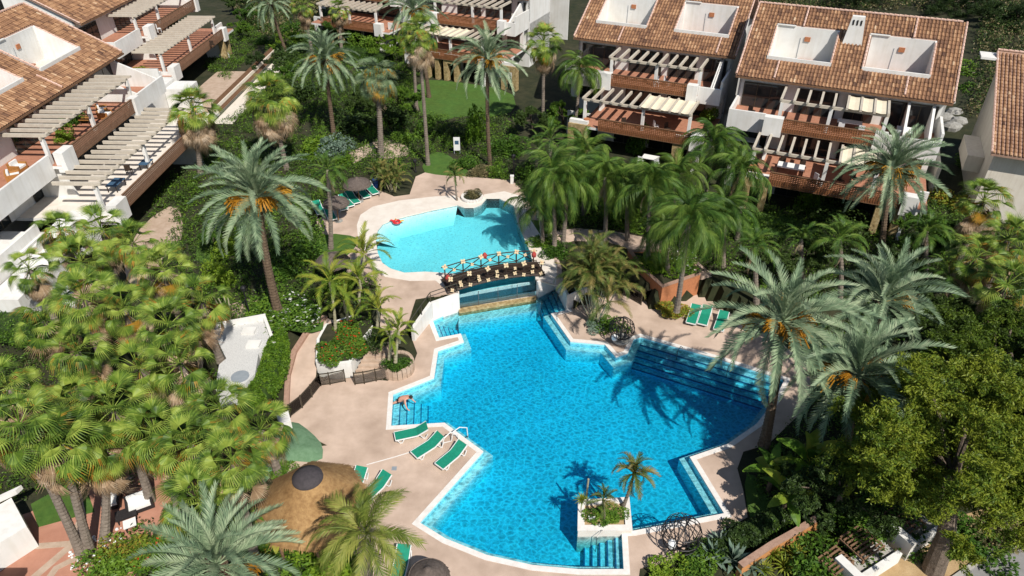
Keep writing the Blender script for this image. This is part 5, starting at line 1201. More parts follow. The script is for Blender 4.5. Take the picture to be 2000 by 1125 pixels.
# clipped hedges (long): one thing each
def hedge(px, z0, z1, h, wid, label, kind='bush', n=9000, ls=.07, seed=2):
    pts = [at(x, y, z0 + (z1 - z0) * i / (len(px) - 1)) for i, (x, y) in enumerate(px)]
    r = np.random.RandomState(seed); seg = len(pts) - 1
    t = r.uniform(0, seg, n); k = np.minimum(t.astype(int), seg - 1); f_ = (t - k)[:, None]
    P = np.array([tuple(p) for p in pts]); c = P[k] * (1 - f_) + P[k + 1] * f_
    d = P[k + 1] - P[k]; d /= np.linalg.norm(d, axis=1)[:, None]; nr = np.stack([-d[:, 1], d[:, 0], d[:, 2] * 0], 1)
    a = r.uniform(0, math.pi, n); q = r.uniform(.75, 1.05, n)
    wv = np.interp(t, np.arange(seg + 1), wid if hasattr(wid, '__len__') else [wid] * (seg + 1))
    c = c + nr * (np.cos(a) * q * wv)[:, None]; c[:, 2] += np.abs(np.sin(a)) ** .6 * q * h + .08 * np.sin(t * 9)
    a_ = r.normal(0, 1, (n, 3)); a_ /= np.linalg.norm(a_, axis=1)[:, None]; b_ = np.cross(a_, r.normal(0, 1, (n, 3))); b_ /= np.linalg.norm(b_, axis=1)[:, None]
    s_ = (ls * r.uniform(.6, 1.3, n))[:, None]
    V = np.stack([c - a_ * s_, c + b_ * s_ * .5, c + a_ * s_, c - b_ * s_ * .5], 1).reshape(-1, 3)
    me = bpy.data.meshes.new('hedge'); F = np.arange(n * 4).reshape(-1, 4).tolist(); me.from_pydata(V.tolist(), [], F); me.materials.append(M[kind])
    e_ = thing('hedge', (0, 0, 0), label, 'hedge')
    link('foliage', me, e_)
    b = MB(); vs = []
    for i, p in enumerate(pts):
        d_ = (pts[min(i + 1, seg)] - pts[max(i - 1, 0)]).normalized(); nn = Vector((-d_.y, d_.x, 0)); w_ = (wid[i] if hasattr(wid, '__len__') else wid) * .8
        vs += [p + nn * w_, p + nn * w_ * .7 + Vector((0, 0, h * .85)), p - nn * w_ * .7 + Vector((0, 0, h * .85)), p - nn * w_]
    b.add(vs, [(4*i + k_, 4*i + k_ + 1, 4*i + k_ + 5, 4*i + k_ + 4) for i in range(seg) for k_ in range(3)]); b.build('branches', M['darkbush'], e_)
hedge([(480, 795), (508, 775), (530, 745), (540, 715), (542, 690), (552, 668)], .3, 1.2, 1.0, [1.0, 1.1, .95, .9, .8, .5], 'bright clipped hedge bordering the gravel roof', 'brightbush', 16000)
hedge([(1395, 1088), (1430, 1066), (1470, 1045), (1530, 1008), (1580, 988)], 0, 0, .8, .6, 'dark hedge behind the orange planter wall', 'darkbush', 8000)
hedge([(-20, 640), (60, 650), (110, 665), (150, 690)], U, U, 1.0, 1.6, 'dark green hedge on the far left slope', 'bush', 9000)
hedge([(640, 105), (700, 112), (760, 125)], U, U, 1.3, 1.5, 'clipped hedge at the top, under the dark balcony', 'bush', 7000)
# --- pines
def tufts(rr, n, ls, seed):
    """needle tufts: loose sprays round many twig ends"""
    r = np.random.RandomState(seed); c = r.normal(0, .55, (16, 3)); c[:, 2] *= .5; d = r.normal(0, 1, (16, 3)); d[:, 2] = np.abs(d[:, 2]) * .6; d /= np.linalg.norm(d, axis=1)[:, None]
    k = r.randint(0, 16, n); t = r.uniform(-.4, .5, n)[:, None]
    p = c[k] + d[k] * t + r.normal(0, .11, (n, 3)); p *= rr
    a = d[k] + r.normal(0, .7, (n, 3)); a /= np.linalg.norm(a, axis=1)[:, None]; b = np.cross(a, r.normal(0, 1, (n, 3))); b /= np.linalg.norm(b, axis=1)[:, None]
    s_ = (ls * r.uniform(.6, 1.5, n))[:, None]
    return np.stack([p - a * s_, p + b * s_ * .3, p + a * s_, p - b * s_ * .3], 1).reshape(-1, 3)
def quads(name, V):
    n = len(V) // 4; me = bpy.data.meshes.new(name)
    me.vertices.add(len(V)); me.vertices.foreach_set('co', V.ravel()); me.loops.add(len(V)); me.loops.foreach_set('vertex_index', np.arange(n * 4))
    me.polygons.add(n); me.polygons.foreach_set('loop_start', np.arange(0, n * 4, 4)); me.polygons.foreach_set('loop_total', np.full(n, 4)); me.update(); return me
def pine(base_px, z, crown_px, h, rad, label, n=26, hz=.5, seed=1, tr=.34, mt='pine'):
    b = at(*base_px, z); top = at(*crown_px, z + h); e = thing('pine_tree' if mt == 'pine' else 'leafy_tree', b, label, 'tree', 'pines on the right' if mt == 'pine' else 'leafy garden trees')
    tp = top - b; r = np.random.RandomState(seed)
    MB().tube([(0, 0, -.2), (tp.x * .15, tp.y * .15, h * .3), (tp.x * .6, tp.y * .6, h * .62), (tp.x, tp.y, h)], [tr * 1.25, tr, tr * .6, tr * .2], 9).build('trunk', M['bark'], e)
    Vs = []
    for i in range(n):
        a = r.uniform(0, 6.283); q = r.uniform(.1, 1) ** .6; zz = r.uniform(-hz, hz * .6) * (1 - .35 * q)
        c = np.array([tp.x + math.cos(a) * rad * q, tp.y + math.sin(a) * rad * q, h + zz * rad * .9 - q * q * rad * .25])
        rr = rad * r.uniform(.15, .26)
        m_ = 2600
        V = tufts(rr, m_, .075, int(r.randint(9999)))
        Vs.append(V + c)
        if i % 5 == 0: MB().tube([(tp.x * .7, tp.y * .7, h * .66), tuple((np.array([tp.x, tp.y, h * .8]) + c) / 2), tuple(c)], [tr * .3, tr * .2, .04], 5).build('limb', M['bark'], e)
    V = np.concatenate(Vs); n_ = len(V) // 4
    me = quads('crown', V); me.materials.append(M[mt])
    link('crown', me, e)
pine((1822, 1115), 0, (1885, 838), 8.0, 4.3, 'big pine at the lower right, its grey trunk on the sandy verge', 95, hz=.95, seed=3, tr=.42)
pine((2010, 960), 0, (1975, 690), 8.0, 3.6, 'yellow-green pine above the big one at the right edge', 55, hz=.8, seed=5)
pine((2060, 1020), 0, (2035, 790), 7.5, 3.0, 'pine cut by the right edge beside the big one', 40, hz=.8, seed=8)
for bp_, cp, h, rd, lab, mt, n, sd_ in [((548, 175), (545, 140), 2.6, 2.0, 'dark leafy tree at the end of the far left garden wall', 'bush', 7, 1), ((560, 100), (556, 70), 2.6, 2.0, 'leafy tree beneath the palm at the top edge', 'brightbush', 6, 2), ((525, 250), (540, 235), 2.2, 1.7, 'leafy tree hiding the near end of the brown-topped wall', 'bush', 6, 3),
        ((700, 205), (700, 180), 3.0, 2.2, 'shaded tree between the two upper left date palms', 'darkbush', 8, 4), ((785, 215), (780, 180), 3.2, 2.2, 'leafy tree behind the tall slim fan palms', 'bush', 8, 5), ((760, 110), (757, 80), 2.8, 2.2, 'leafy tree under the far dark balcony', 'brightbush', 7, 6), ((660, 75), (655, 50), 3.0, 2.2, 'leafy tree at the top edge left of centre', 'bush', 7, 7),
        ((480, 40), (478, 18), 2.6, 1.8, 'leafy tree cut by the top edge beside the far left house', 'bush', 6, 8), ((1100, 250), (1098, 215), 3.0, 2.0, 'leafy tree beside the planter of the left tiled house', 'bush', 7, 9), ((1040, 250), (1035, 225), 2.6, 2.0, 'leafy tree in the shade right of the upper lawn', 'darkbush', 7, 10),
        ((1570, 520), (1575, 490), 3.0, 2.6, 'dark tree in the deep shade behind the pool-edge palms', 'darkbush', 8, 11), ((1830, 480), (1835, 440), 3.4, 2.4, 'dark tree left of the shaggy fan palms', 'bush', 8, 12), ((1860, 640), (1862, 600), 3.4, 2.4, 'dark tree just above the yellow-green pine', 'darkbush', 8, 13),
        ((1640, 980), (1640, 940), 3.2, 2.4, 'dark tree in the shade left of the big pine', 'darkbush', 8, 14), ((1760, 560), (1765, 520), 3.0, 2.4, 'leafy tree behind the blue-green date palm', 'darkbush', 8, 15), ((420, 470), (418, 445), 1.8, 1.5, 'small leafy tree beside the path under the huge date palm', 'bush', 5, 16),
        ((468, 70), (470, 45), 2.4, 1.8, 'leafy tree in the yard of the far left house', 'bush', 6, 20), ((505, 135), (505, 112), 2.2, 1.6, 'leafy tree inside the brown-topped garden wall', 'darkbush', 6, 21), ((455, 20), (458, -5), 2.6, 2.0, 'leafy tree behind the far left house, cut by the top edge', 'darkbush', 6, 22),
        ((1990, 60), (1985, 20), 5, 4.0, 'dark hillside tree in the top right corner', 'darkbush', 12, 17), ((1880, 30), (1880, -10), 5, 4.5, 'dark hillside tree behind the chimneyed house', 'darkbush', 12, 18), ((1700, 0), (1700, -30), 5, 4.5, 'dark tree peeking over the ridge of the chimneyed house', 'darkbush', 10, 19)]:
    pine(bp_, U, cp, h, rd, lab, n * 2, hz=.6, seed=sd_ + 40, tr=.14, mt=mt)
# ================================================================== WALLS, PLANTERS, BRIDGE
def wall_run(name, px, z, z0, z1, th, m, label, cat='wall', cap=None, parent=None, group=None):
    """upright wall along surveyed foot points"""
    p = [at(x, y, z).to_2d() for x, y in px]; L, Rr = [], []
    for i in range(len(p)):
        d = (p[min(i + 1, len(p) - 1)] - p[max(i - 1, 0)]).normalized(); n_ = Vector((-d.y, d.x)) * th / 2
        L.append(p[i] + n_); Rr.append(p[i] - n_)
    e = parent or thing(name, (0, 0, 0), label, cat, group)
    MB().prism(L + Rr[::-1], z0, z1).build('wall', m, e)
    if cap: MB().prism([q + (q - w_).normalized() * .04 for q, w_ in zip(L + Rr[::-1], Rr + L[::-1])], z1 + .002, z1 + .06).build('coping', cap, e)
    return e
dam = thing('retaining_wall', (0, 0, 0), 'white retaining wall stepping down from the bridge to the lower deck', 'wall')
wall_run('', [(897, 603), (845, 622)], 0, -1.3, U + .12, .22, M['white'], '', parent=dam)
a_, b_ = at(844, 621, 0), at(808, 666, 0)
d = (b_ - a_).normalized(); n_ = Vector((-d.y, d.x, 0)) * .12
MB().add([a_ + n_, b_ + n_, b_ + n_ + Vector((0, 0, 1.15)), a_ + n_ + Vector((0, 0, U + .12)), a_ - n_, b_ - n_, b_ - n_ + Vector((0, 0, 1.15)), a_ - n_ + Vector((0, 0, U + .12))],
         [(0, 1, 2, 3), (7, 6, 5, 4), (3, 2, 6, 7), (1, 5, 6, 2)]).build('wing', M['white'], dam)
hr = thing('handrail', (0, 0, 0), 'dark handrail on top of the white retaining wall', 'handrail')
c_ = at(895, 603, 0)
pts = [c_ + Vector((0, 0, U + .95)), a_ + Vector((0, 0, U + .95)), b_ + Vector((0, 0, 1.95)), b_ + d * 2.2 + Vector((0, 0, 1.2))]
MB().tube(pts, .035, 6).build('rail', M['bronze'], hr)
for p, zz in ((c_, U), (a_, U), (a_.lerp(b_, .5), 1.2), (b_, 1.1)): MB().bar(p + Vector((0, 0, zz)), p + Vector((0, 0, zz + .85)), .05).build('post', M['bronze'], hr)
wall_run('retaining_wall', [(1049, 578), (1086, 560), (1108, 604), (1135, 592), (1160, 584)], 0, -1.3, U, .2, M['coping'], 'retaining wall of the palm bed right of the bridge')
# glass front of the upper pool under the bridge: four panes
gf = thing('glass_pool_wall', (0, 0, 0), 'four glass panes holding the upper pool under the bridge', 'glass wall')
A, B = at(897, 603, -.05), at(1047, 578, -.05)
for i in range(4):
    p, q = A.lerp(B, i / 4), A.lerp(B, (i + 1) / 4)
    d = (q - p).normalized(); nn = Vector((-d.y, d.x, 0)) * .02
    p += d * .03; q -= d * .03
    MB().add([p - nn, q - nn, q - nn + Vector((0, 0, U)), p - nn + Vector((0, 0, U)), p + nn, q + nn, q + nn + Vector((0, 0, U)), p + nn + Vector((0, 0, U))], [(0, 1, 2, 3), (7, 6, 5, 4), (3, 2, 6, 7)]).build('pane', M['glass'], gf)
    MB().bar(p - d * .03, p - d * .03 + Vector((0, 0, U)), .05).build('mullion', M['steel'], gf)
MB().prism([A.to_2d() - Vector((0, .42)), B.to_2d() - Vector((0, .42)), B.to_2d(), A.to_2d()], -1.2, .02).build('ledge', M['stone'], gf)
MB().prism([A.to_2d() - Vector((0, 1.3)), B.to_2d() - Vector((0, 1.3)), B.to_2d() - Vector((0, .43)), A.to_2d() - Vector((0, .43))], POOL_DEEP, -.45).build('submerged_shelf', M['paletile'], gf)
MB().add([A + Vector((0, .05, 0)), B + Vector((0, .05, 0)), B + Vector((0, .05, .42)), A + Vector((0, .05, .42))], [(0, 1, 2, 3)]).build('tiled_wall', M['paletile'], gf)
# bridge
BA, BB = at(868, 557, U + .25), at(1056, 522, U + .25)
bx = (BB - BA); bl = bx.length; bd = bx.normalized(); bn = Vector((-bd.y, bd.x, 0))
bang = math.atan2(bd.y, bd.x)
br = thing('footbridge', BA, 'dark wooden arched footbridge hung with cream rope flowers', 'bridge', None, bang)
arch = lambda t: .38 * math.sin(math.pi * t)
W2 = .85; npl = 42
for i in range(npl):
    t = (i + .5) / npl; x = bl * t
    o = MB().box(-bl / npl * .46, bl / npl * .46, -W2, W2, -.03, .03).build('plank', M['darkwood'], br) if i == 0 else link('plank', plm, br)
    if i == 0: plm = o.data
    o.location = (x, 0, arch(t))
for s_ in (-1, 1):
    y = s_ * W2
    MB().tube([(bl * t / 12, y, arch(t / 12) - .12) for t in range(13)], .11, 4).build('beam', M['darkwood'], br)
    MB().tube([(bl * t / 12, y, arch(t / 12) + .98) for t in range(13)], .045, 5).build('handrail', M['darkwood'], br)
    MB().tube([(bl * t / 12, y, arch(t / 12) + .12) for t in range(13)], .035, 5).build('lower_rail', M['darkwood'], br)
    for k in range(6):
        t = (k + .2) / 5.4; x = bl * t
        MB().bar((x, y, arch(t) - .1), (x, y, arch(t) + 1.02), .08).build('post', M['darkwood'], br)
        if k < 5:
            t2 = (k + 1.2) / 5.4; x2 = bl * t2; tm = (t + t2) / 2; xm = (x + x2) / 2
            MB().bar((x, y, arch(t) + .15), (x2, y, arch(t2) + .95), .055).bar((x, y, arch(t) + .95), (x2, y, arch(t2) + .15), .055).build('brace', M['darkwood'], br)
flower_me = None
def flower(x, y, z, s, tilt, parent=None):
    global flower_me
    if flower_me is None:
        b = MB()
        for k in range(4):
            a = k * math.pi / 2 + .78; d = Vector((math.cos(a), 0, math.sin(a))); e = Vector((-d.z, 0, d.x))
            b.add([e * .04, d * .15 + e * .09 - Vector((0, .05, 0)), d * .25, d * .15 - e * .09 - Vector((0, .05, 0)), -e * .04], [(0, 1, 2, 3, 4)])
            b.add([e * .04 + Vector((0, .03, 0)), d * .15 + e * .09, d * .25 + Vector((0, .02, 0)), d * .15 - e * .09, -e * .04 + Vector((0, .03, 0))], [(4, 3, 2, 1, 0)])
        b.k = 1; b.lathe([(.05, -.02), (.05, .03), (.0, .05)], 6)
        flower_me = b.build('tmp', [M['rope_flower'], M['rope_red']]); m_ = flower_me.data; bpy.data.objects.remove(flower_me); flower_me = m_
    o = link('rope_flower', flower_me, parent); o.location = (x, y, z); o.rotation_euler = (tilt, rnd.uniform(-.4, .4), rnd.uniform(-.3, .3)); o.scale = (s, s, s)
for s_ in (-1, 1):
    for k in range(6):
        t = (k + .2) / 5.4
        flower(bl * t, s_ * W2 - .06, arch(t) + 1.0, .95, -.6, br)
        if k < 5: flower(bl * (t + .5 / 5.4), s_ * W2 - .06, arch(t) + .60, .65, -.5, br)
for k in range(11):
    t = (k + .5) / 11; flower(bl * t, -W2 - .12, arch(t) + (.25 if k % 2 else .05), .72, -.5, br)
for t, y in ((.02, -.6), (.45, .9), (.94, .3)):
    b = MB(); b.lathe([(.16, -.1), (.2, .1), (.1, .28), (0.02, .34)], 8, (bl * t, y, arch(t) + .9)); b.build('red_rosette', M['rope_red'], br)
# pump room with gravel roof
PR = [(424, 640), (520, 622), (540, 676), (505, 690), (498, 730), (480, 748), (420, 756), (428, 712), (442, 700), (420, 655)]
pr = thing('pump_room', (0, 0, 0), 'low pump room with pale gravel roof, two hatches and a round steel lid', 'building')
P2 = at2(PR, U + .35); zT = U + .35
MB().prism(P2, -.1, zT).build('gravel_roof', M['gravel'], pr)
for i, (a, b) in enumerate(((0, 1), (1, 2), (9, 0))):
    p, q = P2[a], P2[b]; d = (q - p).normalized(); nn = Vector((d.y, -d.x)) * (1 if i != 9 else 1)
    MB().prism([p - d * .02, q + d * .02, q + nn * .2 + d * .02, p + nn * .2 - d * .02], .2, zT + (.42 if i == 0 else .28)).build('parapet', M['white'], pr)
for x, y in ((487, 648), (496, 674)):
    c = at(x, y, zT); MB().box(c.x - .42, c.x + .42, c.y - .34, c.y + .34, zT + .003, zT + .16).build('hatch', M['white'], pr)
c = at(469, 736, zT); MB().lathe([(.55, .004), (.55, .05), (.0, .06)], 20, c).build('round_lid', M['grey'], pr)
# white planter wall with the red flowers
pl = thing('flower_planter', (0, 0, 0), 'white-fronted planter overflowing with red flowers between ramp and steps', 'planter')
F = at2([(622, 734), (655, 740), (690, 736), (716, 690), (745, 652), (700, 640), (640, 660), (624, 690)], 0)
MB().prism(F[:], -.05, U - .06).build('wall', M['white'], pl)
MB().prism(offset(F, -.2), U - .06, U - .02, bottom=False).build('soil', M['soil'], pl)
# low sloping brick kerb beside the ramp
e = thing('ramp_wall', (0, 0, 0), 'low curved brick kerb between ramp and white-flowered shrubs', 'wall'); b = MB(); vv = []
for i, (x, y) in enumerate(rl):
    z = U * (i / 4); p = at(x, y, z + .02); q = p + Vector((-.34, .06, 0)); vv += [p + Vector((0, 0, .0)), p + Vector((0, 0, .22)), q + Vector((0, 0, .22)), q + Vector((0, 0, -.3))]
b.add(vv, [(4*i + k, 4*i + k + 1, 4*i + k + 5, 4*i + k + 4) for i in range(4) for k in range(3)]).build('kerb', M['brick'], e)
# round stone planter
def round_planter(px, z, r, h, label, m='path_stone'):
    c = at(*px, z); e = thing('round_planter', c, label, 'planter')
    b = MB(); n = 22
    for k in range(n):
        a0, a1 = 6.283 * k / n + .015, 6.283 * (k + 1) / n - .015
        for lv in range(max(2, int(h / .22))):
            hh = h / max(2, int(h / .22)); o_ = rnd.uniform(-.015, .015)
            ps = [((r + o_) * math.cos(a0), (r + o_) * math.sin(a0)), ((r + o_) * math.cos(a1), (r + o_) * math.sin(a1)), ((r - .22) * math.cos(a1), (r - .22) * math.sin(a1)), ((r - .22) * math.cos(a0), (r - .22) * math.sin(a0))]
            b2 = MB().prism(ps, lv * hh + .01, (lv + 1) * hh - .008); b2.build('stone', M[m], e)
    MB().lathe([(r - .23, 0), (r - .23, h - .12), (0, h - .08)], 20).build('soil', M['soil'], e)
round_planter((777, 722), 0, 1.12, .75, 'round stone planter with palm tufts at the foot of the white wall')
round_planter((922, 388), U, 1.0, .28, 'half-round planter on the far edge of the upper pool', 'coping')
bush('drybush', (922, 386), U, .8, .5, 'low flowering plants in the half-round planter', GB, dz=.2)
# square planter standing in the pool
sq = thing('pool_planter', at(1180, 1010, 0), 'square cream planter with small palms standing in the pool', 'planter')
Q = [p - sq.location.to_2d() for p in at2([(1130, 978), (1228, 973), (1234, 1036), (1129, 1037)], 0.3)]
Qi = offset(Q, -.33)
MB().prism(Q, POOL_DEEP, .32, holes=[Qi]).build('wall', M['beach'], sq)
MB().prism(Qi, .1, .26, bottom=False).build('soil', M['sand'], sq)
MB().prism(offset(Q, .03), .323, .37, holes=[offset(Qi, .02)]).build('coping', M['coping'], sq)
c = at(1156, 1010, .4) - sq.location; MB().box(c.x - .17, c.x + .17, c.y - .1, c.y + .1, .27, .42).build('white_box', M['plastic'], sq)
e = thing('cut_yucca', at(1145, 975, .3), 'bare pale cut stem at the back of the square pool planter', 'plant'); MB().tube([(0, 0, -.1), (0, 0, .8), (.02, 0, 1.6)], [.07, .05, .05], 7).build('stem', M['stem'], e)
e = thing('young_yucca', at(1134, 1003, .3), 'thin stem below the small yucca in the square pool planter', 'plant'); MB().tube([(0, 0, -.1), (0, 0, 1.0)], [.03, .03], 5).build('stem', M['stem'], e)
# brick planter on the right
bp = thing('brick_planter', (0, 0, 0), 'angular brick planter around queen palms, right of the cane palms', 'planter')
BP = at2([(1252, 538), (1292, 574), (1366, 548), (1352, 520), (1290, 500), (1225, 500)], U + .0)
MB().prism(BP, -.05, U + .55, holes=[offset(BP, -.25)]).build('wall', M['pot'], bp)
MB().prism(offset(BP, -.26), U, U + .45, bottom=False).build('soil', M['soil'], bp)
MB().prism(offset(BP, .03), U + .552, U + .60, holes=[offset(BP, -.28)]).build('coping', M['brick'], bp)
# orange planter wall bottom right
wall_run('planter_wall', [(1440, 1125), (1500, 1085), (1548, 1058), (1592, 1030)], 0, -.05, .85, .25, M['orange'], 'orange rendered planter wall behind the yuccas', cap=M['brick'])
# street wall: stepped white sections with blocks
sw = thing('street_wall', (0, 0, 0), 'white street wall with raised blocks along the sandy verge', 'wall')
for i, (p, q, h) in enumerate((((1655, 1150), (1745, 1092), .75), ((1757, 1086), (1822, 1045), .85))):
    a, b = at(*p, 0), at(*q, 0); d = (b - a).normalized(); nn = Vector((-d.y, d.x, 0))
    MB().prism([(a).to_2d(), (b).to_2d(), (b + nn * .9).to_2d(), (a + nn * .9).to_2d()], -.05, h - .2).build('wall_top', M['kerb'], sw)
    MB().prism([(a - nn * .25).to_2d(), (b - nn * .25).to_2d(), b.to_2d(), a.to_2d()], -.05, h).build('wall', M['white'], sw)
    MB().prism([(a - nn * .3 - d * .02).to_2d(), (a - nn * .3 + d * .42).to_2d(), (a + nn * 1.05 + d * .42).to_2d(), (a + nn * 1.05 - d * .02).to_2d()], -.05, h + .35).build('block', M['white'], sw)
def slats(c0, c1, wid, n, label, z=0.9):
    a, b = at(*c0, z), at(*c1, z); d = (b - a).normalized(); nn = Vector((-d.y, d.x, 0)); e = thing('slatted_pergola', (0, 0, 0), label, 'pergola', 'brown slatted panels by the street wall')
    for i in range(n):
        o = nn * (wid * i / (n - 1)); MB().bar(a + o, b + o, .07, .09).build('slat', M['midwood'], e)
    for p in (a, a.lerp(b, .5), b): MB().bar(p - Vector((0, 0, .1)), p + nn * wid - Vector((0, 0, .1)), .09).build('rail', M['midwood'], e)
    for p in (a, b, a + nn * wid, b + nn * wid): MB().bar(p - Vector((0, 0, z + .05)), p - Vector((0, 0, .16)), .1).build('post', M['midwood'], e)
slats((1632, 1122), (1668, 1096), 1.0, 6, 'lowest panel of brown slats, cut by the bottom edge'); slats((1688, 1092), (1728, 1066), 1.4, 8, 'middle panel of brown slats by the white street wall'); slats((1775, 1042), (1808, 1022), 1.4, 7, 'upper panel of brown slats beside the pine trunk')
# white wall at the bottom left
e = thing('court_wall', (0, 0, 0), 'white wall end with a flat coping at the left edge of the terracotta court', 'wall')
p = at2([(-60, 1020), (22, 972), (52, 1028), (-40, 1085)], 1.6)
MB().prism(p, -.05, 1.6).build('wall', M['white'], e)
a, b = at(-60, 1000, 1.9).to_2d(), at(30, 958, 1.9).to_2d(); nn = Vector((.1, .35))
MB().prism([a, b, b + nn, a + nn], 1.62, 1.9).build('coping', M['white'], e)
# building outside the frame whose shadow falls over the court corner
e = thing('court_house', (0, 0, 0), 'white house corner below the bottom left edge of the photo', 'building'); MB().box(-30, -22.5, 8, 17.8, -.05, 3.2).build('wall', M['white'], e); MB().box(-30.3, -22.2, 7.8, 18.1, 3.202, 3.5).build('roof', M['verge'], e)
# grey rocks between right houses
for i, (x, y) in enumerate(((1850, 205), (1862, 222), (1845, 232), (1872, 240), (1858, 250))):
    c = at(x, y, U + .3); r = random.Random(i); b = MB(); b.lathe([(.2, -.5), (.85, -.2), (.95, .25), (.6, .6), (.1, .8)], 8, (0, 0, 0), .18)
    o = b.build('boulder', M['rock']); o.location = c; o.scale = (1.1, .9, .9); tag(o, ['uppermost grey boulder', 'upper right grey boulder', 'leftmost grey boulder', 'lower right grey boulder', 'lowest grey boulder'][i] + ' of the heap beside the chimneyed house', 'rock', 'boulders in the gap beside the chimneyed house')
# white stones round the palm feet on the court
for i in range(46):
    a = i * 2.4; q = .55 + .5 * ((i * 7) % 10) / 10
    cx = at(178, 1078, 0) if i % 3 else at(206, 1056, 0)
    if i == 0:
        b = MB(); b.lathe([(.02, -.05), (.10, -.02), (.11, .05), (.05, .11)], 6, (0, 0, 0), .15); st = b.build('stone', M['plastic']); sm = st.data; o = st
    else: o = link('stone', sm)
    o.location = cx + Vector((math.cos(a) * q, math.sin(a) * q - .1, .04)); o.scale = [rnd.uniform(.4, .9)] * 3; o.rotation_euler = (0, 0, a)
    tag(o, 'small white stone in the ring around the leaning fan palms', 'stone', 'white stones round the leaning palms')

# ================================================================== FURNITURE
def lounger_proto(back=28):
    e = thing('sun_lounger', (0, 0, 0), 'x', 'sun lounger', 'green sun loungers')
    w_ = .33; hb = .72; bz = math.sin(R(back)) * hb; bx_ = math.cos(R(back)) * hb
    prof = [(-1.18, .33), (0.0, .34), (.10, .36), (.10 + bx_ * .5, .35 + bz * .5), (.10 + bx_, .35 + bz)]
    b = MB(); vs = []
    for x, z in prof: vs += [(x, -w_, z), (x, w_, z), (x, w_, z - .045), (x, -w_, z - .045)]
    fs = []
    for i in range(4):
        a = 4 * i; fs += [(a, a + 4, a + 5, a + 1), (a + 2, a + 6, a + 7, a + 3), (a + 1, a + 5, a + 6, a + 2), (a, a + 3, a + 7, a + 4)]
    fs += [(0, 1, 2, 3), (19, 18, 17, 16)]
    b.add(vs, fs).build('sling', M['green'], e)
    for s_ in (-1, 1):
        b = MB(); y = s_ * (w_ + .02)
        for (xa, za), (xb, zb) in zip(prof[:-1], prof[1:]): b.bar((xa, y, za - .03), (xb, y, zb - .03), .04, .07)
        b.build('side_rail', M['plastic'], e)
        for xf in (-.95, .42):
            b = MB(); b.bar((xf - .16, y, .31), (xf + .02, y, .03), .045).bar((xf + .26, y, .31), (xf + .10, y, .03), .045).bar((xf - .03, y, .03), (xf + .15, y, .03), .045); b.build('leg', M['plastic'], e)
    MB().box(-1.22, -1.16, -w_, w_, .25, .33).build('foot_bar', M['plastic'], e)
    MB().bar((-.0, -w_, .28), (0, w_, .28), .05).build('cross_bar', M['plastic'], e)
    return e
lp = lounger_proto()
def lounger(foot, head, z, label, first=[True]):
    a, b = at(*foot, z), at(*head, z); d = b - a; ang = math.atan2(d.y, d.x); c = (a + b) / 2
    if first[0]: first[0] = False; o = lp; o.location = c; o.rotation_euler = (0, 0, ang); o['label'] = label
    else: o = copy_tree(lp, label, c, ang)
    return o
lounger((785, 857), (838, 846), 0, 'green lounger nearest the bathing man, first of three by the pool')
lounger((822, 888), (862, 863), 0, 'middle of the three green loungers beside the pool ladder')
lounger((870, 908), (904, 880), 0, 'green lounger nearest the pool corner, last of the three')
lounger((728, 966), (752, 944), 0, 'green lounger half under the fronds beside the round hut')
lounger((692, 960), (706, 934), 0, 'green lounger almost hidden by the eave of the round hut')
lounger((780, 1124), (790, 1086), 0, 'green lounger at the bottom edge by the cut-off parasol')
for i, (f, h, lab) in enumerate([((672, 413), (658, 396), 'green lounger nearest the upper pool, in front of the second parasol'), ((684, 406), (668, 390), 'second green lounger before the second parasol'), ((696, 400), (680, 384), 'third green lounger before the second parasol'),
        ((716, 389), (700, 373), 'left of the two loungers in front of the first parasol'), ((733, 382), (716, 366), 'right of the two loungers in front of the first parasol, beside the blue bin'), ((650, 432), (640, 414), 'green lounger under the slender queen palm'), ((627, 420), (618, 404), 'shaded green lounger left of the second parasol')]):
    lounger(f, h, U, lab)
for f, h, lab in [((1350, 632), (1358, 608), 'left lounger of the stacked pair in the palm shade, right deck'), ((1372, 634), (1380, 610), 'second lounger in the palm shade on the right deck'), ((1404, 644), (1412, 622), 'third lounger deep in the shade behind the wide steps')]:
    lounger(f, h, 0, lab)
def parasol(px, z, r, label, h=2.1):
    c = at(*px, z + h); c.z = z; e = thing('thatched_parasol', c, label, 'parasol', 'grey thatched parasols')
    MB().tube([(0, 0, -.02), (0, 0, h)], .05, 8).build('pole', M['midwood'], e)
    b = MB(); b.lathe([(r, h - .38), (r * .97, h - .26), (r * .72, h - .10), (r * .45, h + .06), (.16, h + .22), (.12, h + .30), (0.01, h + .34)], 30, (0, 0, 0), .02); b.build('thatch', M['greythatch'], e, smooth=True)
    b = MB()
    for i in range(90):
        a = i * 6.283 / 90; d = Vector((math.cos(a), math.sin(a), 0)); b.bar(d * (r * .9) + Vector((0, 0, h - .2)), d * (r * rnd.uniform(1.02, 1.08)) + Vector((0, 0, h - .46)), .05)
    b.build('fringe', M['greythatch'], e)['kind'] = 'stuff'
    MB().lathe([(.35, 0), (.35, .06), (.05, .1)], 12).build('base', M['rock'], e)
parasol((697, 352), U, 1.15, 'first grey thatched parasol, over the two loungers by the blue bin')
parasol((655, 389), U, 1.05, 'second grey thatched parasol, behind three green loungers')
parasol((648, 502), U, 1.2, 'grey thatched parasol alone on the lawn beside the golden palm')
parasol((835, 1118), 0, .95, 'grey thatched parasol cut by the bottom edge', 2.2)
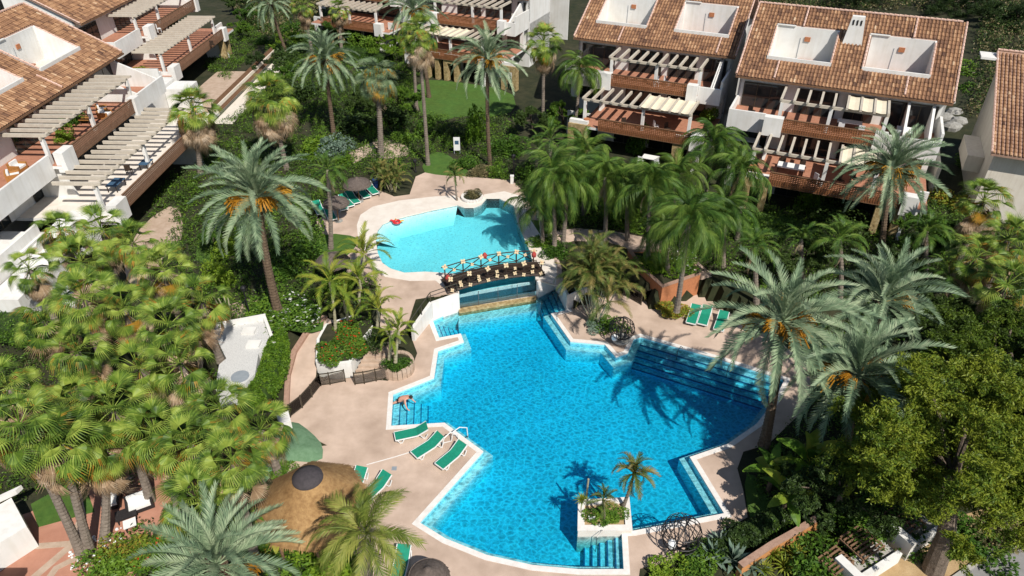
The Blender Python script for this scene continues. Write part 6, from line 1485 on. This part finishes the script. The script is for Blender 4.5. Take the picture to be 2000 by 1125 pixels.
# round thatched hut: faceted tan roof, dark cap
hc = at(600, 930, 4.0); hc.z = 0
hut = thing('thatched_hut', hc, 'large faceted tan thatched hut with a dark round cap', 'hut'); hut.scale = (.93, .93, .98)
nf = 8
def ringp(r, z, k=0.0, ex=1.0): return [(r * ex * math.cos(6.283 * i / nf + .25 + k), r * math.sin(6.283 * i / nf + .25 + k), z) for i in range(nf)]
r0 = ringp(3.0, 1.85); r1 = ringp(2.95, 2.1); r2 = ringp(1.75, 3.1); r3 = ringp(.58, 4.05)
b = MB().add(r0 + r1 + r2 + r3, [(8 * k + i, 8 * k + (i + 1) % 8, 8 * k + 8 + (i + 1) % 8, 8 * k + 8 + i) for k in range(3) for i in range(8)]); b.build('thatch', M['thatch'], hut)
MB().add(ringp(2.9, 1.84), [tuple(range(7, -1, -1))]).build('ceiling', M['darkwood'], hut)
b = MB(); rs = random.Random(4)          # straw laid down the slope, ragged along the eave
for i in range(5200):
    a = rs.uniform(0, 6.283); f_ = ((a - .25) / (6.283 / nf)) % 1; sec = math.cos(math.pi / nf) / math.cos((f_ - .5) * 2 * math.pi / nf)
    q = rs.uniform(.6, 2.9); z = np.interp(q, [.58, 1.75, 2.95], [4.05, 3.1, 2.1]); q2 = q + .38; z2 = np.interp(q2, [.58, 1.75, 2.95, 3.5], [4.05, 3.1, 2.1, 1.6])
    t = a + rs.uniform(-.05, .05)
    p0 = Vector((q * sec * math.cos(a), q * sec * math.sin(a), z + .02)); p1 = Vector((q2 * sec * math.cos(t), q2 * sec * math.sin(t), z2 + rs.uniform(.03, .07)))
    s_ = Vector((-math.sin(a), math.cos(a), 0)) * .02
    b.add([p0 - s_, p0 + s_, p1 + s_ * .6, p1 - s_ * .6], [(0, 1, 2, 3)])
b.build('straw', M['thatch'], hut)['kind'] = 'stuff'
MB().lathe([(.80, 3.92), (.78, 4.06), (.42, 4.22), (0.01, 4.28)], 28).build('cap', M['capcloth'], hut, smooth=True)
for i in range(8): MB().tube([(2.6 * math.cos(6.283 * i / 8 + .25), 2.6 * math.sin(6.283 * i / 8 + .25), -.02), (2.6 * math.cos(6.283 * i / 8 + .25), 2.6 * math.sin(6.283 * i / 8 + .25), 2.3)], .08, 7).build('post', M['midwood'], hut)
MB().lathe([(1.5, 0), (1.5, 1.0), (1.6, 1.02), (1.6, 1.08), (0, 1.08)], 16).build('bar_counter', M['stone'], hut)
MB().box(-2.3, -2.1, -1.2, 1.2, 0, 2.2).build('wall', M['midwood'], hut)
# glass gates and fence panels
def fence_run(px, z, h, label, group='glass fence panels', m='glass'):
    p = [at(x, y, z) for x, y in px]
    e = thing('glass_fence', p[0], label, 'fence', group); o = p[0]
    for i in range(len(p)):
        q = p[i] - o; MB().bar(q, q + Vector((0, 0, h + .08)), .06).build('post', M['bronze'], e)
    for i in range(len(p) - 1):
        a, c = p[i] - o, p[i + 1] - o; d = (c - a).normalized(); a2, c2 = a + d * .04, c - d * .04
        MB().bar(a2 + Vector((0, 0, h)), c2 + Vector((0, 0, h)), .05).build('top_rail', M['bronze'], e); MB().bar(a2 + Vector((0, 0, .12)), c2 + Vector((0, 0, .12)), .04).build('bottom_rail', M['bronze'], e)
        nn = Vector((-d.y, d.x, 0)) * .006
        MB().add([a2 - nn + Vector((0, 0, .15)), c2 - nn + Vector((0, 0, .15)), c2 - nn + Vector((0, 0, h - .03)), a2 - nn + Vector((0, 0, h - .03)), a2 + nn + Vector((0, 0, .15)), c2 + nn + Vector((0, 0, .15)), c2 + nn + Vector((0, 0, h - .03)), a2 + nn + Vector((0, 0, h - .03))], [(0, 1, 2, 3), (7, 6, 5, 4), (3, 2, 6, 7)]).build('pane', M[m], e)
fence_run([(568, 815), (591, 797), (610, 776), (627, 754)], 0, 1.0, 'three glass panels with bronze posts closing the foot of the ramp')
fence_run([(627, 754), (645, 752), (675, 746)], 0, 1.0, 'glass panels in front of the white flower planter')
fence_run([(694, 752), (712, 750), (735, 745), (757, 740)], 0, 1.0, 'glass panels and gate at the foot of the garden steps')
fence_run([(1218, 577), (1252, 596)], 0, 1.0, 'single glass panel on the right deck behind the wire arch')
fence_run([(1258, 590), (1275, 585), (1292, 578)], 0, 1.0, 'bronze gate panels below the brick planter')
e = thing('gate_pillar', (0, 0, 0), 'short white wall end at the left of the ramp gate', 'wall'); MB().prism(at2([(540, 812), (563, 802), (568, 822), (548, 830)], .9), -.05, .9).build('wall', M['white'], e)
# wire ball sculptures
def wire_ball(px, z, r, label, pot=True, arch_=False):
    c = at(*px, z); e = thing('wire_sculpture', c, label, 'sculpture', 'wire ball sculptures'); ce = Vector((0, 0, r + (.35 if pot else .05)))
    for k in range(9):
        a = math.pi * k / 9 + .1; rr = r * rnd.uniform(.93, 1.02)
        ax = Vector((math.cos(a), math.sin(a), rnd.uniform(-.2, .2))).normalized()
        u = ax.orthogonal().normalized(); v_ = ax.cross(u)
        MB().tube([ce + (u * math.cos(t * .3491) + v_ * math.sin(t * .3491)) * rr for t in range(18)], .022, 5, closed=True).build('wire_hoop', M['black'], e)
    for zz in (-.5, 0, .5):
        q = math.sqrt(1 - zz * zz) * r; MB().tube([ce + Vector((q * math.cos(t * .3491), q * math.sin(t * .3491), zz * r)) for t in range(18)], .02, 5, closed=True).build('wire_ring', M['black'], e)
    if pot: MB().lathe([(.45, 0), (.62, .2), (.6, .36), (.5, .38)], 16).build('base', M['rock'], e)
    MB().lathe([(.05, 0), (.2, .15), (.22, .4), (.08, .55)], 10, (-.5, -.3, .35)).build('white_vase', M['plastic'], e)
wire_ball((1326, 1068), 0, 1.0, 'round wire ball on the deck right of the square planter', pot=False)
wire_ball((1212, 668), 0, .85, 'tall wire cage over a stone bowl at the tip of the deck')
# pool ladder
e = thing('pool_ladder', at(888, 862, 0), 'steel ladder rails at the pool edge by the loungers', 'ladder')
for s_ in (-.25, .25):
    MB().tube([(s_ - .45, -.25 + s_, 0), (s_ - .3, -.15 + s_, .7), (s_ + .05, s_ * .8 + .1, .85), (s_ + .45, .35 + s_, .5), (s_ + .5, .4 + s_, -.9)], .03, 6).build('rail', M['plastic'], e)
for k in range(3): MB().bar((.22, .15, -.2 - .25 * k), (.75, .62, -.2 - .25 * k), .04).build('tread', M['steel'], e)
def handrails(px, z, label, n=3, dx=.35, dy=0):
    e = thing('step_rail', at(*px, z), label, 'handrail', 'steel hoops over the pool steps')
    for k in range(n): MB().tube([(k * dx, k * dy, -.9), (k * dx, k * dy, .45), (k * dx + .25, k * dy + .3, .6), (k * dx + .5, k * dy + .6, .2), (k * dx + .5, k * dy + .6, -1)], .022, 6).build('hoop', M['steel'], e)
handrails((1165, 1060), -.15, 'looped steel rail over the bottom pool steps', 2, .0, .5)
handrails((1322, 695), -.15, 'steel rail on the left part of the wide pool steps', 1); handrails((1420, 728), -.15, 'steel rail on the right part of the wide pool steps', 1)
handrails((1078, 588), -.15, 'steel rail in the shaded steps right of the bridge', 2, .4)
# float
e = thing('pool_float', at(775, 434, U - .05), 'red inflatable ring with yellow horns on the upper pool', 'pool float'); e.scale = (.68,) * 3
MB().tube([(.42 * math.cos(t * .4189), .36 * math.sin(t * .4189), .05) for t in range(15)], .15, 8, closed=True).build('ring', M['red'], e, smooth=True)
MB().tube([(.45, 0, .1), (.75, .1, .2), (.95, .05, .12)], [.14, .1, .03], 7).build('tail', M['yellow'], e); MB().tube([(-.4, .1, .1), (-.7, .0, .3), (-.85, -.05, .2)], [.13, .12, .05], 7).build('head', M['red'], e)
MB().tube([(-.1, .3, .15), (-.2, .55, .25)], [.09, .04], 6).build('horn', M['yellow'], e)
# lamps, bin, boards
def lamp(px, z, label, h=2.4, m='black'):
    e = thing('garden_lamp', at(*px, z), label, 'lamp', 'garden lamp posts'); MB().tube([(0, 0, 0), (0, 0, h)], .05, 7).build('post', M[m], e)
    MB().lathe([(.06, h), (.17, h + .08), (.2, h + .32), (.08, h + .42), (.01, h + .46)], 10).build('lantern', M[m], e); MB().lathe([(.12, 0), (.10, .12), (.05, .2)], 10).build('base', M[m], e)
lamp((490, 622), U, 'black garden lamp between gravel roof and huge date palm', 2.3)
lamp((812, 336), U, 'short lamp at the left end of the small lawn', .9)
lamp((1003, 352), U, 'black lamp post beside the black gate', 2.2)
e = thing('litter_bin', at(734, 366, U), 'dark blue bin beside the first parasol', 'bin'); MB().lathe([(.2, 0), (.26, .75), (.28, .78), (.22, .86), (0, .9)], 12).build('body', M['blue'], e); MB().lathe([(.29, .74), (.29, .8), (.1, .9)], 12).build('lid', M['black'], e)
e = thing('sign_board', at(893, 300, U), 'tall white information board on the hedge edge, behind the lawn', 'sign'); MB().box(-.32, .32, -.03, .03, .35, 1.75).build('panel', M['plastic'], e)
for s_ in (-.28, .28): MB().box(s_ - .03, s_ + .03, -.02, .02, 0, .347).build('post', M['grey'], e)
MB().box(-.2, .2, -.035, -.031, 1.0, 1.4).build('notice', M['bluecloth'], e)
e = thing('garden_gate', at(1003, 350, U), 'black iron gate between the clipped hedges', 'gate')
for k in range(9): MB().bar((.1 + k * .12, .1, 0), (.1 + k * .12, .1, 1.9), .03).build('bar', M['black'], e)
MB().bar((0, .1, 1.85), (1.2, .1, 1.85), .05).build('top_rail', M['black'], e); MB().bar((0, .1, .15), (1.2, .1, .15), .05).build('bottom_rail', M['black'], e)
e = thing('gate_post', at(1000, 358, U), 'short white post in front of the black gate', 'post'); MB().box(-.15, .15, -.15, .15, 0, .75).build('post', M['white'], e); MB().box(-.18, .18, -.18, .18, .752, .8).build('cap', M['white'], e)
e = thing('drain_cover', at(770, 915, .012), 'small square drain cover in the deck near the round hut', 'drain cover'); MB().box(-.14, .14, -.14, .14, 0, .012).build('plate', M['grey'], e)
# low seat for white sofas on the court
def sofa(px, z, w_, d_, label, rz, m='darkwicker', cat='armchair', nm='garden_armchair', grp='white cushioned garden seats'):
    e = thing(nm, at(*px, z), label, cat, grp, rz)
    MB().box(-w_ / 2, w_ / 2, -d_ / 2, d_ / 2, .05, .30).build('seat_frame', M[m], e)
    MB().box(-w_ / 2, w_ / 2, d_ / 2 - .12, d_ / 2, .303, .75).build('backrest', M[m], e)
    for s_ in (-1, 1): MB().box(s_ * w_ / 2 - (.12 if s_ > 0 else 0), s_ * w_ / 2 + (.12 if s_ < 0 else 0), -d_ / 2, d_ / 2 - .123, .303, .58).build('armrest', M[m], e)
    MB().box(-w_ / 2 + .13, w_ / 2 - .13, -d_ / 2 + .01, d_ / 2 - .13, .304, .45).build('cushion', M['cushion'], e)
    MB().box(-w_ / 2 + .13, w_ / 2 - .13, d_ / 2 - .28, d_ / 2 - .13, .455, .82).build('back_cushion', M['cushion'], e)
    return e
sofa((222, 985), 0, .85, .8, 'square white-cushioned armchair on the terracotta court', .35); sofa((276, 990), 0, 1.3, .85, 'two-seat white cushioned sofa under the lowest fan palm', .5)
def table(px, z, w_, d_, h, label, rz, m='darkwicker', top=None, grp=None):
    e = thing('garden_table', at(*px, z), label, 'table', grp, rz); MB().box(-w_ / 2, w_ / 2, -d_ / 2, d_ / 2, h - .06, h).build('table_top', M[top or m], e)
    for sx in (-1, 1):
        for sy in (-1, 1): MB().box(sx * (w_ / 2 - .08) - .03, sx * (w_ / 2 - .08) + .03, sy * (d_ / 2 - .08) - .03, sy * (d_ / 2 - .08) + .03, 0, h - .062).build('leg', M[m], e)
    return e
table((250, 1012), 0, 1.0, .7, .4, 'black wicker coffee table between the white seats', .5); table((258, 1032), 0, .6, .55, .45, 'small side table with white cloth, below the coffee table', .5, top='cushion')
# terrace furniture on the houses
def local_thing(fn, frame, pos, *a, **k):
    e = fn((0, 0), 0, *a, **k); e.location = frame(*pos); e.rotation_euler = (0, 0, (RZ if frame is RR else LZ) + k.get('rz', 0) * 0); return e
for fr_, pos, a in [(LL, (-4.2, 6.2, 5.9), ('honey wicker armchair on the near left terrace, facing the pool',)), (LL, (-2.6, 6.8, 5.9), ('honey wicker sofa behind the wicker armchair, near left terrace',)), (LL, (8.5, 5.6, 5.9), ('wicker armchair with white cushion under the mid left pergola',)), (LL, (9.6, 6.4, 5.9), ('second wicker armchair under the mid left pergola',))]:
    o = sofa((0, 0), 0, 1.0, .9, a[0], 0, m='wicker'); o.location = fr_(*pos); o.rotation_euler = (0, 0, LZ + rnd.uniform(-1, 1))
for fr_, pos, a, tp, sz in [(LL, (7.2, 6.6, 5.9), 'low table between the wicker armchairs, mid left pergola', 'wicker', (.9, .9, .45)), (LL, (.5, 1.6, 2.9), 'table with dark blue cloth below the lowest pergola', 'bluecloth', (1.6, .9, .6)), (LL, (4.5, .9, 2.9), 'second table with blue cloth below the lowest pergola', 'bluecloth', (1.2, .8, .6)),
                           (RR, (-3.6, 6.6, 2.9), 'white table on the first-floor balcony beside the chimneyed house pergola', 'cushion', (1.8, 1.2, .75)), (RR, (.9, 2.2, 2.9), 'round-ended white table under the lower right pergola', 'cushion', (2.2, 1.2, .75)), (RR, (4.6, 6.6, 5.9), 'long white table under the cream canvas, upper right', 'cushion', (2.0, .9, .75)),
                           (RR, (8.9, 6.6, 5.9), 'white table on the end balcony between the diagonal walls', 'cushion', (1.2, 1.4, .75)), (RR, (-12, 5.5, 0), 'white table on the ground terrace of the left tiled house', 'cushion', (1.6, 1.0, .7)), (RR, (7.2, 11.5, 9.25), 'small table on the right roof terrace', 'wicker', (.9, .7, .6))]:
    o = table((0, 0), 0, *sz, a, 0, m='darkwood', top=tp); o.location = fr_(*pos); o.rotation_euler = (0, 0, RZ if fr_ is RR else LZ)
def chair(frame, pos, rz, label, m='plastic', group='terrace chairs'):
    e = thing('terrace_chair', frame(*pos), label, 'chair', group, (RZ if frame is RR else LZ) + rz)
    MB().box(-.24, .24, -.22, .24, .42, .47).build('seat', M[m], e); MB().box(-.24, .24, .20, .25, .472, .98).build('backrest', M[m], e)
    for sx in (-.2, .2):
        for sy in (-.18, .2): MB().box(sx - .02, sx + .02, sy - .02, sy + .02, 0, .418).build('leg', M[m], e)
for fr_, pos, rz, lab, m in [(RR, (5.4, 10.9, 9.25), 3.1, 'leftmost tan chair on the right roof terrace', 'canvas'), (RR, (6.4, 10.9, 9.25), 3.1, 'tan chair left of the small table on the right roof terrace', 'canvas'), (RR, (8.3, 10.9, 9.25), 3.1, 'tan chair right of the small table on the right roof terrace', 'canvas'),
                             (RR, (-12.8, 4.8, 0), 3.1, 'white chair left of the ground terrace table', 'plastic'), (RR, (-11.2, 4.8, 0), 3.1, 'white chair right of the ground terrace table', 'plastic'), (RR, (-13.5, 10.7, 5.9), .4, 'white chair on the upper terrace of the left tiled house', 'plastic'),
                             (RR, (-12.6, 11.2, 5.9), 1.4, 'white chair beside the dark rug, left tiled house', 'plastic'), (RR, (.1, 3.1, 2.9), 0, 'dark chair behind the round-ended white table', 'darkwood'), (RR, (1.8, 3.1, 2.9), .3, 'dark chair at the right end of the round-ended white table', 'darkwood'), (RR, (5.0, 1.6, 2.9), .8, 'dark chair beside the pergola post, lower right', 'darkwood'),
                             (RR, (3.2, 1.2, 2.9), 2.4, 'white chair behind the lower right lattice railing', 'plastic'), (RR, (6.0, 2.6, 2.9), .6, 'dark chair under the cream strips, lower right pergola', 'darkwood'), (RR, (4.0, 5.6, 5.9), 3.1, 'white chair at the left of the long white table', 'plastic'), (RR, (5.6, 5.6, 5.9), 3.1, 'white chair at the right of the long white table', 'plastic'),
                             (RR, (-2.4, 6.0, 2.9), .8, 'white chair beside the balcony table, chimneyed house', 'plastic'), (RR, (-4.6, 7.2, 2.9), 1.9, 'white chair left of the balcony table, chimneyed house', 'plastic'), (RR, (-15.2, 6.2, 2.9), .5, 'dark chair under the bare beams of the left tiled house', 'darkwood'), (RR, (-11.0, 6.8, 2.9), 1.0, 'dark chair in the shade of the cream canvas, left tiled house', 'darkwood'),
                             (RR, (-12.2, 7.0, 2.9), 2.2, 'white chair in the shade of the cream canvas, left tiled house', 'plastic'), (RR, (-3.6, 6.6, 5.9), 2.6, 'dark folding chair on the white-walled corner balcony', 'darkwood'), (RR, (8.4, 5.8, 5.9), 3.0, 'white chair before the end balcony table', 'plastic'), (LL, (36.5, 13.0, 5.9), .7, 'white chair on the upper terrace of the far left house', 'plastic'),
                             (LL, (40.5, 8.6, 2.9), 1.7, 'dark chair beneath the long beams, far left house', 'darkwood'), (LL, (-4.6, 7.9, 5.9), .2, 'dark chair against the wall of the near left terrace', 'darkwood'),
                             (LL, (-6.2, 7.0, 5.9), 1.2, 'dark chair at the left edge of the near left terrace', 'darkwood'), (LL, (3.2, 1.8, 2.9), 1.8, 'dark chair between the two blue tables', 'darkwood')]:
    chair(fr_, pos, rz, lab, m)
for fr_, pos, lab in [((RR), (-2.0, .6, 3.32), 'clay pot on the stone porch of the chimneyed house'), (RR, (-18.9, 5.8, 2.9), 'clay pot at the planter of the left tiled house'), (LL, (11.6, .6, 2.9), 'clay pot by the lowest pergola corner')]:
    e = thing('flower_pot', fr_(*pos), lab, 'flower pot', 'clay flower pots'); MB().lathe([(.18, 0), (.28, .42), (.31, .44), (.31, .5), (.2, .48)], 12).build('pot', M['pot'], e); MB().lathe([(.2, .4), (.02, .47)], 10).build('soil', M['soil'], e)
# ================================================================== THE BATHER
def skin_body(name, J, edges, m, root, sub=2):
    me = bpy.data.meshes.new(name); me.from_pydata([j[:3] for j in J], edges, []); me.materials.append(m)
    o = link(name, me, root); md = o.modifiers.new('skin', 'SKIN'); sl = me.skin_vertices[0].data
    for i, j in enumerate(J): sl[i].radius = (j[3], j[3] * (j[4] if len(j) > 4 else 1)); sl[i].use_root = (i == 0)
    md.use_smooth_shade = True; s2 = o.modifiers.new('sub', 'SUBSURF'); s2.levels = sub; s2.render_levels = sub
    return o
pe = thing('person', at(783, 794, -.45), 'person with bare back and black swim shorts bending over the pool steps', 'person'); pe.rotation_euler = (0, 0, -.3); pe.location.z = -.36; pe.scale = (1.08,) * 3
#            pelvis 0            spine 1                 chest 2                 neck 3                head 4
J = [(0, 0, .52, .15, 1.1), (.18, 0, .66, .14, 1.2), (.40, 0, .74, .16, 1.35), (.56, 0, .76, .065), (.64, 0, .80, .085), (.72, 0, .82, .10), (.78, 0, .84, .07),
     (.42, .2, .72, .065), (.52, .30, .48, .045), (.66, .34, .28, .038), (.74, .34, .22, .035), (.42, -.2, .72, .065), (.50, -.34, .50, .045), (.62, -.42, .30, .038), (.70, -.43, .24, .035),
     (-.04, .11, .42, .10), (.20, .17, .16, .072), (-.02, .19, -.16, .06), (-.02, .2, -.34, .042), (.12, .21, -.38, .035), (-.04, -.11, .42, .10), (-.32, -.20, .30, .072), (-.60, -.24, .02, .055), (-.72, -.25, -.12, .04), (-.70, -.26, -.24, .035)]
E_ = [(0, 1), (1, 2), (2, 3), (3, 4), (4, 5), (5, 6), (2, 7), (7, 8), (8, 9), (9, 10), (2, 11), (11, 12), (12, 13), (13, 14), (0, 15), (15, 16), (16, 17), (17, 18), (18, 19), (0, 20), (20, 21), (21, 22), (22, 23), (23, 24)]
skin_body('body', J, E_, M['skin'], pe)
for s_ in (1, -1):
    hx, hy, hz_ = (.74, .34, .22) if s_ > 0 else (.70, -.43, .24)
    for k, (dy, l_) in enumerate(((-.03, .075), (-.01, .085), (.01, .08), (.03, .065))):
        skin_body('finger', [(hx, hy + dy * .7, hz_, .012), (hx + l_ * .5, hy + dy, hz_ - .01, .010), (hx + l_, hy + dy, hz_ - .03, .008)], [(0, 1), (1, 2)], M['skin'], pe, 1)
    skin_body('thumb', [(hx - .01, hy - s_ * .03, hz_, .013), (hx + .03, hy - s_ * .065, hz_, .010)], [(0, 1)], M['skin'], pe, 1)
skin_body('swim_shorts', [(.03, 0, .55, .165, 1.15), (-.04, 0, .47, .15, 1.2), (-.03, .12, .41, .115), (.09, .15, .27, .10), (-.03, -.12, .41, .115), (-.20, -.17, .35, .10)], [(0, 1), (1, 2), (2, 3), (1, 4), (4, 5)], M['swimwear'], pe, 1)
b = MB(); b.lathe([(.095, -.02), (.112, .04), (.09, .10), (.02, .125)], 14, (.72, 0, .84)); b.build('hair', M['hair'], pe, smooth=True)
for s_ in (1, -1): MB().lathe([(.005, -.02), (.018, 0), (.01, .025)], 6, (.72, s_ * .10, .80)).build('ear', M['skin'], pe)
MB().tube([(.80, 0, .82), (.835, 0, .79)], [.012, .016], 6).build('nose', M['skin'], pe)

# ================================================================== UNDERGROWTH (nobody could count it)
def scatter(name, zones, dens, ls, hgt, m, seed, label=None):
    r = np.random.RandomState(seed); Vs = []
    for px, z, k, hm in zones:
        poly = at2(px, z); xs_ = [p.x for p in poly]; ys_ = [p.y for p in poly]
        area = abs(sum(poly[i].cross(poly[(i + 1) % len(poly)]) for i in range(len(poly)))) / 2; n = int(area * dens * k)
        bb = (max(xs_) - min(xs_)) * (max(ys_) - min(ys_)); nc = int(bb * 1.2)
        cx = r.uniform(min(xs_), max(xs_), nc); cyy = r.uniform(min(ys_), max(ys_), nc)
        keep = [i for i in range(nc) if inside((cx[i], cyy[i]), poly) and not any(inside((cx[i], cyy[i]), q) for q in NOGO)]
        if not keep: continue
        cx, cyy = cx[keep], cyy[keep]; hh = r.uniform(.25, 1.0, len(cx)) ** 1.3 * hgt * hm; rr = r.uniform(.35, .9, len(cx))
        kk = r.randint(0, len(cx), n); d = r.normal(0, 1, (n, 3)); d[:, 2] = np.abs(d[:, 2]); d /= np.linalg.norm(d, axis=1)[:, None]; q = r.uniform(.4, 1, n) ** .5
        gz = np.array([ground_h(a, b) for a, b in zip(cx, cyy)])
        p = np.stack([cx[kk] + d[:, 0] * rr[kk] * q, cyy[kk] + d[:, 1] * rr[kk] * q, gz[kk] + d[:, 2] * hh[kk] * q], 1)
        a = r.normal(0, 1, (n, 3)); a[:, 2] *= .7; a /= np.linalg.norm(a, axis=1)[:, None]; b = np.cross(a, r.normal(0, 1, (n, 3))); b /= np.linalg.norm(b, axis=1)[:, None]
        s_ = (ls * r.uniform(.6, 1.4, n))[:, None]
        Vs.append(np.stack([p - a * s_, p + b * s_ * .45, p + a * s_, p - b * s_ * .45], 1).reshape(-1, 3))
    V = np.concatenate(Vs); n = len(V) // 4; me = bpy.data.meshes.new(name)
    me.vertices.add(len(V)); me.vertices.foreach_set('co', V.ravel()); me.loops.add(len(V)); me.loops.foreach_set('vertex_index', np.arange(n * 4))
    me.polygons.add(n); me.polygons.foreach_set('loop_start', np.arange(0, n * 4, 4)); me.polygons.foreach_set('loop_total', np.full(n, 4)); me.materials.append(m); me.update(); me.validate()
    return link(name, me, None, kind='stuff')
NOGO = [POOL_O, UPOOL_O, LOWDECK, UPDECK, BEACH, P2]
zones_d = [([(405, 130), (470, 45), (500, 10), (540, 20), (520, 70), (440, 160)], U, 1, 1.0), ([(275, 445), (345, 335), (395, 340), (380, 400), (340, 395), (285, 435)], U, 1, 1.0), ([(545, 60), (700, 60), (700, 110), (560, 130)], U, 1, 1.2), ([(400, 300), (345, 400), (300, 560), (430, 640), (545, 640), (640, 600), (720, 640), (735, 560), (640, 505), (610, 430), (700, 345), (812, 337), (835, 300), (880, 300), (920, 338), (1000, 335), (1010, 225), (900, 232), (815, 225), (805, 150), (900, 150), (900, 90), (560, 40), (520, 100), (560, 150), (440, 235)], U, 1, 1.15),
           ([(1010, 350), (1140, 300), (1440, 400), (1700, 430), (2050, 330), (2080, 640), (1600, 600), (1400, 540), (1180, 450), (1060, 450)], U, 1, 1.1),
           ([(1560, 640), (2080, 600), (2100, 900), (1800, 1020), (1620, 1090), (1360, 1130), (1440, 1070), (1500, 1010), (1470, 900), (1600, 800)], 0, 1, 1.0),
           ([(-60, 620), (420, 560), (430, 700), (400, 900), (260, 920), (150, 930), (-60, 980)], 0.6, 1, .8),
           ([(250, 1040), (520, 900), (600, 1080), (720, 1180), (200, 1180)], 0, 1, .8)]
scatter('undergrowth', zones_d, 55, .085, 1.1, M['bush'], 1)
scatter('undergrowth', zones_d, 45, .09, .9, M['darkbush'], 2)
scatter('undergrowth', [(z[0], z[1], 1, .6) for z in zones_d], 8, .08, .9, M['brightbush'], 3)
far = [([(1250, -60), (2100, -60), (2200, 200), (1880, 240), (1900, 60), (1480, 20)], U, 1, 1.6), ([(400, -40), (700, -40), (700, 60), (520, 80)], U, 1, 1.4)]
scatter('hillside_scrub', far, 14, .16, 1.5, M['drybush'], 4)
scatter('hillside_scrub', far, 18, .16, 1.8, M['darkbush'], 5)
scatter('ground_cover', [([(-60, 600), (130, 620), (200, 700), (160, 760), (-60, 840)], U, 1, .4), ([(1600, 1180), (1600, 1060), (1800, 1000), (1850, 1040)], 0, 1, .4)], 40, .06, .6, M['drybush'], 6)
print('objects', len(bpy.data.objects), 'tris', sum(len(m_.polygons) for m_ in bpy.data.meshes) * 2)
